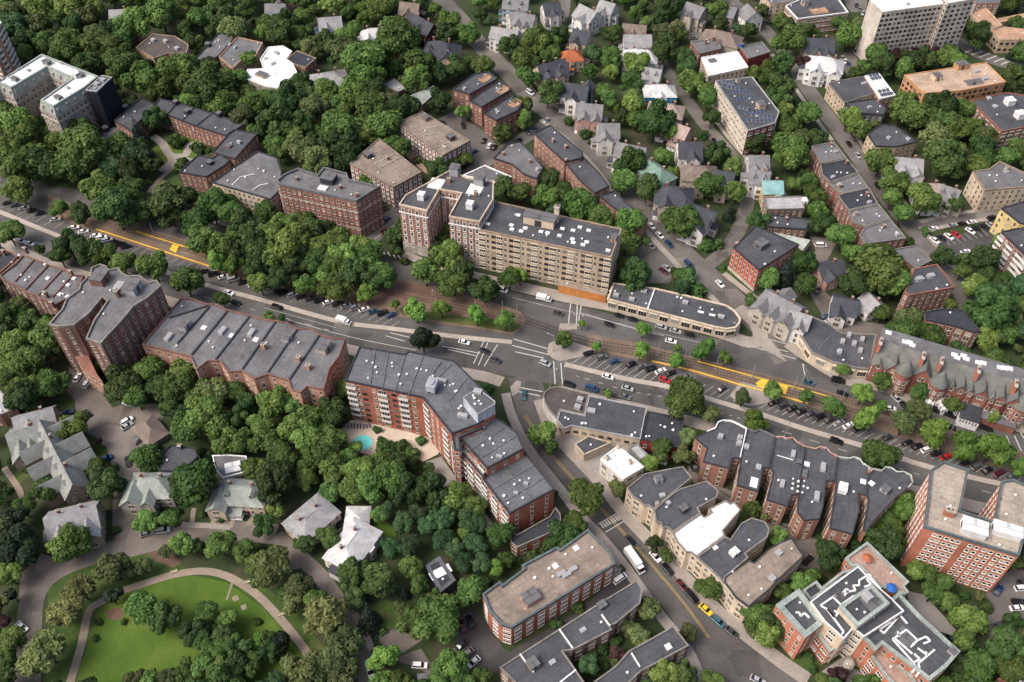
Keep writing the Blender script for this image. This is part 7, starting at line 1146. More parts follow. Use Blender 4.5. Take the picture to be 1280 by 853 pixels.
lamp_post(56.9,234.6,0,'grey overhead line pole standing between the two tram tracks',8,0,'overhead line poles','tram_pole',0)
lamp_post(67.0,231.5,0,'grey overhead line pole standing between the two tram tracks',8,0,'overhead line poles','tram_pole',0)
lamp_post(78.7,227.7,0,'grey overhead line pole standing between the two tram tracks',8,0,'overhead line poles','tram_pole',0)
lamp_post(91.8,223.3,0,'grey overhead line pole standing between the two tram tracks',8,0,'overhead line poles','tram_pole',0)
lamp_post(106.6,217.8,0,'grey overhead line pole standing between the two tram tracks',8,0,'overhead line poles','tram_pole',0)
lamp_post(122.9,211.4,0,'grey overhead line pole standing between the two tram tracks',8,0,'overhead line poles','tram_pole',0)
lamp_post(140.1,204.1,0,'grey overhead line pole standing between the two tram tracks',8,0,'overhead line poles','tram_pole',0)
lamp_post(158.1,195.9,0,'grey overhead line pole standing between the two tram tracks',8,0,'overhead line poles','tram_pole',0)
lamp_post(174.3,188.6,0,'grey overhead line pole standing between the two tram tracks',8,0,'overhead line poles','tram_pole',0)
car('parked in the angled bays west of the junction',-95.1,268.8,0.52,'k','s')
car('parked in the angled bays west of the junction',-91.2,267.8,0.52,'s','u')
car('parked in the angled bays west of the junction',-87.4,266.7,0.52,'k','s')
car('parked in the angled bays west of the junction',-83.5,265.7,0.52,'d','s')
car('parked in the angled bays west of the junction',-79.7,264.6,0.52,'k','u')
car('parked in the angled bays west of the junction',-75.8,263.6,0.52,'w','s')
car('parked in the angled bays west of the junction',-72.0,262.6,0.52,'d','s')
car('parked in the angled bays west of the junction',-68.2,261.5,0.52,'s','s')
car('parked in the angled bays west of the junction',-64.3,260.5,0.52,'s','u')
car('parked in the angled bays west of the junction',-60.5,259.4,0.52,'w','s')
car('parked in the angled bays west of the junction',-56.6,258.4,0.52,'t','s')
car('parked in the angled bays west of the junction',-52.8,257.3,0.52,'k','u')
car('parked in the angled bays west of the junction',-48.9,256.3,0.52,'b','s')
car('parked in the angled bays west of the junction',-107.2,274.6,0.35,'s','s')
car('parked in the angled bays west of the junction',-102.0,272.2,0.35,'s','s')
car('parked in the angled bays west of the junction',-96.9,269.8,0.35,'k','s')
car('parked in the angled bays by the long yellow platform',-184.8,305.2,0.34,'w','s')
car('parked in the angled bays by the long yellow platform',-181.6,303.7,0.34,'w','u')
car('parked in the angled bays by the long yellow platform',-178.5,302.2,0.34,'s','u')
car('parked in the angled bays by the long yellow platform',-175.4,300.7,0.34,'k','s')
car('parked in the angled bays by the long yellow platform',-172.3,299.3,0.34,'k','u')
car('parked in the angled bays by the long yellow platform',-169.1,297.8,0.34,'k','s')
car('parked in the angled bays by the long yellow platform',-131.5,281.9,0.44,'k','s')
car('parked in the angled bays by the long yellow platform',-126.9,280.3,0.44,'k','u')
car('parked in the angled bays by the long yellow platform',-122.3,278.7,0.44,'w','s')
car('parked in the angled bays by the long yellow platform',-117.7,277.0,0.44,'s','v')
car('parked in the angled bays by the long yellow platform',-113.2,275.4,0.44,'k','s')
car('parked in the angled bays by the long yellow platform',-108.6,273.8,0.44,'w','u')
car('parked in the angled bays by the long yellow platform',-104.0,272.2,0.44,'s','s')
car('parked in the bays under trees far down the avenue',-232.5,328.1,0.39,'k','s')
car('parked in the bays under trees far down the avenue',-228.0,326.3,0.39,'d','s')
car('parked in the bays under trees far down the avenue',-223.4,324.4,0.39,'s','s')
car('parked in the bays under trees far down the avenue',-218.9,322.5,0.39,'k','s')
car('parked in the bays under trees far down the avenue',-214.4,320.7,0.39,'k','s')
car('parked in the bays under trees far down the avenue',-206.3,316.2,0.29,'s','s')
car('parked in the bays under trees far down the avenue',-196.1,310.7,0.29,'w','s')
car('parked in the bays under trees far down the avenue',-191.0,307.9,0.29,'w','s')
car('parked in the bays beside the planted traffic island',30.1,235.4,0.38,'k','s')
car('parked in the bays beside the planted traffic island',35.0,233.3,0.38,'g','u')
car('parked in the bays beside the planted traffic island',39.8,231.2,0.38,'b','s')
car('parked in the bays beside the tracks by a big round tree',46.2,229.6,0.49,'k','s')
car('parked in the bays beside the tracks by a big round tree',49.9,228.4,0.49,'g','s')
car('parked in the bays beside the tracks by a big round tree',53.5,227.3,0.49,'k','u')
car('parked in the bays beside the tracks by a big round tree',57.2,226.2,0.49,'w','s')
car('parked in the bays beside the tracks by a big round tree',60.9,225.1,0.49,'k','s')
car('parked in the bays beside the tracks by a big round tree',58.3,221.8,-0.51,'r','s')
car('parked in the bays beside the tracks by a big round tree',66.6,223.3,0.43,'g','s')
car('parked in the bays beside the tracks by a big round tree',79.5,217.5,0.66,'d','s')
car('parked in the bays across from the turreted row',97.7,210.6,0.47,'k','s')
car('parked in the bays across from the turreted row',100.9,209.3,0.47,'d','u')
car('parked in the bays across from the turreted row',104.0,207.9,0.47,'k','s')
car('parked in the bays across from the turreted row',107.1,206.6,0.47,'k','s')
car('parked in the bays across from the turreted row',110.3,205.3,0.47,'d','s')
car('parked in the bays across from the turreted row',113.4,204.0,0.47,'k','u')
car('parked in the bays across from the turreted row',116.6,202.7,0.47,'d','s')
car('parked in the bays across from the turreted row',119.7,201.3,0.47,'s','s')
car('parked in the bays across from the turreted row',122.9,200.0,0.47,'w','s')
car('parked in the bays across from the turreted row',126.0,198.7,0.47,'k','u')
car('parked in the bays across from the turreted row',135.6,194.6,0.39,'d','s')
car('parked in the bays opposite the U shaped building',142.2,192.2,0.41,'k','s')
car('parked in the bays opposite the U shaped building',145.2,190.8,0.41,'k','s')
car('parked in the bays opposite the U shaped building',148.2,189.3,0.41,'w','u')
car('parked in the bays opposite the U shaped building',151.1,187.8,0.41,'k','s')
car('parked in the bays opposite the U shaped building',154.1,186.3,0.41,'r','s')
car('parked in the bays opposite the U shaped building',160.0,183.6,0.45,'d','s')
car('parked in the bays opposite the U shaped building',163.4,182.1,0.45,'g','u')
car('parked in the bays opposite the U shaped building',166.8,180.5,0.45,'k','s')
car('parked in the bays opposite the U shaped building',170.2,179.0,0.45,'m','u')
car('parked in the bays opposite the U shaped building',173.6,177.5,0.45,'g','s')
car('driving on the avenue',-96.5,260.7,-0.34,'k','u')
car('driving on the avenue',-67.9,252.2,-0.41,'w','t')
car('driving on the avenue',-18.9,241.2,-0.32,'w','s')
car('driving on the avenue',-10.6,236.5,-0.45,'k','s')
car('driving on the avenue',-6.5,231.7,-0.47,'d','u')
car('driving on the avenue',36.7,223.3,-0.36,'w','s')
car('driving on the avenue',43.7,217.6,-0.38,'s','s')
car('driving on the avenue',12.9,230.0,-0.47,'s','u')
car('driving on the avenue',4.5,214.3,-1.67,'t','s')
car('driving on the avenue',116.7,193.0,-0.44,'k','u')
car('driving on the avenue',18.9,257.1,-0.39,'d','s')
car('driving on the avenue',39.3,250.8,-0.48,'k','s')
car('driving on the avenue',63.0,241.8,-0.32,'w','s')
car('driving on the avenue',112.9,220.4,-0.49,'t','s')
car('driving on the avenue',-117.9,269.2,-0.51,'w','s')
car('driving on the avenue',-113.9,263.4,-0.47,'k','s')
car('parked along the south kerb by the rounded corner shop',21.7,219.5,-0.35,'k','u')
car('parked along the south kerb by the rounded corner shop',30.1,217.4,-0.37,'b','v')
car('parked along the south kerb by the rounded corner shop',36.2,215.5,-0.42,'d','s')
car('parked along the south kerb by the rounded corner shop',42.4,213.6,-0.41,'g','s')
car('parked on the south side by the brick row',-221.5,303.6,-0.37,'w','s')
car('parked on the south side by the brick row',-216.7,301.7,-0.37,'s','s')
car('parked on the south side by the brick row',-212.0,299.9,-0.37,'w','s')
car('stopped beside the tan apartment slab',13.2,265.2,-0.30,'w','t')
car('stopped beside the tan apartment slab',-4.2,270.7,-0.37,'w','v')
car('parked before the arcade of shops',43.7,255.8,-0.37,'k','s')
car('parked before the arcade of shops',49.1,253.7,-0.37,'k','s')
car('parked before the arcade of shops',60.0,249.4,-0.37,'s','u')
car('parked before the arcade of shops',65.5,247.3,-0.37,'s','s')
car('parked before the arcade of shops',70.9,245.2,-0.37,'k','s')
car('parked before the turreted row',124.3,221.4,-0.28,'k','v')
car('parked before the turreted row',124.5,215.0,-0.46,'k','s')
car('parked before the turreted row',144.0,212.5,-1.04,'s','s')
car('parked before the turreted row',146.0,209.1,-1.04,'k','s')
car('parked before the turreted row',140.2,207.9,-0.12,'w','s')
car('parked before the turreted row',157.0,207.2,-0.49,'k','u')
car('parked before the turreted row',161.9,204.6,-0.49,'k','u')
car('parked before the turreted row',166.8,202.0,-0.49,'d','u')
car('parked before the turreted row',159.8,199.3,-0.50,'k','s')
car('parked before the turreted row',172.9,198.6,-0.49,'k','s')
car('parked beside the cream fronted row',46.7,146.8,-0.94,'w','s')
car('parked beside the cream fronted row',50.0,142.2,-0.94,'k','u')
car('parked beside the cream fronted row',54.0,136.6,-0.99,'m','s')
car('parked beside the cream fronted row',56.5,132.8,-0.99,'k','v')
car('parked beside the cream fronted row',60.4,128.4,-0.84,'y','s')
car('parked beside the cream fronted row',63.7,124.4,-0.84,'t','u')
car('parked beside the cream fronted row',67.3,121.0,-0.79,'d','s')
car('driving down the side street',39.0,152.5,-0.90,'k','s')
car('driving down the side street',39.6,144.7,-1.07,'w','T')
car('beside the tan roofed brick slab',34.5,138.9,0.61,'w','v')
car('at the bottom junction',72.5,106.2,-0.51,'s','s')
car('in the paved court behind the scalloped block',-166.1,222.9,1.46,'w','s')
car('in the paved court behind the scalloped block',-161.5,219.9,1.35,'w','u')
car('in the paved court behind the scalloped block',-158.6,205.5,0.73,'d','s')
car('in the paved court behind the scalloped block',-157.0,204.0,0.73,'k','s')
car('in the paved court behind the scalloped block',-143.1,210.3,-0.34,'w','s')
car('in the paved court behind the scalloped block',-141.1,202.1,0.76,'w','u')
car('in the paved court behind the scalloped block',-140.4,199.8,0.79,'s','s')
car('in the paved court behind the scalloped block',-134.5,193.7,0.99,'g','s')
car('in the paved court behind the scalloped block',-164.7,205.9,0.41,'b','s')
car('in the paved court behind the scalloped block',-143.8,185.4,0.57,'b','u')
car('in the paved court behind the scalloped block',-135.7,184.1,-1.17,'k','s')
car('parked on the lane above the park',-121.0,155.2,0.31,'g','s')
car('parked on the lane above the park',-116.0,156.4,0.21,'s','u')
car('parked by the dark evergreen',-150.6,122.7,-0.62,'w','s')
car('in the drive between the two pale roofed houses',-59.8,161.7,0.96,'s','s')
car('in the drive between the two pale roofed houses',-62.7,157.3,0.88,'b','s')
car('in the drive between the two pale roofed houses',-56.8,159.1,0.67,'k','u')
car('in the lot behind the tan roofed brick slab',-15.3,123.0,1.97,'m','s')
car('in the lot behind the tan roofed brick slab',-12.9,124.5,1.97,'k','s')
car('in the lot behind the tan roofed brick slab',-15.5,116.8,-2.40,'d','s')
car('in the lot behind the tan roofed brick slab',-13.5,114.2,-2.40,'g','s')
car('in the lot behind the tan roofed brick slab',-11.5,111.6,-2.40,'w','s')
car('on the gravel road by the bright green tree',-42.3,109.4,-1.19,'w','v')
car('on the gravel road by the bright green tree',-27.5,110.6,-0.05,'w','u')
car('on the side street below the fire escapes',-56.5,308.5,0.84,'m','u')
car('on the side street below the fire escapes',-56.6,316.3,1.06,'b','s')
car('on the side street below the fire escapes',-58.4,324.4,-0.34,'k','s')
car('parked along the street at the fork',62.5,311.7,-1.14,'w','s')
car('parked along the street at the fork',65.6,305.4,-1.04,'w','s')
car('parked along the street at the fork',68.9,299.5,-1.12,'b','u')
car('parked along the street at the fork',75.9,286.2,-1.11,'b','v')
car('driving toward the fork',87.5,274.4,-1.07,'w','s')
car('in the lot beside the tan slab',60.9,298.2,-0.98,'g','s')
car('in the lot beside the tan slab',64.6,282.3,-0.85,'m','s')
car('in the lot beside the tan slab',66.3,284.1,-0.87,'s','s')
car('in the parking court between brick slabs',-32.4,386.1,-0.25,'s','u')
car('in the parking court between brick slabs',-24.7,389.7,-1.35,'k','s')
car('in the parking court between brick slabs',-14.0,376.9,1.27,'k','s')
car('in the parking court between brick slabs',-11.3,372.5,1.32,'w','s')
car('in the parking court between brick slabs',-8.8,371.3,1.21,'k','s')
car('in the parking court between brick slabs',-18.6,367.8,0.60,'b','s')
car('in the parking court between brick slabs',-36.1,392.5,0.00,'k','s')
car('in the marked car park by the cross street',186.6,302.0,-1.01,'w','s')
car('in the marked car park by the cross street',190.2,303.3,-1.01,'k','s')
car('in the marked car park by the cross street',193.7,304.6,-1.01,'w','s')
car('in the marked car park by the cross street',197.3,305.9,-1.01,'r','s')
car('in the marked car park by the cross street',204.4,308.4,-1.01,'w','s')
car('in the marked car park by the cross street',207.9,309.7,-1.01,'k','s')
car('in the marked car park by the cross street',211.5,311.0,-1.01,'k','s')
car('in the marked car park by the cross street',215.0,312.3,-1.01,'s','s')
car('in the marked car park by the cross street',197.7,294.6,0.30,'w','s')
car('parked along the cross street',188.4,310.1,0.23,'w','s')
car('parked along the cross street',197.8,312.3,0.23,'s','s')
car('parked along the cross street',202.5,313.4,0.23,'k','s')
car('parked along the cross street',207.2,314.5,0.23,'w','s')
car('parked along the cross street',217.3,317.3,0.27,'k','u')
car('in the lane behind the brick rows',135.5,298.6,0.00,'w','v')
car('in the lane behind the brick rows',127.5,269.8,-2.10,'k','s')
car('in the lane by the ornate corner house',127.4,255.6,0.59,'b','s')
car('in the lane by the ornate corner house',128.7,253.3,0.56,'w','s')
car('in the lane by the ornate corner house',152.1,251.7,-1.15,'k','s')
car('in the small car park behind the brown hip roofed house',100.1,484.1,-1.07,'k','s')
car('in the small car park behind the brown hip roofed house',105.8,487.0,0.00,'s','u')
car('in the small car park behind the brown hip roofed house',103.5,476.5,0.00,'g','s')
car('in the small car park behind the brown hip roofed house',101.0,491.2,-0.49,'k','s')
car('parked beside the pale tower',183.2,454.8,-1.99,'s','s')
car('parked beside the pale tower',184.1,451.4,-1.99,'w','s')
car('parked beside the pale tower',185.1,448.1,-1.99,'b','s')
car('in the car park above the tower',206.7,514.9,-1.96,'k','s')
car('in the car park above the tower',207.3,510.1,-1.96,'g','s')
car('in the car park above the tower',208.0,505.2,-1.96,'s','s')
car('parked on the long shady street',17.6,394.4,-2.24,'s','s')
car('parked on the long shady street',10.4,385.4,-2.24,'k','s')
car('parked on the long shady street',3.2,376.3,-2.24,'k','s')
car('parked on the long shady street',9.6,420.0,-0.89,'w','v')
car('parked on the long shady street',9.9,384.3,0.84,'s','s')
car('parked on the long shady street',-46.3,510.2,-1.07,'g','s')
car('parked on the sloping row street',168.7,364.5,-1.45,'s','s')
car('parked on the sloping row street',166.8,373.8,-1.43,'k','s')
car('parked on the sloping row street',171.8,340.7,-1.47,'k','s')
car('parked on the lane by the solar block',100.5,376.4,-1.43,'k','s')
car('parked on the sloping row street',156.1,438.2,-1.43,'k','s')
car('in the lot beside the U shaped brick building',154.0,134.9,0.77,'b','s')
car('in the lot beside the U shaped brick building',150.3,123.3,0.35,'d','u')
car('in the lot beside the U shaped brick building',157.6,128.9,0.09,'w','s')
car('in the lot beside the U shaped brick building',161.6,135.6,0.10,'w','u')
car('in the lot beside the U shaped brick building',159.0,131.0,-0.10,'k','s')
car('in the lot beside the U shaped brick building',163.1,137.7,0.10,'d','s')
car('in the lot beside the U shaped brick building',165.2,143.0,0.00,'m','s')
car('in the alley behind the bow fronted row',96.0,145.5,0.73,'k','s')
car('in the alley behind the bow fronted row',64.6,181.4,0.28,'g','s')
car('in the alley behind the low shops',52.5,184.3,-0.44,'w','s')
car('in the alley behind the low shops',53.9,186.5,-0.30,'r','s')
car('in the alley behind the low shops',48.9,187.6,-0.40,'k','s')
car('by the chateau block',-205.5,392.9,0.94,'w','s')
car('in the alley under the brick row',-206.1,256.3,1.28,'w','s')
car('in the alley under the brick row',-203.7,258.6,1.28,'s','s')
car('in the alley under the brick row',-193.3,252.0,1.45,'w','s')
car('on the carriage road under the avenue trees',-175.0,331.1,-0.68,'w','s')
car('on the carriage road under the avenue trees',-169.3,326.4,-0.68,'s','s')
car('on the carriage road under the avenue trees',-132.9,317.0,-0.28,'k','s')
car('on the terrace side of the verdigris complex',133.0,119.2,-0.42,'k','s')
WHERE=['in the wood behind the chateau block',
'on the wooded slope above the brick courtyard building',
'in the wood around the small white house',
'behind the two tan roofed brick slabs',
'in front of the chateau block',
'around the garden court with pale paths',
'between the brick courtyard building and the avenue',
'along the avenue below the fire escape building',
'before the twin winged apartment house',
'on the median west of the junction',
'behind the long tan slab',
'along the winding street',
'beside the slate roofed houses of the winding street',
'behind the row of pale houses',
'along the lane between pale houses and the solar block',
'among the pale houses at the top',
'around the small car park',
'on the street below the netted brick block',
'at the foot of the pale tower',
'in the grove below the orange brick slab',
'beside the sloping brick row',
'around the brown shingled house',
'at the fork by the large gabled house',
'beside the tan slab car park',
'in the back court beside the sloping row',
'by the cross street',
'below the jagged balconies',
'along the tram tracks near the rounded corner shop',
'on the kerb opposite the low shops',
'along the avenue before the turreted row',
'on the median by the U shaped building',
'along the avenue before the brick row',
'before the scalloped block',
'in the yard under the brick row',
'behind the scalloped block',
'behind the long brick row',
'in the wood left of the round pool',
'below the stepped brick block',
'around the round pool',
'beside the drive of the stepped block',
'on the side street by the rounded corner shop',
'before the cream house with dormers',
'beside the Tudor terrace',
'at the corner of the Tudor terrace',
'on the grassy bank above the park path',
'on the park lawn',
'on the lane above the park',
'at the edge of the park loop',
'by the gravel road',
'around the slate grey shed',
'behind the tan roofed slab',
'beside the white roofed house',
'around the low brick court building',
'at the zebra crossing',
'before the cream fronted row',
'before the tan roofed cream house',
'before the verdigris trimmed complex',
'between the bow fronted row and the roof terrace',
'beside the end of the bow fronted row',
'below the U shaped brick building',
'beside the car park at the verdigris complex',
'at the end of the bow fronted row',
'along the bow fronted row']
for t_ in (
(-85.3,267.8,4.7,'h',7),
(-72.1,263.1,6.3,'h',7),
(-96.5,270.0,5.5,'k',7),
(-59.3,262.6,4.0,'l',7),
(-38.3,252.2,5.1,'l',9),
(-28.2,254.5,4.0,'l',9),
(-14.0,250.5,4.5,'l',9),
(-2.6,247.7,4.5,'l',9),
(-47.4,258.7,2.1,'l',9),
(-92.2,287.1,9.6,'h',7),
(-79.9,289.2,6.6,'h',7),
(-70.1,281.0,6.9,'h',7),
(-59.6,279.8,6.9,'b',7),
(-52.9,272.0,6.0,'h',8),
(-106.6,296.6,7.1,'h',7),
(-105.4,279.4,6.0,'k',7),
(-100.1,304.3,6.3,'b',7),
(-35.9,273.6,6.8,'b',8),
(-23.7,267.5,6.7,'b',8),
(-11.0,263.6,5.9,'k',8),
(-27.8,281.8,7.3,'h',8),
(-1.0,271.6,5.1,'b',8),
(-20.7,275.3,5.1,'k',8),
(3.4,273.8,3.9,'l',8),
(20.1,238.3,3.2,'l',27),
(27.9,248.1,1.6,'l',23),
(51.6,243.8,3.2,'l',27),
(32.9,235.6,2.0,'l',27),
(49.6,232.1,3.6,'l',27),
(64.5,234.9,1.6,'l',27),
(62.8,226.5,3.3,'l',27),
(73.5,231.6,4.7,'l',28),
(81.7,228.8,3.2,'l',28),
(20.1,238.2,3.2,'k',27),
(62.2,205.1,7.8,'h',28),
(72.2,202.0,3.4,'o',61),
(10.9,190.9,5.2,'h',40),
(13.8,187.2,2.9,'b',40),
(86.6,196.6,4.6,'l',61),
(35.6,212.2,1.7,'l',27),
(24.6,164.1,7.2,'b',53),
(35.6,169.7,3.5,'o',53),
(85.0,209.2,3.4,'o',61),
(96.8,212.4,3.7,'h',61),
(108.7,210.4,3.0,'b',62),
(115.6,206.3,3.4,'b',62),
(117.7,204.1,3.8,'b',29),
(129.0,210.2,4.7,'l',29),
(127.0,198.5,5.0,'l',29),
(135.4,205.9,2.3,'l',29),
(139.9,196.1,5.5,'o',29),
(147.4,202.5,4.5,'o',29),
(148.7,191.1,5.8,'l',30),
(158.2,185.2,5.4,'l',30),
(166.9,184.2,6.1,'l',30),
(175.5,177.8,3.5,'l',30),
(125.3,180.1,6.7,'b',58),
(125.4,223.7,2.7,'h',29),
(138.6,217.0,3.5,'b',29),
(150.5,211.6,3.4,'k',29),
(161.7,206.0,3.2,'h',30),
(174.8,200.9,2.4,'h',30),
(90.0,197.4,2.6,'h',61),
(129.6,162.4,4.8,'h',58),
(-223.9,327.9,7.0,'h',4),
(-203.0,316.8,4.2,'b',4),
(-191.5,312.2,5.0,'k',4),
(-189.5,291.0,6.2,'k',31),
(-179.2,286.6,6.5,'k',31),
(-173.2,285.4,5.2,'h',32),
(-163.6,279.9,5.6,'b',32),
(-149.1,276.2,7.3,'b',32),
(-133.4,267.7,7.2,'b',32),
(-191.7,285.1,4.4,'b',31),
(-203.3,292.1,2.2,'k',31),
(-218.0,298.9,6.2,'b',31),
(-124.2,281.0,4.8,'l',6),
(-117.0,279.6,4.3,'l',6),
(-107.7,276.6,5.2,'k',6),
(-118.0,260.7,3.4,'b',32),
(-173.6,309.7,9.9,'k',32),
(-151.2,311.9,8.2,'k',6),
(-137.6,303.3,7.2,'b',6),
(-120.6,297.2,5.3,'b',6),
(-114.4,300.1,7.6,'k',6),
(-127.2,320.0,5.1,'h',6),
(-163.9,312.3,5.5,'k',32),
(-187.5,328.8,7.5,'b',4),
(-174.1,330.0,6.6,'b',5),
(-97.2,251.7,2.5,'h',7),
(-92.3,251.2,1.8,'k',7),
(-34.3,235.1,6.0,'e',9),
(-235.8,361.0,8.9,'b',4),
(-199.9,349.3,12.5,'b',4),
(-188.7,356.1,8.8,'b',5),
(-177.9,342.6,5.8,'k',5),
(-215.6,343.5,8.6,'k',4),
(-227.8,343.8,9.6,'b',4),
(-205.0,340.4,8.6,'b',4),
(-182.8,373.2,6.1,'c',5),
(-188.0,370.4,3.6,'c',5),
(-165.2,373.7,4.6,'s',5),
(-153.8,368.6,4.5,'s',5),
(-149.5,368.3,2.0,'s',5),
(-159.2,357.2,4.0,'s',5),
(-154.1,410.0,12.1,'b',1),
(-173.8,424.1,10.8,'b',1),
(-160.1,478.7,8.2,'k',1),
(-198.1,480.3,11.1,'b',1),
(-211.7,470.0,10.3,'h',1),
(-220.3,446.4,11.1,'b',0),
(-209.1,439.8,8.8,'b',1),
(-190.2,416.1,9.6,'h',1),
(-171.0,476.4,3.3,'c',1),
(-175.9,459.3,5.7,'b',1),
(-141.9,440.3,6.1,'h',1),
(-270.1,478.5,7.0,'o',0),
(-287.2,490.2,7.1,'o',0),
(-62.7,450.8,12.3,'b',2),
(-76.1,430.3,11.9,'b',2),
(-83.5,367.9,9.9,'b',3),
(-62.2,372.7,9.0,'b',3),
(-53.5,389.1,8.7,'k',3),
(-79.8,360.0,8.4,'k',3),
(-72.0,396.8,7.3,'b',3),
(-36.8,400.2,6.3,'k',11),
(-101.1,357.5,7.8,'o',3),
(-98.9,389.8,8.2,'o',3),
(-64.3,402.1,6.3,'o',3),
(-66.7,335.9,4.9,'b',3),
(-114.8,365.8,5.5,'b',3),
(-29.7,431.2,6.6,'k',11),
(-36.5,480.8,7.0,'h',11),
(-24.3,467.2,6.9,'b',11),
(-1.3,455.1,6.2,'k',11),
(-5.2,375.0,5.1,'b',12),
(-25.2,394.2,4.2,'b',11),
(-46.0,359.7,2.5,'s',3),
(-40.9,358.0,2.5,'s',3),
(-36.6,351.5,2.5,'s',8),
(18.5,406.1,7.4,'k',12),
(8.7,424.0,6.0,'b',12),
(5.2,396.5,6.3,'b',12),
(13.6,455.5,8.5,'b',12),
(55.8,466.0,6.3,'b',15),
(41.8,431.8,4.9,'h',13),
(53.2,439.3,6.6,'b',13),
(65.8,433.4,7.7,'h',13),
(62.3,417.3,6.4,'b',13),
(61.4,396.8,7.3,'h',13),
(69.4,376.4,10.1,'k',13),
(77.9,375.0,5.1,'h',21),
(94.2,415.6,7.5,'h',14),
(93.1,430.0,6.0,'k',14),
(100.1,402.9,5.8,'b',14),
(100.1,388.0,4.6,'b',14),
(82.8,447.9,7.8,'k',14),
(91.4,492.7,8.3,'k',16),
(117.7,492.6,7.1,'b',16),
(54.9,346.3,7.7,'b',13),
(6.2,385.5,5.1,'h',12),
(47.9,369.7,3.0,'c',13),
(95.8,380.7,3.1,'s',21),
(37.1,381.3,3.6,'s',10),
(39.8,374.9,2.6,'s',10),
(29.3,392.3,3.1,'s',12),
(75.9,364.4,3.0,'s',21),
(98.0,355.3,5.9,'k',21),
(103.7,347.0,4.8,'b',21),
(117.6,365.8,5.5,'k',20),
(144.8,494.6,4.8,'k',16),
(71.8,494.6,4.8,'h',15),
(76.6,482.8,4.7,'b',15),
(75.4,344.4,3.9,'b',21),
(51.1,334.5,6.6,'b',10),
(62.0,329.1,6.1,'k',22),
(73.5,303.6,8.1,'b',22),
(50.4,304.7,7.2,'h',23),
(48.1,292.3,6.2,'b',23),
(50.9,271.1,6.8,'k',23),
(90.3,330.9,7.1,'h',21),
(101.4,328.2,5.6,'b',21),
(3.7,326.7,5.6,'b',10),
(14.9,323.2,6.0,'h',10),
(31.1,314.7,8.2,'b',10),
(23.4,326.7,5.6,'b',10),
(84.8,298.1,4.5,'s',22),
(90.4,298.7,3.2,'s',22),
(72.8,275.6,5.2,'s',23),
(76.2,268.4,4.7,'s',23),
(70.0,280.1,3.5,'s',23),
(59.1,301.6,2.7,'s',23),
(98.7,264.3,3.0,'s',22),
(112.6,315.9,2.3,'s',21),
(148.2,270.4,10.9,'h',24),
(139.7,265.9,7.1,'k',24),
(155.1,265.0,8.0,'h',24),
(154.8,278.9,7.7,'b',24),
(135.9,306.2,5.9,'k',20),
(142.1,295.7,6.7,'b',24),
(120.5,268.0,5.1,'b',24),
(122.3,281.1,5.6,'b',24),
(137.6,325.3,5.6,'b',20),
(137.5,336.9,4.8,'b',20),
(175.4,334.5,6.6,'b',25),
(184.4,318.6,7.4,'b',25),
(171.9,323.5,4.7,'h',25),
(198.9,320.6,4.6,'b',25),
(173.4,312.9,5.0,'b',25),
(181.9,282.9,5.2,'k',24),
(188.9,249.2,9.7,'k',26),
(189.2,266.4,5.5,'h',26),
(188.5,277.2,3.5,'h',26),
(183.4,237.2,4.8,'h',26),
(193.4,240.5,4.8,'b',26),
(147.8,252.4,4.1,'b',24),
(183.8,307.4,2.3,'s',25),
(194.4,289.2,3.6,'s',26),
(151.7,455.5,8.5,'b',17),
(144.9,436.1,6.1,'k',17),
(186.5,463.0,8.0,'h',17),
(138.3,410.9,8.0,'k',17),
(147.2,387.8,7.2,'b',20),
(167.5,385.7,6.2,'h',20),
(170.4,377.0,6.1,'h',20),
(194.8,389.8,8.2,'h',19),
(200.4,384.5,8.2,'b',19),
(211.0,390.1,9.3,'k',19),
(210.5,381.0,8.1,'b',19),
(216.2,375.5,7.1,'h',19),
(226.1,377.0,6.1,'h',19),
(225.5,361.1,6.4,'k',19),
(173.4,348.5,7.3,'h',25),
(131.1,352.3,9.2,'h',20),
(213.9,441.2,5.6,'k',18),
(222.3,440.3,6.1,'k',18),
(233.5,443.3,5.6,'b',18),
(239.5,441.2,5.6,'h',18),
(258.8,462.8,6.9,'k',18),
(264.8,426.0,6.0,'k',18),
(209.3,447.3,4.5,'m',18),
(222.7,454.5,2.8,'m',18),
(232.1,455.2,4.3,'m',18),
(157.0,440.0,5.0,'m',17),
(276.4,447.5,5.6,'b',18),
(266.5,475.9,4.7,'k',18),
(-142.8,212.9,7.2,'k',34),
(-135.6,218.8,6.2,'h',34),
(-122.3,217.8,6.1,'h',34),
(-115.6,211.5,5.3,'b',35),
(-108.8,197.9,8.1,'h',35),
(-114.2,194.4,6.6,'h',35),
(-98.2,186.9,5.8,'b',35),
(-103.9,191.5,4.4,'h',35),
(-97.1,205.4,4.5,'k',35),
(-98.8,198.8,4.4,'k',35),
(-90.9,196.1,4.4,'h',35),
(-137.3,207.7,5.3,'b',34),
(-170.1,213.8,6.1,'h',33),
(-181.5,223.2,7.0,'h',33),
(-188.6,219.1,4.6,'b',33),
(-146.2,211.2,4.6,'k',34),
(-106.5,167.8,8.9,'b',41),
(-136.6,169.3,6.6,'k',42),
(-157.1,168.8,4.9,'b',42),
(-162.6,162.0,4.1,'h',43),
(-196.6,236.0,2.4,'c',33),
(-183.7,206.8,3.0,'c',33),
(-147.0,190.8,1.6,'m',42),
(-127.0,188.0,3.3,'s',41),
(-130.6,184.6,2.6,'s',42),
(-86.2,205.2,6.0,'h',36),
(-80.3,204.8,5.2,'b',36),
(-75.9,192.9,6.2,'h',36),
(-72.3,197.7,5.9,'h',36),
(-68.1,192.4,4.4,'h',36),
(-78.9,169.5,7.6,'k',36),
(-63.4,180.9,5.7,'b',36),
(-61.5,176.3,4.9,'b',37),
(-71.3,179.3,4.3,'b',36),
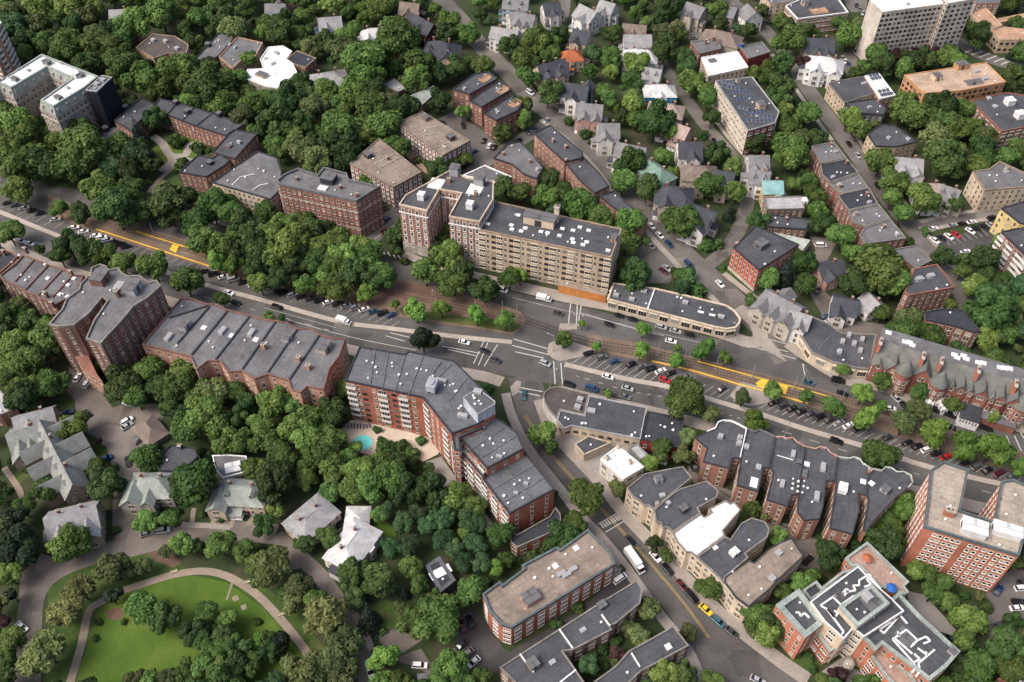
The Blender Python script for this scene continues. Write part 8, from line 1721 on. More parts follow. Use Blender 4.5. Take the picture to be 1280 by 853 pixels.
(-52.9,175.8,5.6,'h',37),
(-47.2,168.4,5.5,'b',37),
(-40.5,172.0,6.3,'b',37),
(-36.0,167.6,5.5,'k',37),
(-54.3,168.8,4.9,'h',37),
(-44.9,179.3,4.3,'b',38),
(-28.7,179.0,2.1,'k',38),
(-29.1,174.8,2.1,'b',38),
(-18.7,165.2,5.5,'h',39),
(-12.4,162.8,4.1,'b',39),
(-88.1,193.3,4.4,'b',36),
(-69.1,208.8,3.8,'k',36),
(-45.8,190.5,3.7,'s',38),
(-39.8,189.6,3.7,'s',38),
(-35.1,186.0,4.0,'s',38),
(-32.7,192.8,2.2,'s',38),
(-43.4,188.1,2.9,'s',38),
(-49.2,198.0,1.9,'s',38),
(-31.4,159.2,4.1,'D',37),
(-35.3,156.1,4.1,'D',37),
(-38.5,147.0,4.0,'D',49),
(-33.3,147.8,4.0,'D',49),
(-27.8,155.3,4.1,'D',39),
(-22.8,150.0,4.0,'D',39),
(-18.7,147.2,3.6,'D',39),
(-12.0,147.8,4.0,'D',39),
(-15.1,141.9,3.9,'D',39),
(-9.2,141.2,3.9,'D',39),
(-14.3,157.6,4.1,'D',39),
(-10.9,155.7,3.4,'D',39),
(-21.8,157.6,4.1,'D',39),
(-26.1,160.4,3.4,'D',39),
(-42.6,161.2,3.4,'D',37),
(-41.7,134.5,5.8,'k',49),
(-49.7,137.0,5.2,'k',49),
(-32.0,140.3,4.2,'b',49),
(-29.0,134.3,3.5,'h',49),
(-33.7,132.9,2.5,'c',49),
(-22.9,121.1,7.1,'b',50),
(-29.9,121.4,5.0,'b',50),
(-19.7,126.6,3.8,'h',50),
(-4.7,140.1,2.9,'l',39),
(-37.5,110.3,4.5,'l',50),
(-56.3,121.6,7.4,'w',48),
(-75.1,139.3,6.1,'w',47),
(-60.7,105.6,6.5,'o',48),
(-54.7,107.9,5.4,'o',48),
(-48.9,104.9,5.4,'o',48),
(-65.8,132.3,4.8,'o',47),
(-67.3,128.6,3.8,'o',47),
(-68.7,115.9,3.6,'e',48),
(-73.4,115.8,3.1,'k',48),
(-81.1,155.3,4.1,'k',46),
(-78.2,161.2,3.4,'h',46),
(-66.1,149.1,3.0,'k',51),
(-69.0,150.0,2.7,'b',47),
(-43.8,159.6,3.4,'b',37),
(-32.3,103.8,3.6,'h',50),
(-21.6,103.8,3.6,'b',50),
(-14.4,104.4,3.6,'b',50),
(-8.5,105.8,3.0,'b',50),
(-156.7,147.4,7.2,'e',43),
(-164.0,157.2,4.7,'e',43),
(-160.8,142.7,3.9,'e',43),
(-141.7,147.0,6.6,'h',43),
(-120.5,156.1,4.1,'h',42),
(-125.8,138.9,5.5,'o',44),
(-121.4,138.9,2.9,'o',44),
(-117.4,141.0,2.9,'o',45),
(-133.4,132.1,5.1,'w',44),
(-135.8,124.0,5.0,'w',44),
(-136.6,111.7,6.6,'w',44),
(-124.0,130.4,3.1,'e',44),
(-112.5,125.9,5.3,'b',45),
(-105.5,122.7,5.0,'k',45),
(-94.4,117.7,4.6,'k',45),
(-92.9,123.8,4.1,'h',45),
(-86.5,122.8,3.4,'b',45),
(-88.7,113.0,3.7,'b',45),
(-81.3,113.4,4.3,'k',45),
(-96.2,109.8,2.4,'b',45),
(-85.5,107.2,4.2,'h',45),
(-109.0,104.5,3.3,'o',45),
(-100.2,104.6,3.0,'o',45),
(-105.7,148.3,4.3,'h',41),
(-93.4,147.2,5.0,'b',46),
(-101.4,147.8,2.7,'k',46),
(-86.0,145.6,4.0,'b',46),
(-112.4,158.0,3.4,'b',41),
(-111.8,146.5,2.3,'o',45),
(-155.3,131.4,2.4,'e',43),
(-76.4,115.1,2.8,'l',48),
(-75.0,117.2,2.5,'l',48),
(-154.5,122.6,2.5,'m',43),
(-149.0,116.5,4.3,'h',44),
(-148.8,110.5,3.6,'b',44),
(46.1,149.3,2.7,'k',54),
(49.6,144.8,2.6,'b',54),
(60.8,132.6,4.2,'b',55),
(75.1,124.2,4.7,'b',56),
(77.9,118.1,3.7,'h',56),
(73.5,120.3,3.1,'b',56),
(41.9,126.0,3.8,'o',55),
(37.8,118.2,3.4,'o',52),
(34.9,120.4,2.8,'o',52),
(52.8,119.1,2.8,'o',55),
(44.3,106.4,4.5,'h',52),
(57.9,103.8,3.6,'h',56),
(31.3,118.3,2.2,'s',52),
(27.4,115.7,2.2,'s',52),
(23.6,113.8,2.2,'s',52),
(34.4,110.6,2.5,'s',52),
(27.7,110.7,1.8,'s',52),
(35.2,142.6,1.5,'s',54),
(31.2,112.9,2.4,'m',52),
(6.7,146.9,2.0,'s',39),
(10.8,148.9,1.7,'s',53),
(2.0,144.7,2.0,'s',39),
(101.1,143.6,4.9,'k',57),
(78.4,121.4,5.0,'k',56),
(76.6,117.8,4.3,'h',56),
(84.1,132.0,3.2,'b',56),
(94.3,137.4,2.9,'h',57),
(123.7,153.0,4.0,'b',58),
(122.5,157.8,3.7,'b',58),
(123.5,148.9,3.3,'h',58),
(127.9,139.4,3.3,'h',59),
(130.4,131.4,3.8,'b',59),
(132.1,138.0,3.2,'b',59),
(135.9,135.3,2.9,'b',59),
(137.5,121.9,5.3,'h',59),
(134.9,116.2,3.7,'h',60),
(134.9,107.3,5.4,'h',60),
(145.4,113.3,5.8,'k',60),
(146.0,107.5,4.8,'b',60),
(129.9,107.2,4.2,'k',60),
(111.3,150.0,2.7,'k',57),
(126.2,160.6,3.1,'b',58),
(85.9,115.0,2.5,'s',56),
(89.3,113.2,1.9,'s',56),
(89.7,109.4,1.8,'s',56),
(103.5,110.4,1.5,'s',56),
(95.0,106.0,3.3,'m',56),
(154.4,124.1,3.2,'s',60),
(148.2,129.6,2.6,'s',59),
(116.3,139.7,1.7,'s',57),
(128.6,164.1,3.3,'k',58),
(125.2,158.6,3.3,'h',58),
(120.6,154.7,3.0,'b',58),
(132.2,167.9,3.1,'h',58),
(-100.1,284.0,6.5,'h',7),
(-90.8,280.2,6.5,'k',7),
(-82.1,280.2,6.5,'b',7),
(-74.0,277.7,6.4,'h',7),
(-65.7,272.8,6.4,'k',7),
(-57.9,270.0,5.5,'k',7),
(-87.8,295.2,7.1,'k',7),
(-74.0,291.3,7.0,'h',7),
(-65.8,288.4,6.1,'h',7),
(-59.8,288.0,5.3,'b',7),
(-77.8,272.9,5.1,'h',7),
(-93.2,272.9,5.1,'k',7),
(-103.4,268.0,5.1,'h',7),
(-132.4,292.6,7.1,'h',6),
(-125.0,289.6,6.1,'b',6),
(-115.6,287.1,6.1,'k',6),
(-107.9,288.7,7.0,'k',6),
(-107.2,282.9,5.2,'k',7),
(-170.3,319.8,6.5,'h',5),
(-160.9,318.0,5.5,'k',5),
(-170.2,181.2,2.2,'s',43),
(-176.6,184.7,2.2,'s',43),
(-151.6,188.4,1.8,'s',42),
(-146.9,184.9,1.6,'s',42),
(-139.2,181.3,1.8,'s',42),
(-126.2,168.6,2.1,'s',42),
(-111.9,167.7,2.5,'s',41),
(-103.5,167.8,2.1,'s',41),
(-108.0,181.2,2.2,'s',41),
(-91.7,183.0,2.2,'s',35),
(-119.7,162.4,2.1,'s',41),
(-113.0,163.3,1.7,'s',41),
(-104.4,162.5,1.7,'s',41),
(-97.1,160.9,1.7,'s',46),
(-131.8,156.2,1.7,'s',42),
(-138.0,158.5,1.7,'s',42),
(-91.1,116.0,4.0,'b',45),
(-85.8,116.8,3.7,'k',45),
(-80.0,107.2,4.2,'k',45),
(-90.7,108.6,3.6,'b',45),
(-76.3,108.6,3.6,'b',48),
(-95.1,106.3,3.3,'b',45),
(-105.6,104.9,3.0,'h',45),
(-71.7,113.1,3.4,'k',48),
(-127.5,124.4,1.4,'s',44),
(-119.9,124.4,1.3,'s',44),
(-127.1,119.1,1.4,'s',44),
(-78.5,124.4,1.6,'s',47),
(-132.1,394.7,7.6,'h',1),
(-184.1,472.1,5.9,'b',1),
(-165.8,412.4,7.6,'b',1),
(-154.5,490.3,6.1,'k',1),
(-177.1,481.2,7.6,'b',1),
(-245.1,460.7,7.8,'h',0),
(-265.3,447.4,6.2,'b',0),
(-54.4,507.5,7.1,'k',11),
(-154.7,467.5,9.1,'o',1),
(-70.3,382.4,9.4,'b',3),
(-139.6,507.0,6.2,'b',2),
(-75.7,416.1,9.2,'h',2),
(-64.3,187.5,6.1,'b',36),
(-173.0,492.7,5.6,'k',1),
(-109.1,208.7,6.5,'o',35),
(-94.2,405.4,7.6,'b',3),
(-259.0,473.3,5.9,'k',0),
(-194.9,507.3,7.8,'o',1),
(-103.9,498.6,7.7,'h',2),
(-224.0,467.6,6.9,'k',0),
(-77.5,453.6,5.6,'h',2),
(-49.1,428.6,9.1,'b',11),
(-189.8,225.3,5.9,'h',33),
(-214.5,457.7,7.5,'b',1),
(-259.0,456.8,6.5,'b',0),
(-178.0,206.4,6.2,'k',33),
(-154.2,503.0,7.6,'b',1),
(-105.8,369.2,6.0,'h',3),
(-133.5,385.0,7.2,'o',5),
(-92.6,359.2,6.2,'k',3),
(201.9,346.8,9.3,'k',25),
(-257.7,482.4,6.9,'h',0),
(204.6,367.6,7.7,'o',19),
(-186.8,344.6,6.4,'D',5),
(-72.3,187.2,5.9,'h',36),
(-135.5,407.9,6.0,'b',1),
(-244.3,487.8,6.9,'o',0),
(-252.4,452.8,5.6,'k',0),
(-170.0,503.5,6.7,'b',1),
(-113.6,396.0,9.0,'k',3),
(-250.5,382.4,8.1,'b',4),
(-273.6,494.1,9.4,'h',0),
(-117.8,200.6,4.6,'D',35),
(-179.9,410.3,7.6,'h',1),
(-101.4,508.1,9.1,'k',2),
(-205.3,493.4,7.2,'b',1),
(-72.4,441.7,8.1,'b',2),
(-58.4,462.2,8.2,'b',2),
(-203.5,426.4,9.1,'k',1),
(-232.8,455.8,7.1,'b',0),
(-86.2,498.0,5.8,'h',2),
(-223.6,352.7,6.7,'h',4),
(-91.9,445.2,9.0,'o',2),
(-279.2,458.4,6.3,'k',0),
(-242.0,447.9,9.3,'b',0),
(-183.7,510.2,5.6,'k',1),
(-200.0,243.2,5.2,'k',33),
(-67.4,462.2,5.6,'k',2),
(-242.6,496.3,5.8,'h',0),
(-84.6,512.0,6.6,'h',2),
(-64.5,200.0,6.0,'k',36),
(-105.5,404.5,6.6,'b',3),
(-125.3,403.0,6.2,'b',3),
(-190.3,232.9,6.3,'h',33),
(-124.6,508.1,9.4,'h',2),
(38.9,303.9,6.9,'b',10),
(217.6,346.6,6.3,'h',25),
(-153.5,398.3,7.2,'k',1),
(-295.8,499.6,6.8,'h',0),
(-87.4,187.6,5.3,'b',36),
(-82.3,404.0,7.9,'h',3),
(-240.4,372.5,9.4,'h',4),
(-267.3,503.4,7.9,'D',0),
(-75.6,509.8,8.4,'k',2),
(-49.9,418.6,8.1,'h',11),
(-72.3,369.9,7.9,'h',3),
(-92.1,348.9,7.3,'o',3),
(-270.0,462.5,6.0,'b',0),
(-280.8,471.1,8.8,'D',0),
(-129.2,464.4,8.3,'k',2),
(-115.5,375.0,9.5,'k',3),
(-109.3,415.4,6.8,'k',3),
(-177.8,229.3,4.9,'k',33),
(-162.6,401.9,6.4,'h',1),
(-164.6,148.3,6.4,'o',43),
(-73.5,501.4,7.2,'h',2),
(-211.7,352.0,5.9,'k',4),
(-93.2,503.1,6.3,'o',2),
(-92.4,515.2,6.8,'h',2),
(205.6,360.2,5.6,'b',19),
(-229.5,513.5,6.0,'h',1),
(-255.5,493.3,9.1,'h',0),
(-71.7,405.7,7.9,'k',3),
(-155.6,324.7,6.6,'o',5),
(-132.6,313.4,7.9,'b',6),
(-250.8,503.0,7.9,'h',0),
(-83.7,379.1,8.6,'h',3),
(-177.9,353.8,7.3,'D',5),
(-39.5,179.1,4.4,'k',38),
(-124.0,210.5,7.0,'b',34),
(-85.8,395.4,6.9,'b',3),
(-158.2,137.4,4.4,'h',43),
(-78.5,350.2,7.4,'k',3),
(-82.0,448.7,6.3,'b',2),
(-124.1,310.3,6.2,'b',6),
(-145.3,394.6,8.2,'h',1),
(-298.4,514.3,6.7,'h',0),
(-140.2,479.3,5.8,'b',2),
(224.7,350.2,6.0,'b',19),
(-179.4,236.7,7.5,'b',33),
(-184.7,503.2,6.2,'h',1),
(-144.5,515.0,5.9,'b',2),
(-259.4,389.0,7.3,'h',4),
(118.2,147.0,6.5,'k',57),
(-267.3,455.4,7.2,'k',0),
(-277.6,507.0,7.3,'k',0),
(-124.5,203.3,4.6,'b',34),
(-104.2,457.0,6.0,'k',2),
(-79.9,181.4,5.5,'b',36),
(-131.7,213.2,4.9,'k',34),
(-236.9,511.7,6.1,'k',0),
(-301.1,506.4,6.4,'h',0),
(47.6,98.8,4.9,'h',52),
(-143.6,421.9,5.9,'b',1),
(21.5,444.9,6.0,'h',12),
(-142.6,177.0,4.1,'b',42),
(91.4,99.6,4.5,'D',56),
(-101.2,210.5,4.5,'b',35),
(-175.7,515.8,6.1,'D',1),
(203.0,271.5,4.1,'b',26),
(254.2,369.7,5.9,'b',19),
(163.4,471.1,5.8,'k',17),
(-93.0,463.0,6.1,'h',2),
(-4.1,150.6,4.6,'b',39),
(-120.8,469.3,5.4,'b',2),
(106.2,271.1,4.9,'h',22),
(-214.3,267.2,5.4,'b',31),
(-189.4,245.1,4.6,'k',31),
(239.2,494.3,4.0,'D',18),
(-54.4,99.1,4.0,'b',48),
(243.4,354.1,5.1,'b',19),
(-148.3,523.0,5.0,'o',2),
(-98.1,522.0,5.4,'b',2),
(-32.2,290.1,4.0,'k',8),
(-37.5,102.5,3.9,'h',48),
(-37.4,426.5,5.5,'k',11),
(-89.3,475.6,4.8,'h',2),
(123.3,101.3,4.6,'h',60),
(-129.8,98.9,4.6,'b',44),
(192.1,208.1,5.3,'k',30),
(212.4,358.7,4.0,'b',19),
(74.2,520.4,4.4,'b',15),
(201.7,401.8,5.6,'h',19),
(-111.6,358.0,4.6,'b',3),
(197.0,255.4,4.4,'k',26),
(202.4,239.9,5.6,'D',26),
(-11.9,485.1,4.0,'D',11),
(-121.8,99.7,4.7,'k',44),
(136.8,379.6,6.4,'b',20),
(-188.1,521.1,5.4,'k',1),
(-90.7,99.6,4.6,'k',45),
(93.8,442.3,5.4,'k',14),
(198.9,265.9,4.5,'k',26),
(-121.0,517.7,5.0,'h',2),
(299.7,501.7,5.5,'c',18),
(-60.8,212.7,4.4,'b',36),
(-209.0,257.8,6.5,'D',31),
(-179.0,213.9,4.3,'b',33),
(198.1,281.4,6.4,'k',26),
(-221.0,506.8,7.0,'b',1),
(157.0,246.2,5.8,'o',24),
(-208.6,370.2,7.4,'k',4),
(-27.3,98.9,5.2,'b',50),
(51.2,447.5,4.3,'h',15),
(62.1,386.6,4.6,'h',13),
(-140.3,469.8,5.1,'h',1),
(-175.8,440.3,4.6,'h',1),
(-128.7,477.2,7.6,'k',2),
(-36.1,465.2,6.6,'k',11),
(198.0,433.4,6.8,'k',18),
(87.4,502.2,4.2,'k',15),
(-114.1,522.1,5.4,'b',2),
(132.6,363.2,4.4,'b',20),
(187.8,479.6,5.4,'b',17),
(19.8,315.5,5.2,'D',10),
(-76.7,490.8,7.9,'b',2),
(184.3,430.7,4.4,'b',18),
(196.8,272.2,4.4,'k',26),
(49.8,404.2,5.2,'b',13),
(-254.4,464.0,5.1,'k',0),
(-248.4,408.1,6.5,'b',0),
(-256.1,397.9,4.9,'h',4),
(-151.5,426.8,4.7,'h',1),
(-149.3,100.9,6.6,'b',44),
(-188.4,490.8,7.7,'h',1),
(297.6,513.9,6.2,'h',18),
(-159.9,511.8,5.9,'h',1),
(-156.7,194.4,5.3,'h',33),
(-54.2,360.3,6.6,'b',3),
(-26.6,301.5,4.4,'h',8),
(230.5,369.2,5.7,'o',19),
(22.4,462.3,4.6,'h',12),
(136.6,315.8,4.9,'h',20),
(-85.3,487.4,4.9,'h',2),
(47.6,411.8,5.0,'h',13),
(67.1,509.8,6.2,'b',15),
(-111.6,451.9,5.6,'o',2),
(-68.4,98.5,6.7,'D',48),
(-13.0,131.0,5.2,'b',50),
(-15.5,435.0,5.7,'b',11),
(-160.9,430.9,6.3,'k',1),
(222.8,483.1,4.4,'h',18),
(-19.8,507.1,4.4,'h',11),
(184.0,226.7,4.9,'b',26),
(93.7,479.0,4.6,'o',16),
(20.1,155.8,4.3,'b',53),
(-7.8,517.4,6.6,'b',11),
(-145.9,324.1,4.7,'k',6),
(212.6,487.4,4.6,'b',18),
(299.2,482.0,5.9,'b',18),
(210.3,252.9,4.4,'h',26),
(269.1,416.3,5.7,'h',19),
(-11.3,506.9,4.6,'b',11),
(-234.0,382.2,5.0,'k',4),
(-62.1,432.5,4.7,'k',2),
(196.7,224.8,5.8,'k',26),
(88.8,510.9,6.1,'o',15),
(97.9,316.9,4.0,'c',22),
(153.6,116.1,3.9,'o',60),
(286.2,451.9,5.3,'b',18),
(-104.2,466.5,4.6,'k',2),
(-108.9,312.1,5.7,'b',6),
(113.9,274.1,5.9,'c',24),
(135.3,424.0,4.7,'b',17),
(122.5,512.9,3.9,'h',16),
(62.4,190.1,4.2,'o',61),
(-174.6,166.5,4.1,'h',43),
(-201.2,250.7,5.4,'b',31),
(-78.4,300.0,4.8,'k',7),
(144.8,522.9,3.9,'b',16),
(-126.4,179.8,5.5,'h',42),
(102.6,413.9,4.5,'b',14),
(-103.9,380.4,6.4,'k',3),
(101.8,520.4,5.0,'h',16),
(26.6,468.3,5.6,'k',12),
(-249.9,358.3,5.9,'D',4),
(149.3,368.1,5.7,'k',20),
(-209.8,509.7,4.8,'o',1),
(83.3,486.9,4.4,'k',15),
(17.1,336.5,5.0,'k',10),
(235.2,353.6,5.7,'b',19),
(4.9,442.0,6.6,'b',12),
(242.7,363.1,4.8,'h',19),
(-4.5,328.2,5.8,'k',10),
(77.4,506.5,3.9,'h',15),
(-205.3,522.5,5.0,'h',1),
(84.9,469.3,6.3,'o',14),
(52.2,516.5,6.2,'b',15),
(22.4,108.8,3.9,'D',52),
(189.4,437.1,4.1,'h',18),
(129.5,429.9,4.4,'h',17),
(259.2,497.6,5.1,'D',18),
(51.8,184.8,4.7,'b',61),
(-82.0,99.6,6.6,'b',45),
(281.5,437.4,6.0,'b',18),
(-63.0,516.9,6.5,'k',2),
(-5.0,100.9,4.1,'c',50),
(65.3,519.0,6.4,'k',15),
(120.3,519.4,5.3,'D',16),
(16.2,149.8,5.6,'k',53),
(137.0,392.1,5.5,'h',17),
(259.4,486.0,4.3,'h',18),
(-265.1,514.9,6.7,'k',0),
(-173.7,159.7,3.9,'b',43),
(102.2,102.0,4.5,'b',56),
(50.2,105.9,3.9,'k',55),
(306.7,512.4,5.5,'k',18),
(-88.2,177.2,4.6,'h',35),
(-43.5,123.4,5.0,'c',49),
(144.6,287.4,4.3,'h',24),
(-65.2,472.5,7.7,'b',2),
(62.4,408.4,4.6,'D',13),
(234.8,482.7,5.9,'h',18),
(277.4,454.4,4.2,'c',18),
(204.0,255.4,4.8,'h',26),
(137.1,434.4,4.4,'b',17),
(118.5,480.6,4.9,'k',16),
(-94.8,495.2,5.0,'b',2),
(128.4,477.6,4.0,'D',16),
(135.3,400.7,6.6,'k',17),
(226.3,393.9,6.5,'b',19),
(240.6,453.1,4.5,'b',18),
(-158.5,126.2,4.5,'o',43),
(170.4,229.9,4.8,'k',26),
(-221.3,366.6,5.7,'b',4),
(-193.6,250.6,4.0,'b',31),
(-56.3,181.8,4.0,'b',37),
(-18.6,108.9,4.6,'h',50),
(-204.8,403.3,5.2,'h',5),
(142.1,371.6,4.6,'o',20),
(-167.9,471.3,4.8,'b',1),
(207.5,264.7,6.3,'D',26),
(2.7,518.5,6.1,'b',11),
(-314.4,518.9,4.9,'b',0),
(208.3,430.5,6.7,'h',18),
(133.9,473.6,5.0,'k',16),
(-233.8,468.3,6.0,'o',0),
(-47.7,301.9,5.1,'k',8),
(246.0,345.7,6.3,'h',19),
(52.9,429.8,4.6,'h',13),
(167.1,518.4,4.5,'k',17),
(-65.0,319.6,4.9,'o',7),
(-56.3,437.4,5.6,'k',2),
(-50.2,114.3,5.5,'o',48),
(-34.3,344.1,6.4,'k',8),
(130.2,334.9,4.5,'b',20),
(137.0,99.4,4.2,'h',60),
(162.6,237.0,5.7,'b',26),
(196.6,443.5,6.8,'b',18),
(259.7,413.6,5.9,'k',19),
(-168.9,349.1,4.7,'k',5),
(154.2,485.7,4.1,'b',17),
(-17.9,492.9,4.1,'k',11),
(-70.3,173.2,4.0,'h',36),
(252.3,490.0,4.5,'h',18),
(198.1,483.1,4.1,'o',18),
(-179.5,363.2,4.7,'k',5),
(-112.5,494.7,5.4,'b',2),
(-119.3,484.2,6.5,'h',2),
(-155.4,226.8,4.1,'b',34),
(292.3,505.5,6.2,'h',18),
(-199.3,228.1,3.9,'h',33),
(-27.3,167.7,6.0,'k',39),
(-155.7,116.1,4.5,'D',43),
(59.8,183.3,3.9,'o',61),
(130.1,100.4,5.1,'k',60),
(-198.4,518.5,5.3,'b',1),
(-201.1,362.0,5.3,'h',4),
(-23.5,441.4,4.3,'h',11),
(69.5,266.3,4.2,'D',23),
(-228.0,436.1,7.2,'b',0),
(150.3,238.2,6.7,'b',29),
(38.8,514.8,4.2,'k',15),
(71.9,354.9,4.9,'h',21),
(212.1,479.7,4.0,'c',18),
(90.4,134.5,4.1,'h',56),
(-249.7,478.5,5.7,'k',0),
(276.5,422.7,5.1,'h',19),
(-288.0,454.0,6.9,'h',0),
(-221.1,285.9,5.4,'k',31),
(43.8,448.2,5.4,'D',15),
(-94.2,368.1,5.0,'k',3),
(-176.7,384.2,5.9,'k',5),
(-92.3,308.2,4.8,'h',7),
(-61.4,168.8,4.2,'b',51),
(108.4,306.8,5.2,'k',22),
(218.3,397.3,4.9,'D',19),
(-197.2,436.7,5.0,'D',1),
(81.8,521.5,4.3,'h',15),
(168.3,150.0,4.9,'k',30),
(289.0,480.3,5.3,'b',18),
(-264.3,396.3,5.0,'k',4),
(-245.9,425.8,4.6,'k',0),
(189.1,521.2,5.8,'h',17),
(-126.8,377.8,4.1,'b',3),
(-58.5,426.5,2.6,'o',2),
(163.6,277.0,2.9,'b',24),
(158.6,142.6,3.3,'h',59),
(129.8,373.2,3.5,'h',20),
(-86.6,436.2,4.1,'b',2),
(-229.8,477.7,4.2,'h',0),
(134.8,127.7,3.7,'b',59),
(-75.0,176.2,2.5,'b',36),
(133.9,369.4,2.8,'h',20),
(-166.2,139.3,2.9,'h',43),
(-186.8,192.2,3.7,'b',33),
(-29.5,320.4,2.8,'b',8),
(75.6,500.8,3.5,'k',15),
(-103.8,100.6,3.2,'h',45),
(-1.7,524.6,3.5,'h',11),
(152.9,108.8,2.7,'b',60),
(221.4,355.8,2.9,'b',19),
(139.3,111.4,2.7,'h',60),
(-49.9,290.5,2.9,'k',8),
(-238.1,480.4,2.5,'h',0),
(-220.4,476.5,3.8,'h',1),
(47.8,280.4,3.9,'k',23),
(-193.6,239.4,3.6,'o',33),
(307.8,498.6,2.5,'o',18),
(-225.4,525.4,2.8,'k',1),
(114.6,515.8,4.0,'k',16),
(12.4,442.8,3.9,'b',12),
(-45.2,500.2,4.2,'h',11),
(-82.2,141.6,3.2,'b',46),
(-63.7,327.3,2.7,'o',7),
(-243.9,417.6,3.2,'h',0),
(139.3,363.6,3.4,'h',20),
(-157.6,527.6,2.7,'b',1),
(-96.9,379.4,3.1,'h',3),
(195.5,518.4,3.9,'k',17),
(-146.7,255.8,3.7,'h',32),
(-208.3,417.3,4.0,'h',1),
(-218.2,271.5,2.6,'h',31),
(52.5,457.0,2.6,'b',15),
(257.6,505.2,2.6,'b',18),
(262.6,480.4,2.8,'b',18),
(-48.8,129.6,3.5,'k',49),
(-254.9,517.7,3.9,'k',0),
(206.9,484.9,2.8,'b',18),
(170.5,471.6,3.6,'b',17),
(-278.5,485.0,2.9,'k',0),
(211.1,352.2,3.3,'h',25),
(-172.6,407.4,3.0,'b',1),
(-27.0,351.5,3.5,'b',8),
(-163.3,176.5,3.0,'b',42),
(52.4,476.3,3.0,'k',15),
(-102.3,327.3,2.7,'h',7),
(215.8,364.2,3.4,'h',19),
(54.6,389.1,4.0,'k',13),
(140.0,418.7,3.2,'k',17),
(-157.1,421.7,3.2,'k',1),
(-98.3,329.1,3.5,'h',7),
(-275.5,519.3,2.5,'k',0),
(-82.7,307.4,2.9,'k',7),
(160.6,273.7,3.2,'k',24),
(-197.2,399.4,3.3,'k',5),
(-198.4,257.0,4.1,'o',31),
(-116.1,384.5,3.2,'h',3),
(155.9,493.1,3.1,'h',17),
(90.9,104.5,2.6,'h',56),
(-23.9,131.0,2.5,'b',50),
(-154.3,433.0,2.7,'b',1),
(199.6,247.7,3.7,'o',26),
(-93.3,455.5,3.4,'k',2),
(-287.2,446.6,2.6,'b',0),
(-33.9,322.0,2.9,'o',8),
(-296.3,526.7,3.0,'h',0),
(-52.8,445.2,3.0,'h',11),
(-155.6,518.6,4.2,'h',1),
(203.5,480.7,3.5,'h',18),
(-22.4,355.5,3.9,'b',10),
(47.7,179.9,3.5,'h',53),
(211.2,295.9,3.8,'h',26),
(-1.6,143.3,2.6,'b',39),
(177.6,257.8,2.9,'h',26),
(95.2,470.5,4.0,'b',14),
(234.9,450.7,2.8,'h',18),
(-203.8,502.3,2.9,'h',1),
(-30.2,296.7,3.5,'b',8),
(86.8,151.2,3.4,'h',57),
(-167.3,433.6,3.5,'k',1),
(126.4,366.4,3.1,'k',20),
(80.4,162.1,3.2,'h',62),
(-53.5,301.8,2.6,'k',8),
(253.0,502.8,3.0,'b',18),
(200.8,231.9,2.6,'o',26),
(13.4,330.9,3.4,'b',10),
(-223.9,395.0,3.3,'k',4),
(-271.0,511.0,2.9,'h',0),
(282.5,458.4,3.4,'b',18),
(211.5,345.4,2.6,'b',25),
(-55.9,186.8,3.0,'h',38),
(-229.9,376.8,4.0,'b',4),
(-261.5,467.5,3.0,'b',0),
(-289.0,479.3,3.8,'b',0),
(-213.8,524.9,4.0,'h',1),
(53.0,399.2,2.8,'b',13),
(-116.7,476.8,2.9,'b',2),
(-34.9,525.7,3.5,'k',11),
(-41.5,439.5,3.6,'b',11),
(-59.7,129.0,3.8,'b',48),
(-15.4,153.1,2.5,'b',39),
(-51.8,296.9,2.6,'k',8),
(-178.9,179.0,3.1,'o',43),
(66.5,526.0,2.8,'b',15),
(11.1,519.8,3.9,'k',11),
(-184.7,214.4,3.7,'b',33),
(-250.0,415.7,3.3,'b',0),
(-286.2,519.9,2.6,'b',0),
(-165.1,515.9,2.8,'b',1),
(-184.6,248.8,2.9,'k',31),
(143.0,404.3,3.0,'k',17),
(180.3,525.3,3.1,'b',17),
(-216.9,358.8,2.7,'o',4),
(170.0,477.9,3.4,'k',17),
(-243.2,520.7,2.7,'k',0),
(-266.9,405.8,4.0,'h',0),
(-115.2,465.1,3.5,'k',2),
(-174.8,337.4,2.8,'k',5),
(-118.8,314.3,3.0,'k',6),
(-34.7,180.5,2.5,'k',38),
(158.3,480.3,4.0,'k',17),
(-140.5,321.7,3.6,'o',6),
(-306.9,513.8,2.6,'h',0),
(-80.0,198.8,3.0,'b',36),
(-129.3,218.8,2.6,'k',34),
(161.9,253.2,2.5,'k',24),
(-110.1,429.0,2.8,'b',2),
(174.5,522.9,3.1,'k',17),
(-269.4,521.2,3.4,'k',0),
(103.6,526.8,2.9,'h',16),
(-30.2,437.8,2.8,'h',11),
(-92.8,375.7,3.5,'b',3),
(-59.8,150.7,3.9,'b',51),
(171.4,296.0,2.7,'b',24),
(-201.4,368.9,2.8,'k',4),
(-95.9,398.3,2.7,'b',3),
(226.1,449.3,3.7,'o',18),
(-119.0,460.1,3.5,'k',2),
(-281.3,516.0,3.3,'h',0),
(136.8,343.6,3.0,'k',20),
(-212.6,429.8,3.7,'h',1),
(-233.9,388.9,2.8,'b',4),
(38.9,101.9,2.9,'k',52),
(234.9,401.5,2.7,'h',19),
(-94.8,192.3,2.9,'h',35),
(-229.6,392.3,3.2,'h',4),
(-41.9,491.9,3.2,'o',11),
(-197.6,221.8,2.7,'h',33),
(-241.6,516.6,2.5,'h',0),
(-280.8,451.3,2.6,'b',0),
(17.3,525.8,3.0,'k',15),
(218.1,291.5,1.7,'s',26),
(87.6,532.9,1.8,'s',15),
(-82.1,137.7,1.8,'s',47),
(147.1,280.8,2.5,'s',24),
(-179.8,172.2,1.6,'s',43),
(-221.3,532.9,1.4,'s',1),
(-249.3,367.8,2.1,'s',4),
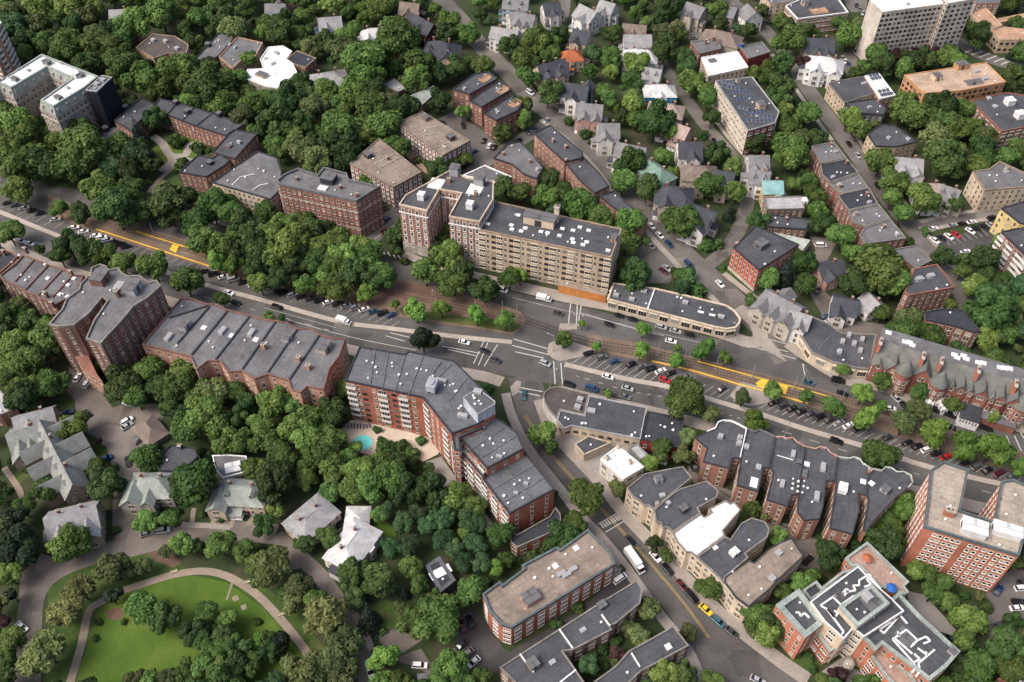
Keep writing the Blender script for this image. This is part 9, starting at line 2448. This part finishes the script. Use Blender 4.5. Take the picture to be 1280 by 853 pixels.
(-225.7,370.6,2.6,'s',4),
(-209.4,534.1,2.1,'s',1),
(-16.1,509.1,1.5,'s',11),
(311.3,533.0,1.9,'s',18),
(20.7,128.7,2.5,'s',52),
(-100.1,451.1,2.4,'s',2),
(-274.7,447.4,2.1,'s',0),
(34.1,323.4,1.6,'s',10),
(-253.2,374.8,2.1,'s',4),
(143.9,420.3,2.1,'s',17),
(97.0,499.5,1.7,'s',16),
(-115.7,163.4,1.6,'s',41),
(-169.5,259.1,2.4,'s',31),
(184.9,232.0,2.3,'s',26),
(-262.4,462.1,1.3,'s',0),
(-202.1,236.7,2.1,'s',33),
(-177.1,174.4,1.6,'s',43),
(141.9,396.3,1.7,'s',20),
(-205.9,241.6,2.3,'s',33),
(-173.7,154.5,1.5,'s',43),
(171.4,235.3,2.5,'s',26),
(220.3,370.1,2.2,'s',19),
(80.3,127.8,2.3,'s',56),
(-225.1,295.1,2.1,'s',31),
(111.5,318.6,1.5,'s',21),
(10.7,298.1,1.4,'s',10),
(115.7,527.7,2.2,'o',16),
(-277.5,420.9,1.6,'s',0),
(-125.8,392.1,1.5,'s',3),
(275.5,418.2,1.4,'o',19),
(-216.9,418.9,2.1,'s',0),
(29.5,473.2,2.2,'s',12),
(-121.6,389.7,2.4,'s',3),
(-111.9,458.4,2.4,'s',2),
(-12.4,529.0,2.1,'s',11),
(-86.1,520.5,1.9,'s',2),
(58.3,516.5,1.9,'o',15),
(-45.1,318.5,1.9,'s',8),
(-172.0,520.3,1.3,'s',1),
(171.1,154.4,1.9,'s',30),
(99.4,138.5,1.4,'s',57),
(78.1,513.0,1.7,'s',15),
(-308.9,504.4,1.7,'s',0),
(13.0,123.7,2.3,'s',52),
(191.2,534.7,2.4,'s',17),
(-262.0,417.3,1.4,'s',0),
(274.1,438.7,1.9,'s',18),
(-39.5,121.2,1.4,'s',50),
(210.2,421.5,2.3,'s',19),
(110.1,523.1,1.6,'s',16),
(30.6,110.1,1.6,'o',52),
(-62.5,124.2,2.2,'s',48),
(4.6,332.4,1.3,'s',10),
(106.4,143.9,2.2,'s',57),
(-304.0,534.0,2.2,'s',0),
(-181.2,514.5,1.4,'s',1),
(-19.0,154.2,1.4,'s',39),
(-158.3,153.9,2.1,'o',43),
(-55.2,114.0,1.5,'o',48),
(-207.6,248.3,2.1,'o',33),
(212.8,507.2,1.8,'s',18),
(-196.5,410.2,2.1,'o',1),
(143.4,121.3,1.4,'s',60),
(-271.8,485.9,1.5,'s',0),
(146.9,291.9,2.1,'s',24),
(137.8,531.8,1.7,'s',16),
(3.9,527.0,1.4,'s',11),
(-49.9,307.3,1.7,'s',8),
(45.6,275.6,1.3,'s',23),
(223.2,399.4,2.1,'s',19),
(95.7,309.6,1.3,'s',22),
(-114.5,204.1,1.4,'s',35),
(-142.3,328.0,1.9,'o',6),
(-13.4,442.2,2.0,'s',11),
(-140.2,416.4,1.7,'s',1),
(-72.4,524.6,1.3,'s',2),
(-171.8,342.7,2.6,'s',5),
(-158.6,119.8,1.4,'s',43),
(-155.1,221.1,2.0,'s',34),
(-31.6,126.4,1.5,'s',50),
(206.6,436.6,1.8,'o',18),
(-83.6,411.4,2.5,'s',3),
(-275.4,453.0,1.8,'s',0),
(-247.9,514.0,2.5,'s',0),
(-110.6,187.9,2.0,'s',35),
(-75.0,517.8,2.0,'s',2),
(-144.8,531.0,2.2,'s',2),
(5.5,449.3,2.0,'s',12),
(-183.6,243.0,2.3,'s',33),
(95.3,464.0,1.6,'s',14),
(-58.7,472.2,1.5,'s',2),
(-206.1,236.1,2.3,'s',33),
(-82.2,149.4,2.0,'s',46),
(-274.9,535.8,1.7,'s',0),
(-178.7,170.1,1.3,'s',43),
(269.7,506.9,1.3,'o',18),
(90.9,518.8,1.5,'s',15),
(99.8,322.0,2.2,'s',21),
(-34.5,127.7,1.9,'o',49),
(-46.3,287.8,2.4,'s',8),
(-94.0,301.5,2.6,'s',7),
(173.5,298.6,1.7,'s',24),
(-233.6,518.2,1.6,'s',1),
(251.6,448.4,1.5,'s',18),
(137.1,359.7,2.5,'s',20),
(-169.7,166.1,1.9,'s',43),
(-85.2,181.5,1.7,'o',36),
(122.1,293.1,2.3,'s',24),
(62.3,425.4,1.4,'o',13),
(46.4,422.0,1.9,'s',13),
(-223.1,412.0,2.2,'s',4),
(29.6,485.3,2.0,'s',15),
(-254.6,534.2,2.5,'s',0),
(-167.3,510.8,2.3,'s',1),
(-45.8,441.0,1.6,'o',11),
(-44.9,306.2,1.5,'s',8),
(-8.4,136.2,2.4,'s',50),
(-173.7,171.9,2.0,'s',43),
(166.7,145.9,1.4,'s',59),
(253.8,419.0,2.5,'o',19),
(-47.0,132.9,1.6,'s',49),
(-58.8,382.4,1.5,'s',3),
(-42.2,317.0,1.9,'s',8),
(-167.4,165.3,1.5,'s',43),
(-13.5,494.6,2.2,'s',11),
(1.0,337.3,1.4,'s',10),
(-235.1,393.4,1.9,'s',4),
(172.2,528.7,2.6,'s',17),
(-164.5,489.3,2.5,'s',1),
(-219.2,526.6,2.1,'s',1),
(19.2,347.3,2.0,'s',10),
(14.6,170.9,1.4,'s',53),
(135.7,373.8,1.4,'s',20),
(-195.9,529.4,1.7,'s',1),
(-220.6,517.8,2.0,'s',1),
(162.6,145.4,1.6,'s',59),
(146.0,131.6,1.6,'o',59),
(-18.5,131.5,2.3,'s',50),
(-117.7,158.8,1.5,'s',41),
(197.0,235.2,1.7,'o',26),
(195.5,367.5,1.6,'s',19),
(181.8,385.8,2.5,'o',19),
(77.0,516.3,1.4,'s',15),
(-82.5,459.4,1.6,'o',2),
(150.1,532.1,1.8,'s',16),
(227.5,489.4,2.2,'s',18),
(-38.7,310.6,1.5,'s',8),
(15.4,464.0,2.4,'s',12),
(146.3,376.9,2.1,'s',20),
(92.1,458.6,1.4,'o',14),
(139.3,116.6,1.9,'s',60),
(-42.6,344.7,2.2,'s',8),
(142.3,133.2,1.8,'s',59),
(89.7,284.1,1.7,'s',22),
(105.6,355.4,1.3,'s',21),
(-190.9,198.2,2.1,'s',33),
(-88.5,524.9,1.9,'o',2),
(-148.2,181.2,1.7,'s',42),
(133.4,343.6,1.7,'s',20),
(138.9,386.4,2.0,'o',20),
(-139.0,399.0,2.1,'s',5),
(194.4,471.4,1.8,'s',17),
(-9.2,216.7,2.5,'s',40),
(147.6,530.3,2.3,'s',16),
(-49.5,179.5,1.3,'s',37),
(141.5,527.6,2.4,'o',16),
(-103.2,527.5,1.8,'s',2),
(-295.6,521.9,1.5,'s',0),
(214.8,496.7,2.4,'s',18),
(232.2,358.7,2.3,'s',19),
(24.0,456.4,1.7,'o',12),
(-206.5,517.4,1.6,'s',1),
(-107.1,185.3,2.4,'s',41),
(-38.4,410.5,2.5,'s',11),
(26.0,321.1,2.1,'o',10),
(6.5,531.8,2.3,'s',11),
(258.5,373.3,1.7,'o',19),
(-78.6,520.6,2.0,'s',2),
(-274.0,421.1,1.7,'s',0),
(84.0,159.5,1.6,'o',62),
(-151.1,495.0,1.9,'s',1),
(-129.4,208.0,1.5,'s',34),
(-105.0,522.9,1.7,'s',2),
(58.1,424.3,1.7,'s',13),
(-161.2,351.7,1.5,'s',5),
(-96.0,469.9,2.3,'s',2),
(-72.7,133.9,2.0,'s',47),
(-20.4,514.7,1.8,'s',11),
(192.2,396.5,1.6,'o',19),
(202.2,234.7,1.5,'o',26),
(218.9,313.7,1.8,'s',26),
(-214.0,530.0,2.5,'s',1),
(-319.8,525.8,1.8,'s',0),
(-170.4,253.9,1.9,'s',31),
(-32.0,317.5,2.1,'s',8),
(-295.8,483.9,1.9,'s',0),
(-29.6,326.6,1.9,'s',8),
(-36.2,474.7,1.4,'s',11),
): tree(*t_[:4],WHERE[t_[4]])
